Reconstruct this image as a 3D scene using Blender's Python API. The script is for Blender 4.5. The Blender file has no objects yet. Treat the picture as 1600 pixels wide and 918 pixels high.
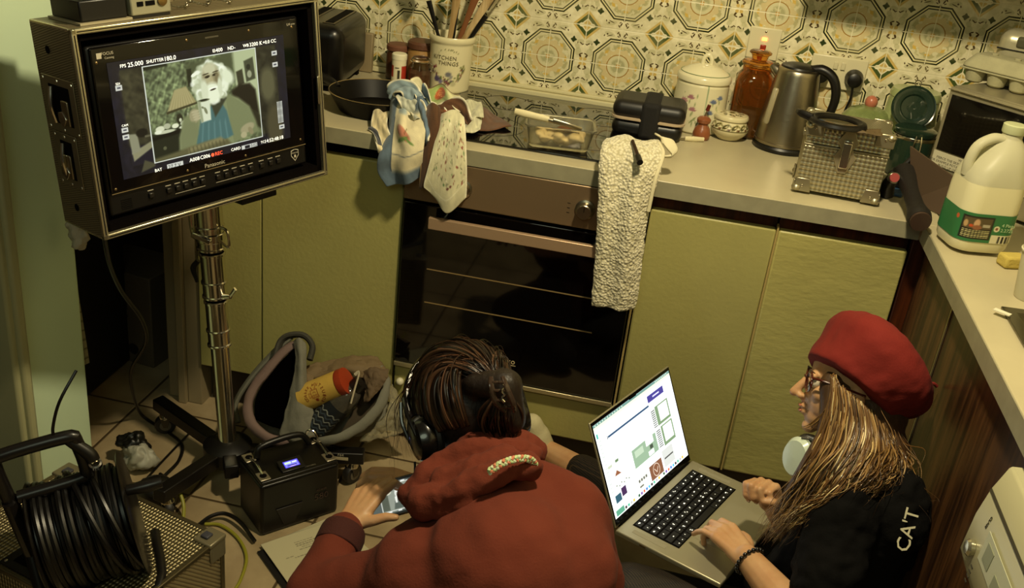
import bpy, math, random
import numpy as np
from mathutils import Matrix, Vector, noise

# ------------------------------------------------------------------ camera, world, lights, exposure
scene = bpy.context.scene
C = scene.collection
FPX = 1559.0                                  # focal length in pixels of a 1600 px wide frame
CAM = Vector((0.6351, -2.2577, 1.6194))
FW = Vector((-0.13235271, 0.89485256, -0.42628824))
RT = Vector((0.97507812, 0.19480186, 0.10618334))
UP = Vector((-0.17806018, 0.40161068, 0.8983337))
cd = bpy.data.cameras.new('camera')
cam = bpy.data.objects.new('camera', cd)
C.objects.link(cam)
cd.sensor_width = 36.0
cd.lens = FPX / 1600.0 * 36.0
cd.clip_start = 0.02
cam.matrix_world = Matrix(((RT.x, UP.x, -FW.x, CAM.x), (RT.y, UP.y, -FW.y, CAM.y), (RT.z, UP.z, -FW.z, CAM.z), (0, 0, 0, 1)))
scene.camera = cam
scene.view_settings.view_transform = 'Standard'
scene.view_settings.look = 'None'
scene.view_settings.gamma = 1.0
scene.view_settings.use_curve_mapping = False
scene.view_settings.exposure = 0.0

world = bpy.data.worlds.new('world')
scene.world = world
world.use_nodes = True
world.node_tree.nodes['Background'].inputs[0].default_value = (1.0, 0.86, 0.50, 1)
world.node_tree.nodes['Background'].inputs[1].default_value = 0.025

def lamp(name, kind, loc, power, col, size=0.1, target=None, spread=None):
    l = bpy.data.lights.new(name, kind)
    l.energy = power
    l.color = col
    if kind == 'AREA':
        l.shape = 'DISK'
        l.size = size
        if spread: l.spread = spread
    else:
        l.shadow_soft_size = size
    o = bpy.data.objects.new(name, l)
    C.objects.link(o)
    o.location = loc
    if target:
        o.rotation_euler = (Vector(target) - Vector(loc)).to_track_quat('-Z', 'Y').to_euler()
    return o

lamp('ceiling_lamp', 'POINT', (0.74, -0.80, 2.24), 122, (1.0, 0.85, 0.53), 0.06)
lamp('added_fill', 'AREA', (0.3, -2.9, 2.4), 8.5, (0.88, 1.0, 0.72), 0.9, (-0.3, -0.4, 0.6))  # added fill from behind the camera, brightens the pale wall end; no real lamp

# ------------------------------------------------------------------ helpers
def ray(px, py):
    return FW + RT * ((px - 800) / FPX) - UP * ((py - 459) / FPX)
def at(px, py, t):
    return CAM + ray(px, py) * t
def atZ(px, py, z):
    d = ray(px, py); return CAM + d * ((z - CAM.z) / d.z)
def atY(px, py, y):
    d = ray(px, py); return CAM + d * ((y - CAM.y) / d.y)
def atX(px, py, x):
    d = ray(px, py); return CAM + d * ((x - CAM.x) / d.x)

PI = math.pi
T = Matrix.Translation
def RZ(a): return Matrix.Rotation(math.radians(a), 4, 'Z')
def RX(a): return Matrix.Rotation(math.radians(a), 4, 'X')
def RY(a): return Matrix.Rotation(math.radians(a), 4, 'Y')
def fm(o, x, y):
    x = Vector(x).normalized(); y = Vector(y); z = x.cross(y).normalized(); y = z.cross(x)
    return Matrix(((x.x, y.x, z.x, o[0]), (x.y, y.y, z.y, o[1]), (x.z, y.z, z.z, o[2]), (0, 0, 0, 1)))

def lin(c):
    if isinstance(c, str):
        c = tuple(int(c[i:i + 2], 16) for i in (0, 2, 4))
    return tuple(((v / 255) / 12.92 if v / 255 <= .04045 else ((v / 255 + .055) / 1.055) ** 2.4) for v in c) + (1.0,)

MATS = {}
def mat(name, col, rough=.5, metal=0, bump=0, bscale=60, var=0, vscale=8, trans=0, emit=0, ecol=None, coat=0, alpha=1, sheen=0, stretch=None, ior=1.45, bdist=.002):
    if name in MATS: return MATS[name]
    m = bpy.data.materials.new(name); MATS[name] = m
    m.use_nodes = True
    nt = m.node_tree; b = nt.nodes['Principled BSDF']
    c = lin(col)
    b.inputs['Base Color'].default_value = c
    b.inputs['Roughness'].default_value = rough
    b.inputs['Metallic'].default_value = metal
    b.inputs['IOR'].default_value = ior
    b.inputs['Transmission Weight'].default_value = trans
    b.inputs['Coat Weight'].default_value = coat
    b.inputs['Alpha'].default_value = alpha
    b.inputs['Sheen Weight'].default_value = sheen
    if emit:
        b.inputs['Emission Color'].default_value = lin(ecol or col)
        b.inputs['Emission Strength'].default_value = emit
    if bump or var:
        tc = nt.nodes.new('ShaderNodeTexCoord'); mp = nt.nodes.new('ShaderNodeMapping')
        nt.links.new(tc.outputs['Object'], mp.inputs[0])
        if stretch: mp.inputs['Scale'].default_value = stretch
        if bump:
            n = nt.nodes.new('ShaderNodeTexNoise'); n.inputs['Scale'].default_value = bscale; n.inputs['Detail'].default_value = 4
            nt.links.new(mp.outputs[0], n.inputs['Vector'])
            bp = nt.nodes.new('ShaderNodeBump'); bp.inputs['Strength'].default_value = bump; bp.inputs['Distance'].default_value = bdist
            nt.links.new(n.outputs[0], bp.inputs['Height']); nt.links.new(bp.outputs[0], b.inputs['Normal'])
        if var:
            n = nt.nodes.new('ShaderNodeTexNoise'); n.inputs['Scale'].default_value = vscale; n.inputs['Detail'].default_value = 5
            nt.links.new(mp.outputs[0], n.inputs['Vector'])
            r = nt.nodes.new('ShaderNodeMapRange'); r.inputs[1].default_value = .3; r.inputs[2].default_value = .7
            r.inputs[3].default_value = 1 - var; r.inputs[4].default_value = 1 + var * .6
            nt.links.new(n.outputs[0], r.inputs[0])
            x = nt.nodes.new('ShaderNodeVectorMath'); x.operation = 'SCALE'
            x.inputs[0].default_value = c[:3]; nt.links.new(r.outputs[0], x.inputs['Scale'])
            nt.links.new(x.outputs[0], b.inputs['Base Color'])
    return m

class N:                                      # tiny arithmetic language for shader nodes
    nt = None
    def __init__(s, k): s.k = k
    @staticmethod
    def op(o, *a):
        n = N.nt.nodes.new('ShaderNodeMath'); n.operation = o
        for i, x in enumerate(a):
            if isinstance(x, N): N.nt.links.new(x.k, n.inputs[i])
            else: n.inputs[i].default_value = float(x)
        return N(n.outputs[0])
    def __add__(s, o): return N.op('ADD', s, o)
    def __sub__(s, o): return N.op('SUBTRACT', s, o)
    def __rsub__(s, o): return N.op('SUBTRACT', o, s)
    def __mul__(s, o): return N.op('MULTIPLY', s, o)
    def __truediv__(s, o): return N.op('DIVIDE', s, o)
    __radd__ = __add__; __rmul__ = __mul__
    def abs(s): return N.op('ABSOLUTE', s)
    def fract(s): return N.op('FRACT', s)
    def max(s, o): return N.op('MAXIMUM', s, o)
    def min(s, o): return N.op('MINIMUM', s, o)
    def sin(s): return N.op('SINE', s)
    def sqrt(s): return N.op('SQRT', s)
    def below(s, v, e=.004):                  # 1 where s < v, soft edge e
        n = N.nt.nodes.new('ShaderNodeMath'); n.operation = 'MULTIPLY_ADD'; n.use_clamp = True
        N.nt.links.new(s.k, n.inputs[0]); n.inputs[1].default_value = -1 / e; n.inputs[2].default_value = v / e + .5
        return N(n.outputs[0])
    def band(s, a, b, e=.004): return s.below(b, e) * (1 - s.below(a, e))
def mixc(f, a, b):
    n = N.nt.nodes.new('ShaderNodeMix'); n.data_type = 'RGBA'
    N.nt.links.new(f.k, n.inputs[0])
    for i, x in ((6, a), (7, b)):
        if isinstance(x, N): N.nt.links.new(x.k, n.inputs[i])
        else: n.inputs[i].default_value = x if len(x) == 4 else lin(x)
    return N(n.outputs[2])
def nmat(name, rough=.5, metal=0, **kw):
    m = mat(name, '888888', rough, metal, **kw); N.nt = m.node_tree
    tc = N.nt.nodes.new('ShaderNodeTexCoord'); sp = N.nt.nodes.new('ShaderNodeSeparateXYZ')
    N.nt.links.new(tc.outputs['Object'], sp.inputs[0])
    return m, N.nt.nodes['Principled BSDF'], N(sp.outputs[0]), N(sp.outputs[1]), N(sp.outputs[2]), tc.outputs['Object']
def nnoise(vec, scale, detail=3, comb=None):
    n = N.nt.nodes.new('ShaderNodeTexNoise'); n.inputs['Scale'].default_value = scale; n.inputs['Detail'].default_value = detail
    N.nt.links.new(vec, n.inputs['Vector']); return N(n.outputs[0])
def ncomb(x, y, z):
    n = N.nt.nodes.new('ShaderNodeCombineXYZ')
    for i, q in enumerate((x, y, z)):
        if isinstance(q, N): N.nt.links.new(q.k, n.inputs[i])
        else: n.inputs[i].default_value = q
    return n.outputs[0]
def setc(b, c): N.nt.links.new(c.k, b.inputs['Base Color'])
def setbump(b, h, strength=.5, dist=.002):
    bp = N.nt.nodes.new('ShaderNodeBump'); bp.inputs['Strength'].default_value = strength; bp.inputs['Distance'].default_value = dist
    N.nt.links.new(h.k, bp.inputs['Height']); N.nt.links.new(bp.outputs[0], b.inputs['Normal'])

def circ(n, r=1.0, a0=0): return [(r * math.cos(a0 + 2 * PI * i / n), r * math.sin(a0 + 2 * PI * i / n)) for i in range(n)]
def catmull(pts, n=6, closed=False):
    P = [Vector(p) for p in pts]; out = []
    m = len(P)
    for i in range(m if closed else m - 1):
        p0 = P[(i - 1) % m] if closed or i > 0 else P[0] * 2 - P[1]
        p1 = P[i]; p2 = P[(i + 1) % m]
        p3 = P[(i + 2) % m] if closed or i + 2 < m else P[-1] * 2 - P[-2]
        for k in range(n):
            t = k / n
            out.append(0.5 * ((2 * p1) + (p2 - p0) * t + (2 * p0 - 5 * p1 + 4 * p2 - p3) * t * t + (3 * p1 - p0 - 3 * p2 + p3) * t ** 3))
    if not closed: out.append(P[-1])
    return out

class MB:
    def __init__(s): s.v = []; s.f = []
    def add(s, v, f, M=None):
        k = len(s.v)
        s.v += [(M @ Vector(p)) if M is not None else Vector(p) for p in v]
        s.f += [tuple(i + k for i in q) for q in f]
        return s
    def box(s, c, d, M=None, taper=1.0):
        x, y, z = (q / 2 for q in d); t = taper
        v = [(c[0] + a * x * (t if e > 0 else 1), c[1] + b * y * (t if e > 0 else 1), c[2] + e * z) for a in (-1, 1) for b in (-1, 1) for e in (-1, 1)]
        return s.add(v, [(0, 1, 3, 2), (4, 6, 7, 5), (0, 4, 5, 1), (2, 3, 7, 6), (0, 2, 6, 4), (1, 5, 7, 3)], M)
    def bb(s, x0, x1, y0, y1, z0, z1, M=None):
        return s.box(((x0 + x1) / 2, (y0 + y1) / 2, (z0 + z1) / 2), (x1 - x0, y1 - y0, z1 - z0), M)
    def rings(s, R, closed_u=True, cap=True, loop=False, M=None):
        n = len(R[0]); v = [p for r in R for p in r]; f = []
        m = len(R)
        for i in range(m if loop else m - 1):
            a = i * n; b = ((i + 1) % m) * n
            for j in range(n if closed_u else n - 1):
                k = (j + 1) % n
                f.append((a + j, a + k, b + k, b + j))
        if cap and closed_u and not loop:
            f.append(tuple(range(n - 1, -1, -1))); f.append(tuple((m - 1) * n + j for j in range(n)))
        return s.add(v, f, M)
    def lathe(s, prof, n=32, M=None, cap=True, sx=1, sy=1):
        return s.rings([[(r * sx * math.cos(2 * PI * j / n), r * sy * math.sin(2 * PI * j / n), z) for j in range(n)] for r, z in prof], True, cap, False, M)
    def tube(s, pts, r, n=8, M=None, closed=False, flat=None, smooth=0):
        P = [Vector(p) for p in pts]
        if smooth:
            if hasattr(r, '__len__'):
                Q = catmull([(a.x, a.y, a.z) for a in P], smooth, closed)
                rr = []
                for i in range(len(P) - 1):
                    for k in range(smooth): rr.append(r[i] + (r[i + 1] - r[i]) * k / smooth)
                rr.append(r[-1]); r = rr; P = Q
            else: P = catmull(P, smooth, closed)
        m = len(P); R = []
        up = None
        for i in range(m):
            if closed: t = P[(i + 1) % m] - P[i - 1]
            else: t = P[min(i + 1, m - 1)] - P[max(i - 1, 0)]
            if t.length < 1e-9: t = Vector((0, 0, 1))
            t.normalize()
            if up is None: up = Vector((0, 0, 1)) if abs(t.z) < .9 else Vector((1, 0, 0))
            a = up - t * up.dot(t)
            if a.length < 1e-6: a = t.orthogonal()
            a.normalize(); up = a; b = t.cross(a)
            q = r[i] if hasattr(r, '__len__') else r
            fl = flat if flat else 1
            R.append([P[i] + a * (q * math.cos(2 * PI * j / n)) + b * (q * fl * math.sin(2 * PI * j / n)) for j in range(n)])
        return s.rings(R, True, not closed, closed, M)
    def cyl(s, p0, p1, r0, r1=None, n=20, M=None):
        return s.tube([p0, p1], [r0, r0 if r1 is None else r1], n, M)
    def prism(s, poly, z0, z1, M=None):
        n = len(poly)
        return s.rings([[(p[0], p[1], z0) for p in poly], [(p[0], p[1], z1) for p in poly]], True, True, False, M)
    def grid(s, fn, nu, nv, M=None, uv=True):
        v = [fn(i / (nu - 1), j / (nv - 1)) for j in range(nv) for i in range(nu)]
        return s.add(v, [(j * nu + i, j * nu + i + 1, (j + 1) * nu + i + 1, (j + 1) * nu + i) for j in range(nv - 1) for i in range(nu - 1)], M)
    def ball(s, c, r, n=16, M=None, R=None):
        if not hasattr(r, '__len__'): r = (r, r, r)
        A = T(c) @ (R if R is not None else Matrix()) @ Matrix.Diagonal((*r, 1))
        if M is not None: A = M @ A
        k = n // 2
        prof = [(math.sin(PI * i / k), -math.cos(PI * i / k)) for i in range(k + 1)]
        prof[0] = (.001, -1); prof[-1] = (.001, 1)
        return s.lathe(prof, n, A)
    def cap(s, p0, p1, r0, r1, n=14, M=None):  # capsule with tapered radii
        p0 = Vector(p0); p1 = Vector(p1)
        s.ball(p0, r0, n, M); s.ball(p1, r1, n, M); return s.tube([p0, p1], [r0, r1], n, M)
    def chain(s, pts, rr, n=14, M=None):
        for i in range(len(pts) - 1): s.cap(pts[i], pts[i + 1], rr[i], rr[i + 1], n, M)
        return s
    def build(s, name, m, parent=None, smooth=True, angle=35, bevel=0, bseg=2, sub=0, voxel=0, sm=0, solid=0, disp=None, M=None, label=None):
        me = bpy.data.meshes.new(name)
        me.from_pydata([tuple(p) for p in s.v], [], s.f)
        me.validate(); me.update()
        o = bpy.data.objects.new(name, me); C.objects.link(o)
        if m: me.materials.append(m)
        if M is not None: o.matrix_local = M
        if smooth:
            me.polygons.foreach_set('use_smooth', [True] * len(me.polygons))
            if angle and not voxel: me.set_sharp_from_angle(angle=math.radians(angle))
        if not voxel and not solid:
            import bmesh
            bm = bmesh.new(); bm.from_mesh(me); bmesh.ops.recalc_face_normals(bm, faces=bm.faces); bm.to_mesh(me); bm.free()
        if solid:
            q = o.modifiers.new('solid', 'SOLIDIFY'); q.thickness = solid; q.offset = 0
        if bevel:
            q = o.modifiers.new('bevel', 'BEVEL'); q.width = bevel; q.segments = bseg; q.limit_method = 'ANGLE'; q.angle_limit = math.radians(40)
            q.harden_normals = False
        if voxel:
            q = o.modifiers.new('remesh', 'REMESH'); q.mode = 'VOXEL'; q.voxel_size = voxel; q.use_smooth_shade = True
        if sm:
            q = o.modifiers.new('smooth', 'SMOOTH'); q.iterations = sm; q.factor = .5
        if sub:
            q = o.modifiers.new('sub', 'SUBSURF'); q.levels = sub; q.render_levels = sub
        if disp:
            for i, (size, st) in enumerate(disp):
                tx = bpy.data.textures.new(name + '_folds%d' % i, 'CLOUDS'); tx.noise_scale = size; tx.noise_depth = 2
                q = o.modifiers.new('disp%d' % i, 'DISPLACE'); q.texture = tx; q.strength = st; q.mid_level = .5
        if parent is not None: o.parent = parent
        if label: o['label'] = label
        return o

def tag(o, label, cat, group=None, kind=None):
    if label: o['label'] = label
    if cat: o['category'] = cat
    if group: o['group'] = group
    if kind: o['kind'] = kind
    return o
def thing(name, label, cat, loc=(0, 0, 0), rz=0, group=None, M=None):
    o = bpy.data.objects.new(name, None); C.objects.link(o); o.empty_display_size = .05
    if M is not None: o.matrix_world = M
    else: o.matrix_world = T(Vector(loc)) @ RZ(rz)
    return tag(o, label, cat, group)
def struct(mb, name, m, label=None, **k):
    o = mb.build(name, m, **k); o['kind'] = 'structure'
    if label: o['label'] = label
    return o
def text(name, s, size, M, m, parent=None, depth=.0004, align='CENTER', sx=1, space=1):
    cu = bpy.data.curves.new(name, 'FONT'); cu.body = s; cu.size = size; cu.extrude = depth; cu.align_x = align; cu.align_y = 'CENTER'
    cu.space_character = space; cu.resolution_u = 2
    o = bpy.data.objects.new(name, cu); C.objects.link(o)
    bpy.context.view_layer.update()
    me = bpy.data.meshes.new_from_object(o.evaluated_get(bpy.context.evaluated_depsgraph_get()))
    bpy.data.objects.remove(o); bpy.data.curves.remove(cu)
    me.name = name
    me.transform(M @ Matrix.Diagonal((sx, 1, 1, 1)))
    me.materials.clear(); me.materials.append(m)
    o = bpy.data.objects.new(name, me); C.objects.link(o)
    if parent is not None: o.parent = parent
    return o
def copy_tree(o, M=None, parent=None):
    c = o.copy(); C.objects.link(c); c.parent = parent
    if M is not None: c.matrix_world = M
    for ch in [x for x in o.children]: copy_tree(ch, None, c)
    return c
def hbox(name, m, x0, x1, y0, y1, z0, z1, parent=None, bevel=.002, **k):
    return MB().bb(x0, x1, y0, y1, z0, z1).build(name, m, parent, bevel=bevel, **k)
# ------------------------------------------------------------------ materials of the room
BLACK = mat('black_plastic', '0f0d0b', .38)
MATTE = mat('matte_black', '0b0908', .8, ior=1.15)
CHROME = mat('chrome', 'e0dacb', .18, 1)
STEEL = mat('brushed_steel', 'a39a86', .3, 1, bump=.12, bscale=40, stretch=(1, 1, 30))
GREEN = mat('olive_laminate', 'a59e60', .42, bump=.35, bscale=90, var=.10, vscale=3)
GREENC = mat('crackled_olive_laminate', 'a8a060', .38, bump=.55, bscale=38, var=.10, vscale=5, bdist=.003, stretch=(1, 1, 2.2))
WORKTOP = mat('beige_laminate', 'b7ad8c', .32, bump=.04, bscale=120, var=.08, vscale=7)
WHITEP = mat('white_gloss_paint', 'c2d6b8', .35, bump=.1, bscale=12)  # white paint with the greenish tint of a cooler light put into its colour
CREAM = mat('cream_plastic', 'c9c2a0', .4)

m, b, x, y, z, vec = nmat('patterned_tile', .22)
p_ = 0.2049
u = ((x - 0.4354) / p_ + 100.5).fract() - .5
v = ((z - 1.0169) / p_ + 100.5).fract() - .5
a = u.abs(); bb = v.abs()
r = (a * a + bb * bb).sqrt()
octd = a.max(bb).max((a + bb) * .7071)
n1 = nnoise(vec, 60, 4); n2 = nnoise(vec, 14, 3)
col = mixc(n1.below(.5, .3), 'e2dab8', 'cfc7a2')
def ell(ca, cb, ra, rb, ang=0, A=a, B=bb):
    c, s = math.cos(math.radians(ang)), math.sin(math.radians(ang))
    X = ((A - ca) * c + (B - cb) * s) / ra; Y = ((B - cb) * c - (A - ca) * s) / rb
    return (X * X + Y * Y).below(1, .25)
OL = '8b8a5c'; DG = '2f3a1c'; YE = 'c6aa62'; BR = '4e3d20'
wob = nnoise(vec, 110, 2)
# pale grey-green leaf shapes of the print
for e in [(.42, .13, .045, .055, 0), (.17, .425, .075, .03, 15), (.40, .20, .03, .04, 40), (.44, .27, .05, .03, 0)]:
    col = mixc(ell(*e) * .55, col, 'a9a57c')
# curls
for e in [(.455, .075, .014, .028, 30), (.47, .105, .022, .009, 20), (.45, .245, .026, .008, -35), (.475, .235, .018, .007, 30),
          (.035, .43, .010, .028, -25), (.06, .455, .009, .022, 35), (.05, .405, .018, .007, 30), (.17, .405, .045, .006, -20), (.205, .425, .012, .012, 0),
          (.40, .25, .006, .016, 0), (.245, .4, .008, .015, 20)]:
    col = mixc(ell(*e), col, BR)
for e in [(.475, .035, .028, .022, 0)]: col = mixc(ell(*e), col, YE)
# dark green stars
sa = (a - .338) / .046; sb = (bb - .287) / .046
sr = (sa * sa + sb * sb).sqrt()
st = sr + (sa.abs().min(sb.abs())) * .9
col = mixc((st + wob * .6 - .3).below(1.05, .2), col, DG)
# diamond
dd = (.5 - a) + (.5 - bb)
col = mixc(dd.below(.205, .006), col, YE)
col = mixc(dd.band(.095, .162, .006), col, '46542a')
col = mixc(dd.band(.075, .097, .006), col, 'e2dab8')
col = mixc(((.5 - bb) - .012 + ((.5 - a) * 60).sin() * .008).abs().below(.008, .006) * dd.below(.12), col, 'e8e0c0')
# octagon
col = mixc(octd.below(.375, .004), col, 'd9cf9e')
col = mixc(octd.band(.350, .370, .003), col, '141d0c')
col = mixc(octd.band(.316, .333, .003), col, '141d0c')
col = mixc(octd.below(.318, .004), col, 'd2cba6')
col = mixc((a.min(bb) * 2.0 + (a.max(bb) - .37)).below(.035, .006) * octd.band(.366, .42, .004), col, BR)
blot = nnoise(vec, 75, 3)
ang = N.op('ARCTAN2', u, v)
pet = (ang * 12).sin()
col = mixc(r.band(.20, .30, .02) * (blot + pet * .07).below(.52, .1), col, 'aca67a')
col = mixc((r + pet * .018 + wob * .03 - .015).band(.155, .235, .008), col, 'cab98a')
col = mixc(((ang * 4).sin().abs() * .04 + (r - .255).abs()).below(.025, .01), col, 'c9a850')
col = mixc(r.below(.16, .006), col, 'c9c39c')
col = mixc(r.below(.10, .03) * blot.below(.55, .1), col, 'a5a27a')
col = mixc(r.band(.148, .162, .004), col, '9c7838')
col = mixc(r.below(.03, .01), col, 'b98f48')
# joints
joint = a.min(bb).min((.5 - a).min(.5 - bb))
col = mixc(joint.below(.006, .004), col, 'ddd6b4')
col = mixc(n2.below(.42, .3) * .35, col, 'a39a70')
setc(b, col)
setbump(b, (1 - joint.below(.008, .006)) + n2 * .25, .35, .0015)
TILE = m

m, b, x, y, z, vec = nmat('beige_floor_tile', .34)
fx = (x / .33 + 100.22).fract(); fy = (y / .33 + 100.1).fract()
j = fx.min(1 - fx).min(fy.min(1 - fy))
nn = nnoise(vec, 9, 5)
col = mixc(nn.below(.5, .3), 'a89573', '8f7d5e')
col = mixc(j.below(.011, .006), col, '4a3c28')
setc(b, col); setbump(b, (1 - j.below(.014, .01)) + nn * .2, .5, .002)
FLOOR = m

def woodmat(name, c1, c2, axis='z', scale=22, rough=.35):
    m, b, x, y, z, vec = nmat(name, rough)
    w = {'z': ncomb(x * scale, y * scale, z * 1.2), 'x': ncomb(x * 1.2, y * scale, z * scale), 'y': ncomb(x * scale, y * 1.2, z * scale)}[axis]
    n = nnoise(w, 2.2, 6); n2 = nnoise(w, 8, 3)
    c = mixc(n.below(.5, .25), c1, c2)
    c = mixc(n2.below(.42, .12) * .6, c, c1)
    setc(b, c); setbump(b, n, .15, .001)
    return m
DARKWOOD = woodmat('dark_walnut_veneer', '2a1a10', '5a3c22')
REDWOOD = woodmat('mahogany_strip', '2c1309', '55280f')
PALEWOOD = woodmat('pale_wood', '9b7f52', 'c9b083')

# ------------------------------------------------------------------ the setting
struct(MB().bb(-2.6, 2.4, -3.4, 1.2, -.05, 0), 'floor', FLOOR, 'beige ceramic floor tiles with dark joints')
struct(MB().bb(-.66, 1.9, .626, .72, 0, 2.5), 'wall_back', TILE, 'wall of cream tiles with green octagons and yellow diamonds')
struct(MB().bb(1.86, 1.96, -3.4, .72, 0, 2.5), 'wall_right', mat('right_wall_paint', 'b9b28f', .7))
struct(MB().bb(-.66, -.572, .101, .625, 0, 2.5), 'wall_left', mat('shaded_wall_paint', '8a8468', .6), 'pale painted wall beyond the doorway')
struct(MB().bb(-.76, -.64, -.605, -.405, 0, 2.5), 'wall_left_pier', WHITEP, 'pale wall end beside the doorway, greenish light put into its paint')
mb = MB().bb(-.76, -.625, -.66, -.605, 0, 2.5).bb(-.76, -.615, -.645, -.62, 0, 2.5)
struct(mb, 'trim_1', mat('yellowed_gloss_paint', '9c9a76', .35, bump=.15, bscale=20), 'moulded architrave on the pale wall end', bevel=.006)
struct(MB().bb(-.74, -.644, -.405, -.392, 0, 2.5), 'trim_2', WHITEP, bevel=.003)
mb = MB().bb(-.678, -.568, .045, .10, 0, 2.5).bb(-.636, -.612, .018, .05, 0, 2.5).bb(-.612, -.568, .030, .05, 0, 2.5)
struct(mb, 'trim_3', mat('dull_cream_paint', '8f8163', .45, bump=.3, bscale=25), 'scuffed cream door frame beside the green cupboard', bevel=.003)
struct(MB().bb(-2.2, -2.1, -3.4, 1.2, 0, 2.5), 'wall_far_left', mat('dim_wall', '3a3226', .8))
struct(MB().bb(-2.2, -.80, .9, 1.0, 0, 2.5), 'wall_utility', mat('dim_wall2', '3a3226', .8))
struct(MB().bb(-.74, -.70, -1.75, -.66, 0, 2.1), 'door_1', mat('dark_door_paint', '2a1c12', .6), 'dark door left of the pale wall end', bevel=.003)
struct(MB().bb(-.57, 1.86, .599, .626, .9005, .916).bb(-.57, 1.86, .610, .626, .916, .926), 'trim_4', mat('cream_sealing_strip', 'c9c199', .3), 'cream sealing strip between worktop and tiles', bevel=.003)

# ------------------------------------------------------------------ fitted units
plinth = mat('dark_plinth', '3a2e1c', .7)
t = thing('base_cabinet', 'olive green cupboard under the left end of the worktop, behind the monitor stand', 'cupboard', (-.3, .3, 0))
def loc(o, t): o.matrix_local = t.matrix_world.inverted() @ o.matrix_world if False else o.matrix_local; return o
W = t.matrix_world.inverted()
def wb(name, m, x0, x1, y0, y1, z0, z1, t, bevel=.002, **k):      # box given in world coordinates, parented to thing t
    L = t.matrix_world.translation
    return MB().bb(x0 - L.x, x1 - L.x, y0 - L.y, y1 - L.y, z0 - L.z, z1 - L.z).build(name, m, t, bevel=bevel, **k)
wb('carcass', MATTE, -.562, -.004, .042, .59, .14, .855, t)
wb('filler_panel', GREEN, -.564, -.382, .022, .042, .14, .826, t)
wb('door', GREEN, -.380, -.004, .020, .042, .14, .826, t, bevel=.004)
wb('plinth', plinth, -.56, -.004, .08, .10, 0, .14, t)

t = thing('oven', 'built-in electric oven with black glass door and steel fascia', 'oven', (.3, .3, 0))
wb('body', MATTE, .002, .596, .045, .58, .277, .858, t)
FASC = mat('brown_steel', '8a7458', .38, .6, bump=.08, bscale=30, stretch=(30, 1, 1))
wb('fascia', FASC, .002, .596, .0, .045, .749, .858, t, bevel=.003)
dr = wb('door', mat('black_glass', '070505', .06, coat=.5), .004, .594, .004, .043, .287, .741, t, bevel=.003)
wb('door_trim', mat('pale_steel_trim', 'b7ab86', .3, .7), .004, .594, .002, .043, .272, .284, t, bevel=.001)
L = t.matrix_world.translation
hb = MB(); hb.bb(.08 - L.x, .52 - L.x, -.042 - L.y, -.028 - L.y, .696 - L.z, .726 - L.z)
h = hb.build('handle', mat('handle_steel', 'b89a7c', .4, .5, bump=.05, bscale=30, stretch=(30, 1, 1)), t, bevel=.002)
q = MB()
for xx in (.11, .49): q.cyl((xx - L.x, -.03 - L.y, .711), (xx - L.x, .006 - L.y, .711), .008)
q.build('handle_bracket', STEEL, t)
def knob(xx, zz, t):
    k = MB().lathe([(.024, 0), (.024, .004), (.019, .006), (.018, .024), (.016, .026)], 32, T((xx - L.x, .0 - L.y, zz)) @ RX(90)).build('knob', STEEL, t)
    MB().box((xx - L.x, -.0265 - L.y, zz + .007), (.0015, .002, .012)).build('pointer', MATTE, k)
    return k
knob(.453, .80, t); knob(.15, .80, t)
RACK = mat('rack_wire', 'b59a6a', .35, .6, emit=0)
q = MB()
for zz in (.475, .569):
    q.bb(.075 - L.x, .515 - L.x, .0025 - L.y, .0038 - L.y, zz - .0013, zz + .0013)
q.build('rack_line', RACK, t)
q = MB()
for i in range(6): q.box((.413 + (i % 2) * .085 - L.x, -.0002 - L.y, .785 + (i // 2) * .012), (.007, .001, .0012))
q.build('dial_mark', BLACK, t)
text('brand_lettering', 'beko', .022, fm((.308 - L.x, .0035 - L.y, .349), (1, 0, 0), (0, 0, 1)), mat('pale_lettering', 'c9b890', .5), t)
MB().box((.314 - L.x, .0036 - L.y, .338), (.036, .001, .0012)).build('brand_underline', MATS['pale_lettering'], t)

t = thing('drawer_front', 'low olive green panel with a white knob beneath the oven', 'drawer', (.3, .02, 0))
wb('panel', GREEN, .002, .596, .02, .042, .14, .262, t, bevel=.004)
wb('plinth', plinth, .0, .60, .08, .10, 0, .14, t)
MB().ball((.022 - .3, -.008, .219), (.011, .011, .011), 16).build('knob', mat('white_knob', 'ddd6b8', .3), t)

def cupboard(x0, x1, label, GREEN=GREEN):
    t = thing('base_cabinet', label, 'cupboard', ((x0 + x1) / 2, .3, 0), group=None)
    wb('carcass', MATS['mahogany_strip'], x0 + .001, x1 - .001, .045, .59, .14, .855, t)
    wb('door', GREEN, x0 + .0015, x1 - .0015, .02, .044, .14, .822, t, bevel=.005)
    wb('plinth', plinth, x0, x1, .08, .10, 0, .14, t)
    return t
cupboard(.606, .906, 'narrow olive green cupboard right of the oven')
cupboard(.908, 1.206, 'crinkled olive green cupboard in the corner behind the red beret', GREENC)
t = thing('edge_trim', 'tan edging strip between the two narrow green cupboards', 'trim', (.907, .03, .14))
TAN = mat('tan_edging', 'a8925a', .45)
wb('strip', TAN, .9048, .9092, .0185, .043, .14, .83, t, bevel=0)
t = thing('edge_trim', 'tan edging strip down the right side of the oven', 'trim', (.602, .03, .14))
wb('strip', TAN, .5990, .6040, .0185, .043, .14, .83, t, bevel=0)
EDGE = mat('chrome_edge_strip', 'cfc39a', .25, .9)
t = thing('corner_post', 'reddish brown wooden strip in the cupboard corner', 'post', (1.225, .03, 0))
wb('board', REDWOOD, 1.209, 1.248, .022, .044, .0, .856, t)

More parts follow.
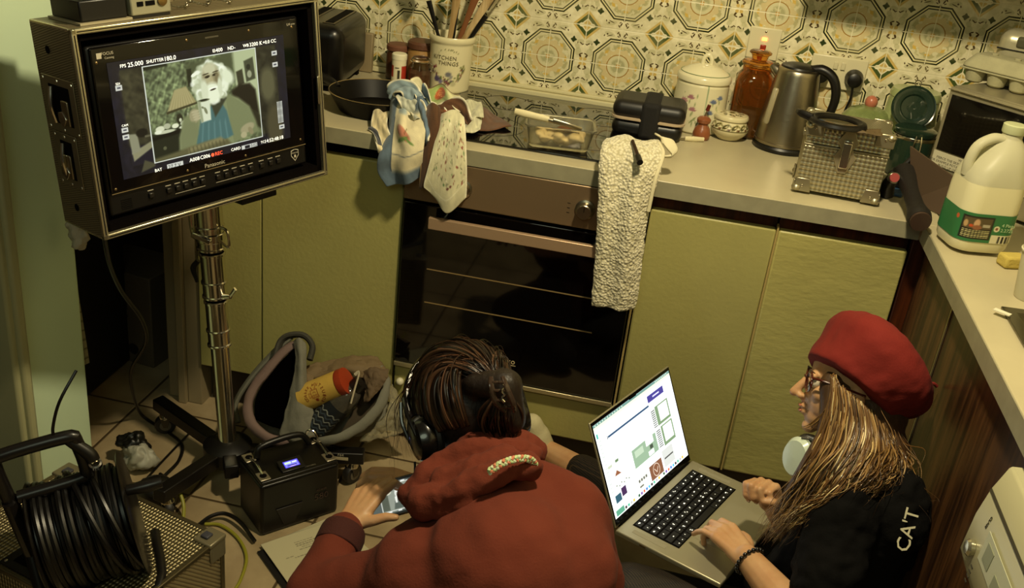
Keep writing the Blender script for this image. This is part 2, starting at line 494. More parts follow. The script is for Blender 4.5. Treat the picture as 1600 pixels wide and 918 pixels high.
t = thing('sink_cabinet', 'dark walnut veneer cupboard doors below the right worktop', 'cupboard', (1.5, -.4, 0))
wb('carcass', MATTE, 1.262, 1.84, -.86, .60, .0, .857, t)
for (y0, y1) in ((-.302, .018), (-.862, -.306)):
    wb('door', DARKWOOD, 1.24, 1.262, y0, y1, .03, .842, t, bevel=.002)
L = t.matrix_world.translation
for yy in (-.304,): wb('edge_strip', EDGE, 1.2365, 1.2395, yy - .0015, yy + .0015, .03, .842, t, bevel=0)

LEDGE = mat('grey_laminate_edge', '8f8a70', .45, var=.12, vscale=30)
t = tag(MB().bb(-.568, 1.2625, .0015, .5985, .86, .90).build('worktop', WORKTOP, bevel=.002), 'long beige laminate worktop along the tiled wall', 'worktop')
MB().bb(-.568, 1.2115, -.0008, .0014, .8605, .8985).build('front_edge', LEDGE, t)
t = tag(MB().rings([[(1.264, .5985, z), (1.858, .5985, z), (1.858, -1.9, z), (1.2175, -1.9, z), (1.2175, -.001, z), (1.264, -.001, z)] for z in (.86, .90)]).build('worktop', WORKTOP, bevel=.002), 'beige laminate worktop on the right carrying the milk', 'worktop')
MB().bb(1.2155, 1.2173, -1.9, -.003, .8605, .8985).build('front_edge', LEDGE, t)
MB().bb(1.2125, 1.2165, -.0015, .014, .862, .902).build('joint_strip', CHROME, t)

t = thing('hob', 'black glass ceramic hob set in the worktop above the oven', 'hob', (.29, .33, .9))
MB().bb(-.275, .275, -.267, .262, 0, .006).build('glass', mat('hob_glass', '0a0806', .04, coat=.6), t, bevel=.0015)
q = MB()
for (cx, cy, r) in ((-.13, -.12, .09), (.13, -.12, .075), (-.13, .13, .075), (.13, .13, .09)):
    q.tube([(cx + r * math.cos(k * PI / 24), cy + r * math.sin(k * PI / 24), .0062) for k in range(48)], .0006, 4, closed=True)
q.build('zone_ring', mat('zone_print', '3c342a', .4), t)

# wall cupboard above the right-hand end (its underside throws the shadow on the tiles)
t = thing('wall_cabinet', 'wall cupboard above the right end of the worktop', 'cupboard', (1.36, .47, 1.425))
wb('carcass', DARKWOOD, .875, 1.85, .345, .62, 1.425, 2.1, t)
wb('door', GREEN, .877, 1.36, .325, .343, 1.43, 2.09, t); wb('door', GREEN, 1.364, 1.848, .325, .343, 1.43, 2.09, t)
# ------------------------------------------------------------------ painted surfaces (colour attribute filled by arithmetic)
def vmat(name, rough=.5, emit=0, bump=0, bscale=80, coat=0, metal=0, sheen=0):
    if name in MATS: return MATS[name]
    m = mat(name, '888888', rough, metal, bump=bump, bscale=bscale, coat=coat, sheen=sheen)
    nt = m.node_tree; b = nt.nodes['Principled BSDF']
    a = nt.nodes.new('ShaderNodeAttribute'); a.attribute_name = 'Col'
    if emit:
        nt.links.new(a.outputs['Color'], b.inputs['Emission Color']); b.inputs['Emission Strength'].default_value = emit
        b.inputs['Base Color'].default_value = (.01, .01, .01, 1)
    else: nt.links.new(a.outputs['Color'], b.inputs['Base Color'])
    return m
def rgb(h): return np.array([int(h[i:i + 2], 16) for i in (0, 2, 4)], float)
class Paint:
    def __init__(s, u, v, base):
        s.u = np.asarray(u, float); s.v = np.asarray(v, float); s.c = np.tile(rgb(base), (len(s.u), 1)); s.rs = np.random.RandomState(7)
    def _mix(s, m, col, op=1):
        m = np.clip(m, 0, 1)[:, None] * op
        s.c = s.c * (1 - m) + rgb(col) * m; return s
    def ell(s, cx, cy, rx, ry, col, ang=0, soft=.15, op=1):
        c, d = math.cos(math.radians(ang)), math.sin(math.radians(ang))
        X = ((s.u - cx) * c + (s.v - cy) * d) / rx; Y = ((s.v - cy) * c - (s.u - cx) * d) / ry
        return s._mix((1 - np.sqrt(X * X + Y * Y)) / soft + .5, col, op)
    def ring(s, cx, cy, r, w, col, soft=.002, ry=None):
        k = 1 if ry is None else r / ry
        d = np.abs(np.sqrt((s.u - cx) ** 2 + ((s.v - cy) * k) ** 2) - r)
        return s._mix((w / 2 - d) / soft + .5, col)
    def rect(s, x0, x1, y0, y1, col, soft=.0005, op=1):
        d = np.minimum(np.minimum(s.u - x0, x1 - s.u), np.minimum(s.v - y0, y1 - s.v))
        return s._mix(d / soft + .5, col, op)
    def poly(s, pts, col, soft=None, op=1):
        n = len(pts); ins = np.zeros(len(s.u), bool); dm = np.full(len(s.u), 1e9)
        for i in range(n):
            x0, y0 = pts[i]; x1, y1 = pts[(i + 1) % n]
            if y0 != y1:
                c = ((y0 > s.v) != (y1 > s.v)) & (s.u < (x1 - x0) * (s.v - y0) / (y1 - y0) + x0); ins ^= c
            if soft:
                L = (x1 - x0) ** 2 + (y1 - y0) ** 2 + 1e-12
                t = np.clip(((s.u - x0) * (x1 - x0) + (s.v - y0) * (y1 - y0)) / L, 0, 1)
                dm = np.minimum(dm, np.hypot(s.u - x0 - t * (x1 - x0), s.v - y0 - t * (y1 - y0)))
        m = ins.astype(float)
        if soft: m = np.where(ins, .5 + dm / soft, .5 - dm / soft)
        return s._mix(m, col, op)
    def line(s, pts, w, col, soft=.001, op=1):
        dm = np.full(len(s.u), 1e9)
        for (x0, y0), (x1, y1) in zip(pts[:-1], pts[1:]):
            L = (x1 - x0) ** 2 + (y1 - y0) ** 2 + 1e-12
            t = np.clip(((s.u - x0) * (x1 - x0) + (s.v - y0) * (y1 - y0)) / L, 0, 1)
            dm = np.minimum(dm, np.hypot(s.u - x0 - t * (x1 - x0), s.v - y0 - t * (y1 - y0)))
        return s._mix((w / 2 - dm) / soft + .5, col, op)
    def mottle(s, f, amp, seed=0):
        r = np.random.RandomState(seed); q = np.zeros(len(s.u))
        for k in range(14):
            a, ph = r.uniform(0, 6.28, 2); ff = f * r.uniform(.5, 2.2)
            q += np.sin((s.u * math.cos(a) + s.v * math.sin(a)) * ff + ph + 2 * np.sin((s.u * math.sin(a * 3) + s.v * math.cos(a * 3)) * ff * .7))
        s.c = np.clip(s.c * (1 + amp * q / 5)[:, None], 0, 255); return s
def setcol(me, c):
    c = np.clip(c / 255, 0, 1); l = np.where(c <= .04045, c / 12.92, ((c + .055) / 1.055) ** 2.4)
    at_ = me.color_attributes.new('Col', 'FLOAT_COLOR', 'POINT')
    a = np.ones((len(me.vertices), 4), np.float32); a[:, :3] = l
    at_.data.foreach_set('color', a.ravel())
def paint_obj(o, fn):
    n = len(o.data.vertices); co = np.empty(n * 3); o.data.vertices.foreach_get('co', co); co = co.reshape(-1, 3)
    setcol(o.data, fn(co)); return o
def screen(name, w, h, nu, nv, fn, m, parent, M):
    """flat picture of size w x h, local u right and v up measured from its centre"""
    b = MB().grid(lambda i, j: ((i - .5) * w, (j - .5) * h, 0), nu, nv)
    o = b.build(name, m, parent, smooth=False, M=M)
    n = nu * nv
    uu, vv = np.meshgrid(np.linspace(-.5, .5, nu) * w, np.linspace(-.5, .5, nv) * h)
    setcol(o.data, fn(uu.ravel(), vv.ravel())); return o
def wrap(o, R):
    """bend a flat mesh (x, y) onto an upright cylinder of radius R seen from -y"""
    for v in o.data.vertices:
        a = v.co.x / R; rr = R + v.co.z
        v.co = (rr * math.sin(a), -rr * math.cos(a), v.co.y)
    return o
def cloth(name, rows, nu, nv, fn, m, parent=None, thick=.0025, ripple=None, sm=2, M=None, disp=None):
    """sheet through rows of 3-D points (top row first), smoothed both ways; fn(u, v) gives colours"""
    k = max(len(r) for r in rows)
    def resample(pts, n):
        P = catmull(pts, 8); d = [0]
        for a, b in zip(P[:-1], P[1:]): d.append(d[-1] + (b - a).length)
        out = []; j = 0
        for i in range(n):
            t = d[-1] * i / (n - 1)
            while j < len(d) - 2 and d[j + 1] < t: j += 1
            q = (t - d[j]) / max(d[j + 1] - d[j], 1e-9); out.append(P[j].lerp(P[j + 1], min(max(q, 0), 1)))
        return out
    R = [resample(r, nu) for r in rows]
    cols = [resample([r[i] for r in R], nv) for i in range(nu)]
    V = []
    for j in range(nv):
        for i in range(nu):
            p = cols[i][j].copy()
            if ripple: p += Vector(ripple(i / (nu - 1), j / (nv - 1)))
            V.append(p)
    b = MB().add(V, [(j * nu + i, j * nu + i + 1, (j + 1) * nu + i + 1, (j + 1) * nu + i) for j in range(nv - 1) for i in range(nu - 1)])
    o = b.build(name, m, parent, angle=0, solid=thick, sm=sm, M=M, disp=disp)
    if fn:
        uu, vv = np.meshgrid(np.linspace(0, 1, nu), np.linspace(0, 1, nv)); setcol(o.data, fn(uu.ravel(), vv.ravel()))
    return o
# ------------------------------------------------------------------ things on the worktop, left to right
ZT = .9005
PAINTED = vmat('painted_ceramic', .22, coat=.3)
PRINTED = vmat('printed_label', .5)
t = thing('toaster', 'black two-slot toaster behind the frying pan', 'toaster', (-.362, .425, ZT), 4)
b = MB().box((0, 0, .095), (.155, .285, .17)).build('body', mat('toaster_black', '090706', .32, coat=.1), t, bevel=.035, bseg=6)
for s in (-1, 1):
    MB().box((s * .032, 0, .1805), (.034, .22, .003)).build('slot_rim', mat('dull_steel', '6b6252', .35, .9), t, bevel=.001)
    MB().box((s * .032, 0, .1822), (.022, .205, .002)).build('slot', MATTE, t)
MB().box((0, -.148, .12), (.03, .02, .012)).build('lever', BLACK, t, bevel=.003)
for s in (-1, 1): MB().box((0, s * .11, .006), (.12, .02, .012)).build('foot', MATTE, t)

t = thing('chopping_board', 'small beige board leaning on the tiles beside the toaster', 'board', (-.305, .585, ZT))
MB().box((0, 0, .057), (.045, .02, .114), RX(-2)).build('board', mat('beige_board', '8c7c5c', .5, var=.1), t, bevel=.003)

t = thing('storage_jar', 'dark brown jar with a brown lid standing behind the white spice tub', 'jar', (-.195, .56, ZT))
MB().lathe([(.03, 0), (.036, .004), (.036, .075), (.031, .083)], 28).build('body', mat('brown_pottery', '4b2f1c', .35), t)
MB().lathe([(.034, .083), (.037, .086), (.037, .097), (.032, .102), (0.001, .104)], 28).build('lid', mat('brown_lid', '6a4330', .5), t)
t = thing('storage_jar', 'tan pottery jar with a dark brown lid beside the utensil crock', 'jar', (-.125, .555, ZT))
MB().lathe([(.036, 0), (.042, .004), (.042, .09), (.038, .098), (.038, .102)], 32).build('body', mat('tan_pottery', '9a7442', .3), t)
MB().lathe([(.040, .100), (.043, .103), (.043, .116), (.038, .122), (.001, .124)], 32).build('lid', mat('brown_lid2', '5a3826', .45), t)

t = thing('spice_tub', 'white plastic spice tub with a red band and barcode', 'tub', (-.167, .473, ZT))
o = MB().lathe([(.0205, .001 + .078 * k / 40) for k in range(41)], 64).build('body', PRINTED, t)
def f(co):
    an = np.arctan2(co[:, 0], -co[:, 1]) * .0205
    p = Paint(an, co[:, 2], 'd8d0b0').rect(-.09, -.011, .03, .062, 'a3301c').rect(.013, .09, 0, .062, 'a3301c')
    for k in range(9): p.rect(-.007 + k * .0018, -.0062 + k * .0018, .022, .05, '2a2418', .0003)
    return p.rect(-.006, .006, .055, .058, '555040').c
paint_obj(o, f)
MB().lathe([(.0215, .079), (.0215, .092), (.019, .095), (.001, .0955)], 40).build('lid', mat('white_lid', 'ddd6ba', .4), t)

GLASS = mat('clear_glass', 'f2f2ea', .03, trans=1, ior=1.45)
t = thing('clip_jar', 'small clear clip-top jar of brown spice with a wire clasp', 'jar', (-.105, .475, ZT))
MB().lathe([(.027, 0), (.031, .004), (.031, .058), (.024, .070), (.024, .08), (.027, .082)], 32).build('glass', GLASS, t)
MB().lathe([(.026, .003), (.0285, .006), (.0285, .048), (.001, .05)], 28).build('contents', mat('ground_spice', '6b4526', .9, bump=.4), t)
MB().lathe([(.026, .083), (.027, .088), (.022, .093), (.001, .094)], 28).build('lid', GLASS, t)
MB().tube([(.029 * math.cos(k * PI / 12), .029 * math.sin(k * PI / 12), .082) for k in range(24)], .0012, 6, closed=True).build('clasp', CHROME, t)
MB().tube([(.029, -.004, .08), (.038, -.006, .07), (.035, -.006, .055), (.031, -.004, .06)], .0014, 6, smooth=4).build('clasp_lever', CHROME, t)

# utensil crock
t = thing('utensil_crock', 'cream ceramic crock printed KITCHEN THINGS holding the cooking utensils', 'crock', (-.032, .528, ZT))
prof = [(.050, 0), (.056, .003), (.0575, .008)] + [(.0575 + .0035 * k / 30, .008 + .130 * k / 30) for k in range(31)] + [(.064, .141), (.066, .146), (.066, .154), (.064, .158), (.059, .158), (.057, .152), (.055, .02), (.001, .018)]
o = MB().lathe(prof, 120).build('body', PAINTED, t, angle=50)
def f(co):
    u = np.arctan2(co[:, 0], -co[:, 1]) * .06; p = Paint(u - .006, co[:, 2], 'd8cfa8')
    r = np.random.RandomState(3)
    for k in range(70):
        a = r.uniform(-2.9, .1); rad = r.normal(.047, .004)
        x, y = rad * math.cos(a), .078 + rad * .95 * math.sin(a)
        p.ell(x, y, r.uniform(.002, .006), r.uniform(.0012, .003), ['5a6a34', '6f7a48', '8a8a58', '6a3a3c', '5b4a6a', '8a6a50'][r.randint(6)], r.uniform(0, 180), .4)
    for (x, y, rr, c) in [(-.03, .04, .010, '4e4668'), (-.018, .034, .007, '6a6286'), (.004, .056, .009, '6b6a70'), (.012, .05, .006, '8b8a86'), (.02, .03, .008, 'b7b08c'), (-.044, .07, .005, '6a2f38'), (-.037, .074, .0045, '7a3a40'), (.035, .045, .006, '7a7a50'), (.042, .07, .004, '7a5a40')]:
        p.ell(x, y, rr, rr * .8, c, 20, .5)
    for k in range(9):
        a = 1.1 + k * .12 if k < 9 else 0
        p.ell(.045 * math.cos(.9 + k * .17), .08 + .045 * math.sin(.9 + k * .17), .0035, .0012, '6f7048', 60 * k, .5)
    return p.c
paint_obj(o, f)
ink = mat('grey_print', '6a6248', .6)
for s_, zz, xx in (('KITCHEN', .102, -.004), ('THINGS', .087, .008)):
    o = text('lettering', s_, .0155, Matrix(), ink, t, .0002, space=1.1)
    for vv in o.data.vertices: vv.co.x += xx; vv.co.y += zz; vv.co.z += .0008
    wrap(o, .0608)
def utensil(name, label, p0, p1, kind, m, m2=None):
    p0 = Vector(p0); p1 = Vector(p1); d = (p1 - p0).normalized()
    t = thing(name, label, 'utensil', p0, group=None)
    o_ = Vector((0, 0, 0)); e = p1 - p0
    if kind == 'spoon':
        MB().tube([o_, e * .6, e * .8], [.0055, .005, .0055], 10).build('handle', m, t)
        MB().ball(e * .92, (.026, .009, .04), 16, R=d.to_track_quat('Z', 'Y').to_matrix().to_4x4()).build('bowl', m2 or m, t)
    elif kind == 'flat':
        MB().tube([o_, e * .55, e], [.006, .0075, .016], 10, flat=.3).build('handle', m, t)
    elif kind == 'spatula':
        MB().tube([o_, e * .4, e * .65], [.006, .005, .008], 10, flat=.6).build('handle', m, t)
        q = d.to_track_quat('Z', 'Y').to_matrix().to_4x4()
        MB().box((0, 0, 0), (.06, .004, .09), T(e * .84) @ q, taper=1.25).build('blade', m2 or m, t, bevel=.002)
    return t
cx, cy = -.032, .528
UT = [('spatula', 'black nylon spatula leaning left in the crock', (.005, 0), (-.115, -.02, .36), 'spatula', BLACK, BLACK),
      ('wooden_spoon', 'pale wooden spoon upright near the front of the crock', (-.012, -.03), (.02, -.045, .33), 'flat', PALEWOOD, None),
      ('ladle', 'black ladle handle standing upright in the crock', (-.01, .01), (.01, .03, .35), 'spoon', BLACK, None),
      ('wooden_spatula', 'pale wooden spatula leaning right across the crock rim', (-.03, -.012), (.125, -.03, .32), 'flat', PALEWOOD, None),
      ('wooden_fork', 'brown wooden spoon behind the pale spatula in the crock', (-.02, .02), (.075, .02, .34), 'flat', mat('reddish_wood', '7a4c2a', .5), None),
      ('slotted_turner', 'black turner leaning furthest right in the crock', (-.02, .0), (.15, -.005, .33), 'spatula', BLACK, STEEL)]
for n_, l_, a_, e_, k_, m_, m2_ in UT:
    utensil(n_, l_, (cx + a_[0], cy + a_[1], ZT + .024), (cx + e_[0], cy + e_[1], ZT + e_[2]), k_, m_, m2_)

# frying pan
t = thing('frying_pan', 'black non-stick frying pan on the left of the worktop', 'pan', (-.135, .20, ZT))
MB().lathe([(.095, 0), (.104, .003), (.128, .045), (.131, .048), (.131, .050), (.127, .050), (.103, .008), (.001, .006)], 64).build('pan', mat('nonstick_black', '070504', .45, ior=1.25), t)
MB().tube([(.130 * math.cos(k * PI / 32), .130 * math.sin(k * PI / 32), .0505) for k in range(64)], .0013, 6, closed=True).build('rim', mat('pan_rim', 'c9b48a', .25, .9), t)
MB().tube([(-.12, .02, .04), (-.16, .04, .052), (-.28, .09, .06)], [.008, .011, .012], 12, smooth=5).build('handle', BLACK, t)

# blue bordered tea towel
CLOTH = vmat('tea_towel_cotton', .9, bump=.25, bscale=300, sheen=.2)
A = atY
def R_(*p): return [tuple(atY(*q)) for q in p]
t = thing('tea_towel', 'blue bordered cream tea towel with an apple print crumpled over the worktop edge', 'tea towel', (-.02, 0, .9), group='tea towels over the worktop edge')
L0 = -t.matrix_world.translation
rows = [R_((612, 147, .10), (630, 140, .085), (646, 150, .06), (662, 148, .05)),
        R_((610, 175, .075), (628, 168, .03), (645, 178, .035), (664, 176, .02)),
        R_((608, 205, .03), (622, 200, -.03), (640, 205, -.03), (664, 206, -.035)),
        R_((594, 240, -.04), (612, 238, -.055), (636, 236, -.05), (660, 240, -.055)),
        R_((592, 266, -.04), (610, 266, -.05), (634, 264, -.05), (658, 262, -.045)),
        R_((606, 290, -.035), (620, 289, -.045), (640, 286, -.04), (657, 276, -.035))]
def f(u, v):
    p = Paint(u, v, 'd3c8a4')
    p.rect(-.1, .30, -.1, 1.1, '566674', .05).rect(-.1, 1.1, .87, 1.1, '5a6c7c', .05).rect(.285, .31, .3, .87, '3c4c5c', .01)
    p.rect(-.1, 1.1, -.1, .16, '51616f', .08)
    p.ell(.62, .50, .15, .055, 'b5755c', 20, .3).ell(.60, .56, .13, .02, '5d7a3a', -15, .4).ell(.74, .57, .09, .015, '6d8a48', 25, .4).line([(.66, .5), (.7, .44)], .01, '4a3a20', .01)
    p.line([(.3, .70), (.6, .72), (1, .68)], .008, '5a6268', .01)
    p.ell(.5, .25, .1, .05, '93a0a0', 0, .6)
    return p.mottle(30, .05, 2).c
cloth('hanging_fold', rows, 60, 90, f, CLOTH, t, .003, lambda u, v: (0, -.012 * math.sin(u * 9 + v * 2) * (1 - .3 * v), 0), M=T(L0))
# crumpled top folds of the towel
def ruff(name, pts, w, col, t, n=24, amp=.012, fr=5, edge='d9d2b8', seed=1):
    """a rumpled band of cloth following pts (3-D)"""
    P = catmull(pts, 10); rnd = random.Random(seed); ph = rnd.random() * 6
    rows = []
    for j in range(len(P)):
        tt = (P[min(j + 1, len(P) - 1)] - P[max(j - 1, 0)]).normalized()
        s = tt.cross(Vector((0, -.6, .8))).normalized(); nrm = s.cross(tt)
        k = j / (len(P) - 1)
        rows.append([tuple(P[j] + s * (w * (q - .5)) + nrm * (amp * math.sin(q * fr + k * 7 + ph) + .5 * amp * math.sin(q * 11 + k * 13))) for q in (0, .2, .4, .6, .8, 1)])
    def f(u, v):
        p = Paint(u, v, col)
        p.rect(-.1, .06, -1, 2, edge, .03).rect(.94, 1.1, -1, 2, edge, .03)
        return p.mottle(16, .10, seed).c
    return cloth(name, rows, n, len(P) * 2, f, CLOTH, t, .0025, M=T(L0), sm=2)
ruff('top_fold', R_((612, 152, .10), (622, 138, .09), (640, 140, .07), (650, 160, .05)), .05, '7f8f96', t, seed=2)
ruff('blue_fold', R_((655, 140, .09), (664, 165, .05), (664, 195, .0), (660, 225, -.04)), .035, '5c6f80', t, seed=3, amp=.016)
ruff('cream_corner', R_((596, 172, .09), (592, 195, .03), (600, 222, -.02), (604, 236, -.035)), .04, 'cbbd96', t, seed=5, amp=.006)
ruff('inner_fold', R_((630, 150, .07), (640, 165, .045), (652, 172, .03), (660, 188, .01)), .04, 'aeb0a0', t, seed=9, amp=.015)
ruff('loose_end', R_((578, 199, .02), (586, 206, .0), (592, 220, -.025), (594, 236, -.03)), .012, '4a4c52', t, seed=6, amp=.002)

t = thing('tea_towel', 'cream tea towel printed with flowers, its dark brown border hanging in front of the oven', 'tea towel', (.08, 0, .9), group='tea towels over the worktop edge')
L0 = -t.matrix_world.translation
rows = [R_((690, 178, .03), (704, 172, .02), (717, 175, .015), (726, 182, .01)),
        R_((684, 205, -.02), (700, 200, -.03), (716, 202, -.03), (728, 204, -.02)),
        R_((674, 245, -.045), (694, 245, -.055), (712, 246, -.05), (729, 248, -.04)),
        R_((664, 280, -.05), (684, 284, -.06), (706, 286, -.055), (729, 282, -.045)),
        R_((662, 290, -.05), (682, 308, -.058), (704, 312, -.055), (728, 306, -.045)),
        R_((663, 293, -.05), (681, 312, -.056), (700, 332, -.05), (727, 310, -.045))]
def f(u, v):
    p = Paint(u, v, 'c9c3a0')
    r = np.random.RandomState(11)
    for k in range(120):
        a, b_ = r.uniform(.15, .95), r.uniform(.12, .78)
        p.ell(a, b_, r.uniform(.01, .035), r.uniform(.006, .014), ['8c8c6c', '5a7a4a', '8a4a3c', 'a8a284', '7a7a60', '6b3a30', 'ded8bc'][r.randint(7)], r.uniform(0, 180), .5)
    p.line([(.0, .82), (.3, .9), (.65, .86), (1, .78)], .012, 'ddd8bc', .01)
    p.rect(-.1, .03, -1, 2, 'e0dac0', .02).rect(.97, 1.1, -1, 2, 'e0dac0', .02)
    return p.mottle(24, .05, 4).c
cloth('floral_face', rows, 60, 110, f, CLOTH, t, .0025, lambda u, v: (0, -.006 * math.sin(u * 8 + v * 3), 0), M=T(L0))
rows = [R_((668, 165, .04), (676, 160, .03), (688, 168, .03)),
        R_((664, 190, .0), (674, 190, -.01), (688, 190, -.01)),
        R_((660, 225, -.03), (672, 225, -.04), (684, 215, -.035)),
        R_((657, 262, -.04), (668, 262, -.048), (676, 250, -.042)),
        R_((655, 294, -.038), (660, 295, -.045), (666, 290, -.042))]
cloth('brown_border', rows, 20, 60, lambda u, v: Paint(u, v, '4d3018').rect(-.1, .08, -1, 2, 'a98a5a', .03).mottle(14, .12, 5).c, CLOTH, t, .003, M=T(L0))
rows = [R_((641, 128, .12), (660, 126, .12), (690, 138, .10), (718, 143, .10)),
        R_((640, 142, .10), (664, 140, .10), (688, 158, .075), (722, 150, .08)),
        R_((648, 150, .09), (672, 158, .08), (690, 166, .06), (727, 170, .05))]
def f(u, v):
    p = Paint(u, v, 'b9b58c').ell(.55, .35, .22, .5, '8a9a58', 0, .5).ell(.62, .45, .10, .28, '9a4a24', 10, .2).ell(.1, .5, .15, .6, 'cfc8a4', 0, .4)
    r = np.random.RandomState(2)
    for k in range(60): p.ell(.62 + r.normal(0, .045), .45 + r.normal(0, .12), .006, .018, 'c98a58', 0, .4)
    return p.rect(-1, 2, .93, 2, 'd8d2b0', .03).rect(-1, 2, -1, .05, '5a3a20', .03).mottle(10, .1, 8).c
cloth('printed_top', rows, 70, 40, f, CLOTH, t, .0025, lambda u, v: (0, .012 * math.sin(u * 13), .010 * math.sin(u * 10 + 1)), M=T(L0))
ruff('brown_fold', R_((668, 168, .06), (690, 172, .05), (716, 168, .045), (728, 190, .02)), .038, '5a3a22', t, seed=12, amp=.014)
ruff('inner_print', R_((678, 175, .05), (690, 190, .02), (680, 215, -.01), (668, 240, -.03)), .045, 'b3b9a4', t, seed=14, amp=.010)
ruff('red_print', R_((690, 170, .055), (696, 180, .035), (688, 196, .01)), .03, '8a4c2c', t, seed=17, amp=.006)

t = thing('tea_towel', 'folded brown and cream cloth lying on the black hob', 'cloth', (.12, .2, .907), group=None)
def flat_cloth(name, cor, z, col, t, h=.014, seed=1, fn=None):
    """rumpled sheet lying at height z over the four pixel corners"""
    c = [atZ(px, py, z) for px, py in cor]; L = t.matrix_world.translation
    rows = []
    for j in range(6):
        v = j / 5; a = c[0].lerp(c[3], v); b_ = c[1].lerp(c[2], v); rnd = []
        for i in range(6):
            u = i / 5; q = a.lerp(b_, u); q.z += h * (.5 + .5 * math.sin(u * 7 + v * 5 + seed)) * (.3 + .7 * math.sin(PI * u) * math.sin(PI * v) * 1.0)
            rnd.append(tuple(q - L))
        rows.append(rnd)
    return cloth(name, rows, 30, 30, fn or (lambda u, v: Paint(u, v, col).mottle(12, .1, seed).c), CLOTH, t, .003)
flat_cloth('brown_cloth', [(728, 165), (762, 172), (800, 200), (740, 208)], .909, '5c3a22', t, .02, 3)
flat_cloth('cream_cloth', [(722, 158), (752, 160), (756, 184), (726, 190)], .93, 'c4c2a4', t, .02, 5)
flat_cloth('cream_cloth', [(722, 185), (754, 184), (750, 205), (722, 212)], .918, 'c6c4a8', t, .02, 8)

# food tub
Mt = T((.352, .135, .9085)) @ RZ(9)
t = thing('food_tub', 'clear plastic tub with leftovers on the hob', 'tub', M=Mt)
def rr(w, d, r, z, n=6, k=.0):
    pts = []
    for cx_, cy_, a0 in ((w / 2 - r, d / 2 - r, 0), (-w / 2 + r, d / 2 - r, 90), (-w / 2 + r, -d / 2 + r, 180), (w / 2 - r, -d / 2 + r, 270)):
        for i in range(n + 1):
            a = math.radians(a0 + 90 * i / n); pts.append((cx_ + r * math.cos(a), cy_ + r * math.sin(a), z))
    return pts
TUBP = mat('cloudy_plastic', 'e6e2cc', .12, trans=.92, ior=1.3)
MB().rings([rr(.140, .095, .015, 0), rr(.146, .10, .016, .004), rr(.166, .118, .02, .052), rr(.176, .128, .022, .053), rr(.176, .128, .022, .057), rr(.170, .122, .02, .0575), rr(.160, .112, .018, .052), rr(.141, .096, .015, .006), rr(.10, .06, .01, .0055)]).build('tub', TUBP, t)
b = MB()
rnd = random.Random(4)
for i in range(46): b.ball((rnd.uniform(-.055, .055), rnd.uniform(-.035, .035), rnd.uniform(.014, .03)), (rnd.uniform(.008, .016), rnd.uniform(.008, .013), rnd.uniform(.005, .010)), 8)
o = b.build('leftovers', mat('creamy_leftovers', 'c9b588', .6, var=.35, vscale=40), t, voxel=.003, sm=3)
b = MB().ball((.02, .0, .038), (.03, .02, .010), 14).build('brown_food', mat('brown_food', '5f3a1e', .5, bump=.6, bscale=80), t)
t = thing('table_knife', 'knife with a cream handle resting across the plastic tub', 'knife', M=T((.352, .135, .9085)) @ RZ(9))
MB().tube([(-.115, -.008, .072), (-.09, -.014, .070), (-.03, -.024, .0655)], [.008, .0095, .0075], 14, flat=.7, smooth=5).build('handle', mat('ivory_handle', 'd8cda4', .35), t)
MB().tube([(-.031, -.024, .0655), (-.020, -.026, .064)], .0062, 14).build('ferrule', STEEL, t)
MB().tube([(-.020, -.026, .064), (.02, -.03, .058), (.05, -.022, .047)], [.006, .005, .008], 10, flat=.3, smooth=4).build('blade', STEEL, t)

# black lunch box
t = thing('lunch_box', 'black rounded lunch box bound with a wide black strap', 'box', (.555, .395, ZT), 0)
FAB = mat('black_fabric', '13110f', .85, bump=.3, bscale=200)
MB().box((0, 0, .023), (.185, .135, .046)).build('lower_tray', BLACK, t, bevel=.02, bseg=5)
MB().box((0, 0, .071), (.192, .140, .048)).build('lid', mat('satin_black', '15120f', .45), t, bevel=.022, bseg=5)
MB().rings([rr(.190, .138, .03, .045), rr(.194, .142, .03, .046), rr(.194, .142, .03, .0505), rr(.190, .138, .03, .0515)]).build('seal_band', mat('pale_band', 'b09c80', .4), t)
MB().box((.005, 0, .049), (.052, .150, .098)).build('strap', FAB, t, bevel=.012, bseg=3)

# terry towel hanging over the worktop edge
m, b, x, y, z, vec = nmat('terry_towel', .95, sheen=.4)
f1 = nnoise(vec, 150, 3); vo = N.nt.nodes.new('ShaderNodeTexVoronoi'); vo.inputs['Scale'].default_value = 150; N.nt.links.new(vec, vo.inputs['Vector'])
bandz = ((z * 140).sin() * .5 + .5)
h_ = (1 - N(vo.outputs[0])) * 1.2 + f1
setc(b, mixc(N(vo.outputs[0]).below(.55, .5), 'b4ab88', 'e0d8ba')); setbump(b, h_, 1.0, .003)
t = thing('hand_towel', 'cream bobbly hand towel hanging over the worktop edge right of the oven', 'towel', (.5, 0, .9))
L0 = -t.matrix_world.translation
rows = [R_((948, 214, .05), (975, 212, .045), (1000, 218, .045), (1030, 222, .04)),
        R_((941, 228, .0), (968, 226, -.01), (1000, 234, -.012), (1036, 238, .0)),
        R_((937, 260, -.03), (962, 262, -.045), (992, 268, -.045), (1034, 262, -.03)),
        R_((935, 330, -.05), (956, 334, -.065), (984, 336, -.065), (1014, 328, -.045)),
        R_((931, 400, -.05), (950, 404, -.068), (976, 408, -.068), (1004, 400, -.05)),
        R_((926, 458, -.05), (946, 466, -.066), (968, 470, -.066), (997, 462, -.05)),
        R_((926, 475, -.05), (946, 480, -.064), (968, 484, -.064), (991, 483, -.05))]
cloth('towel', rows, 60, 130, None, m, t, .006, lambda u, v: (0, -.010 * math.sin(u * 10 + 1) * (1 - .4 * v), 0), M=T(L0), disp=[(.010, .0035), (.05, .006)])
HEM = mat('towel_hem', 'd2c9a6', .9, bump=.3, bscale=300)
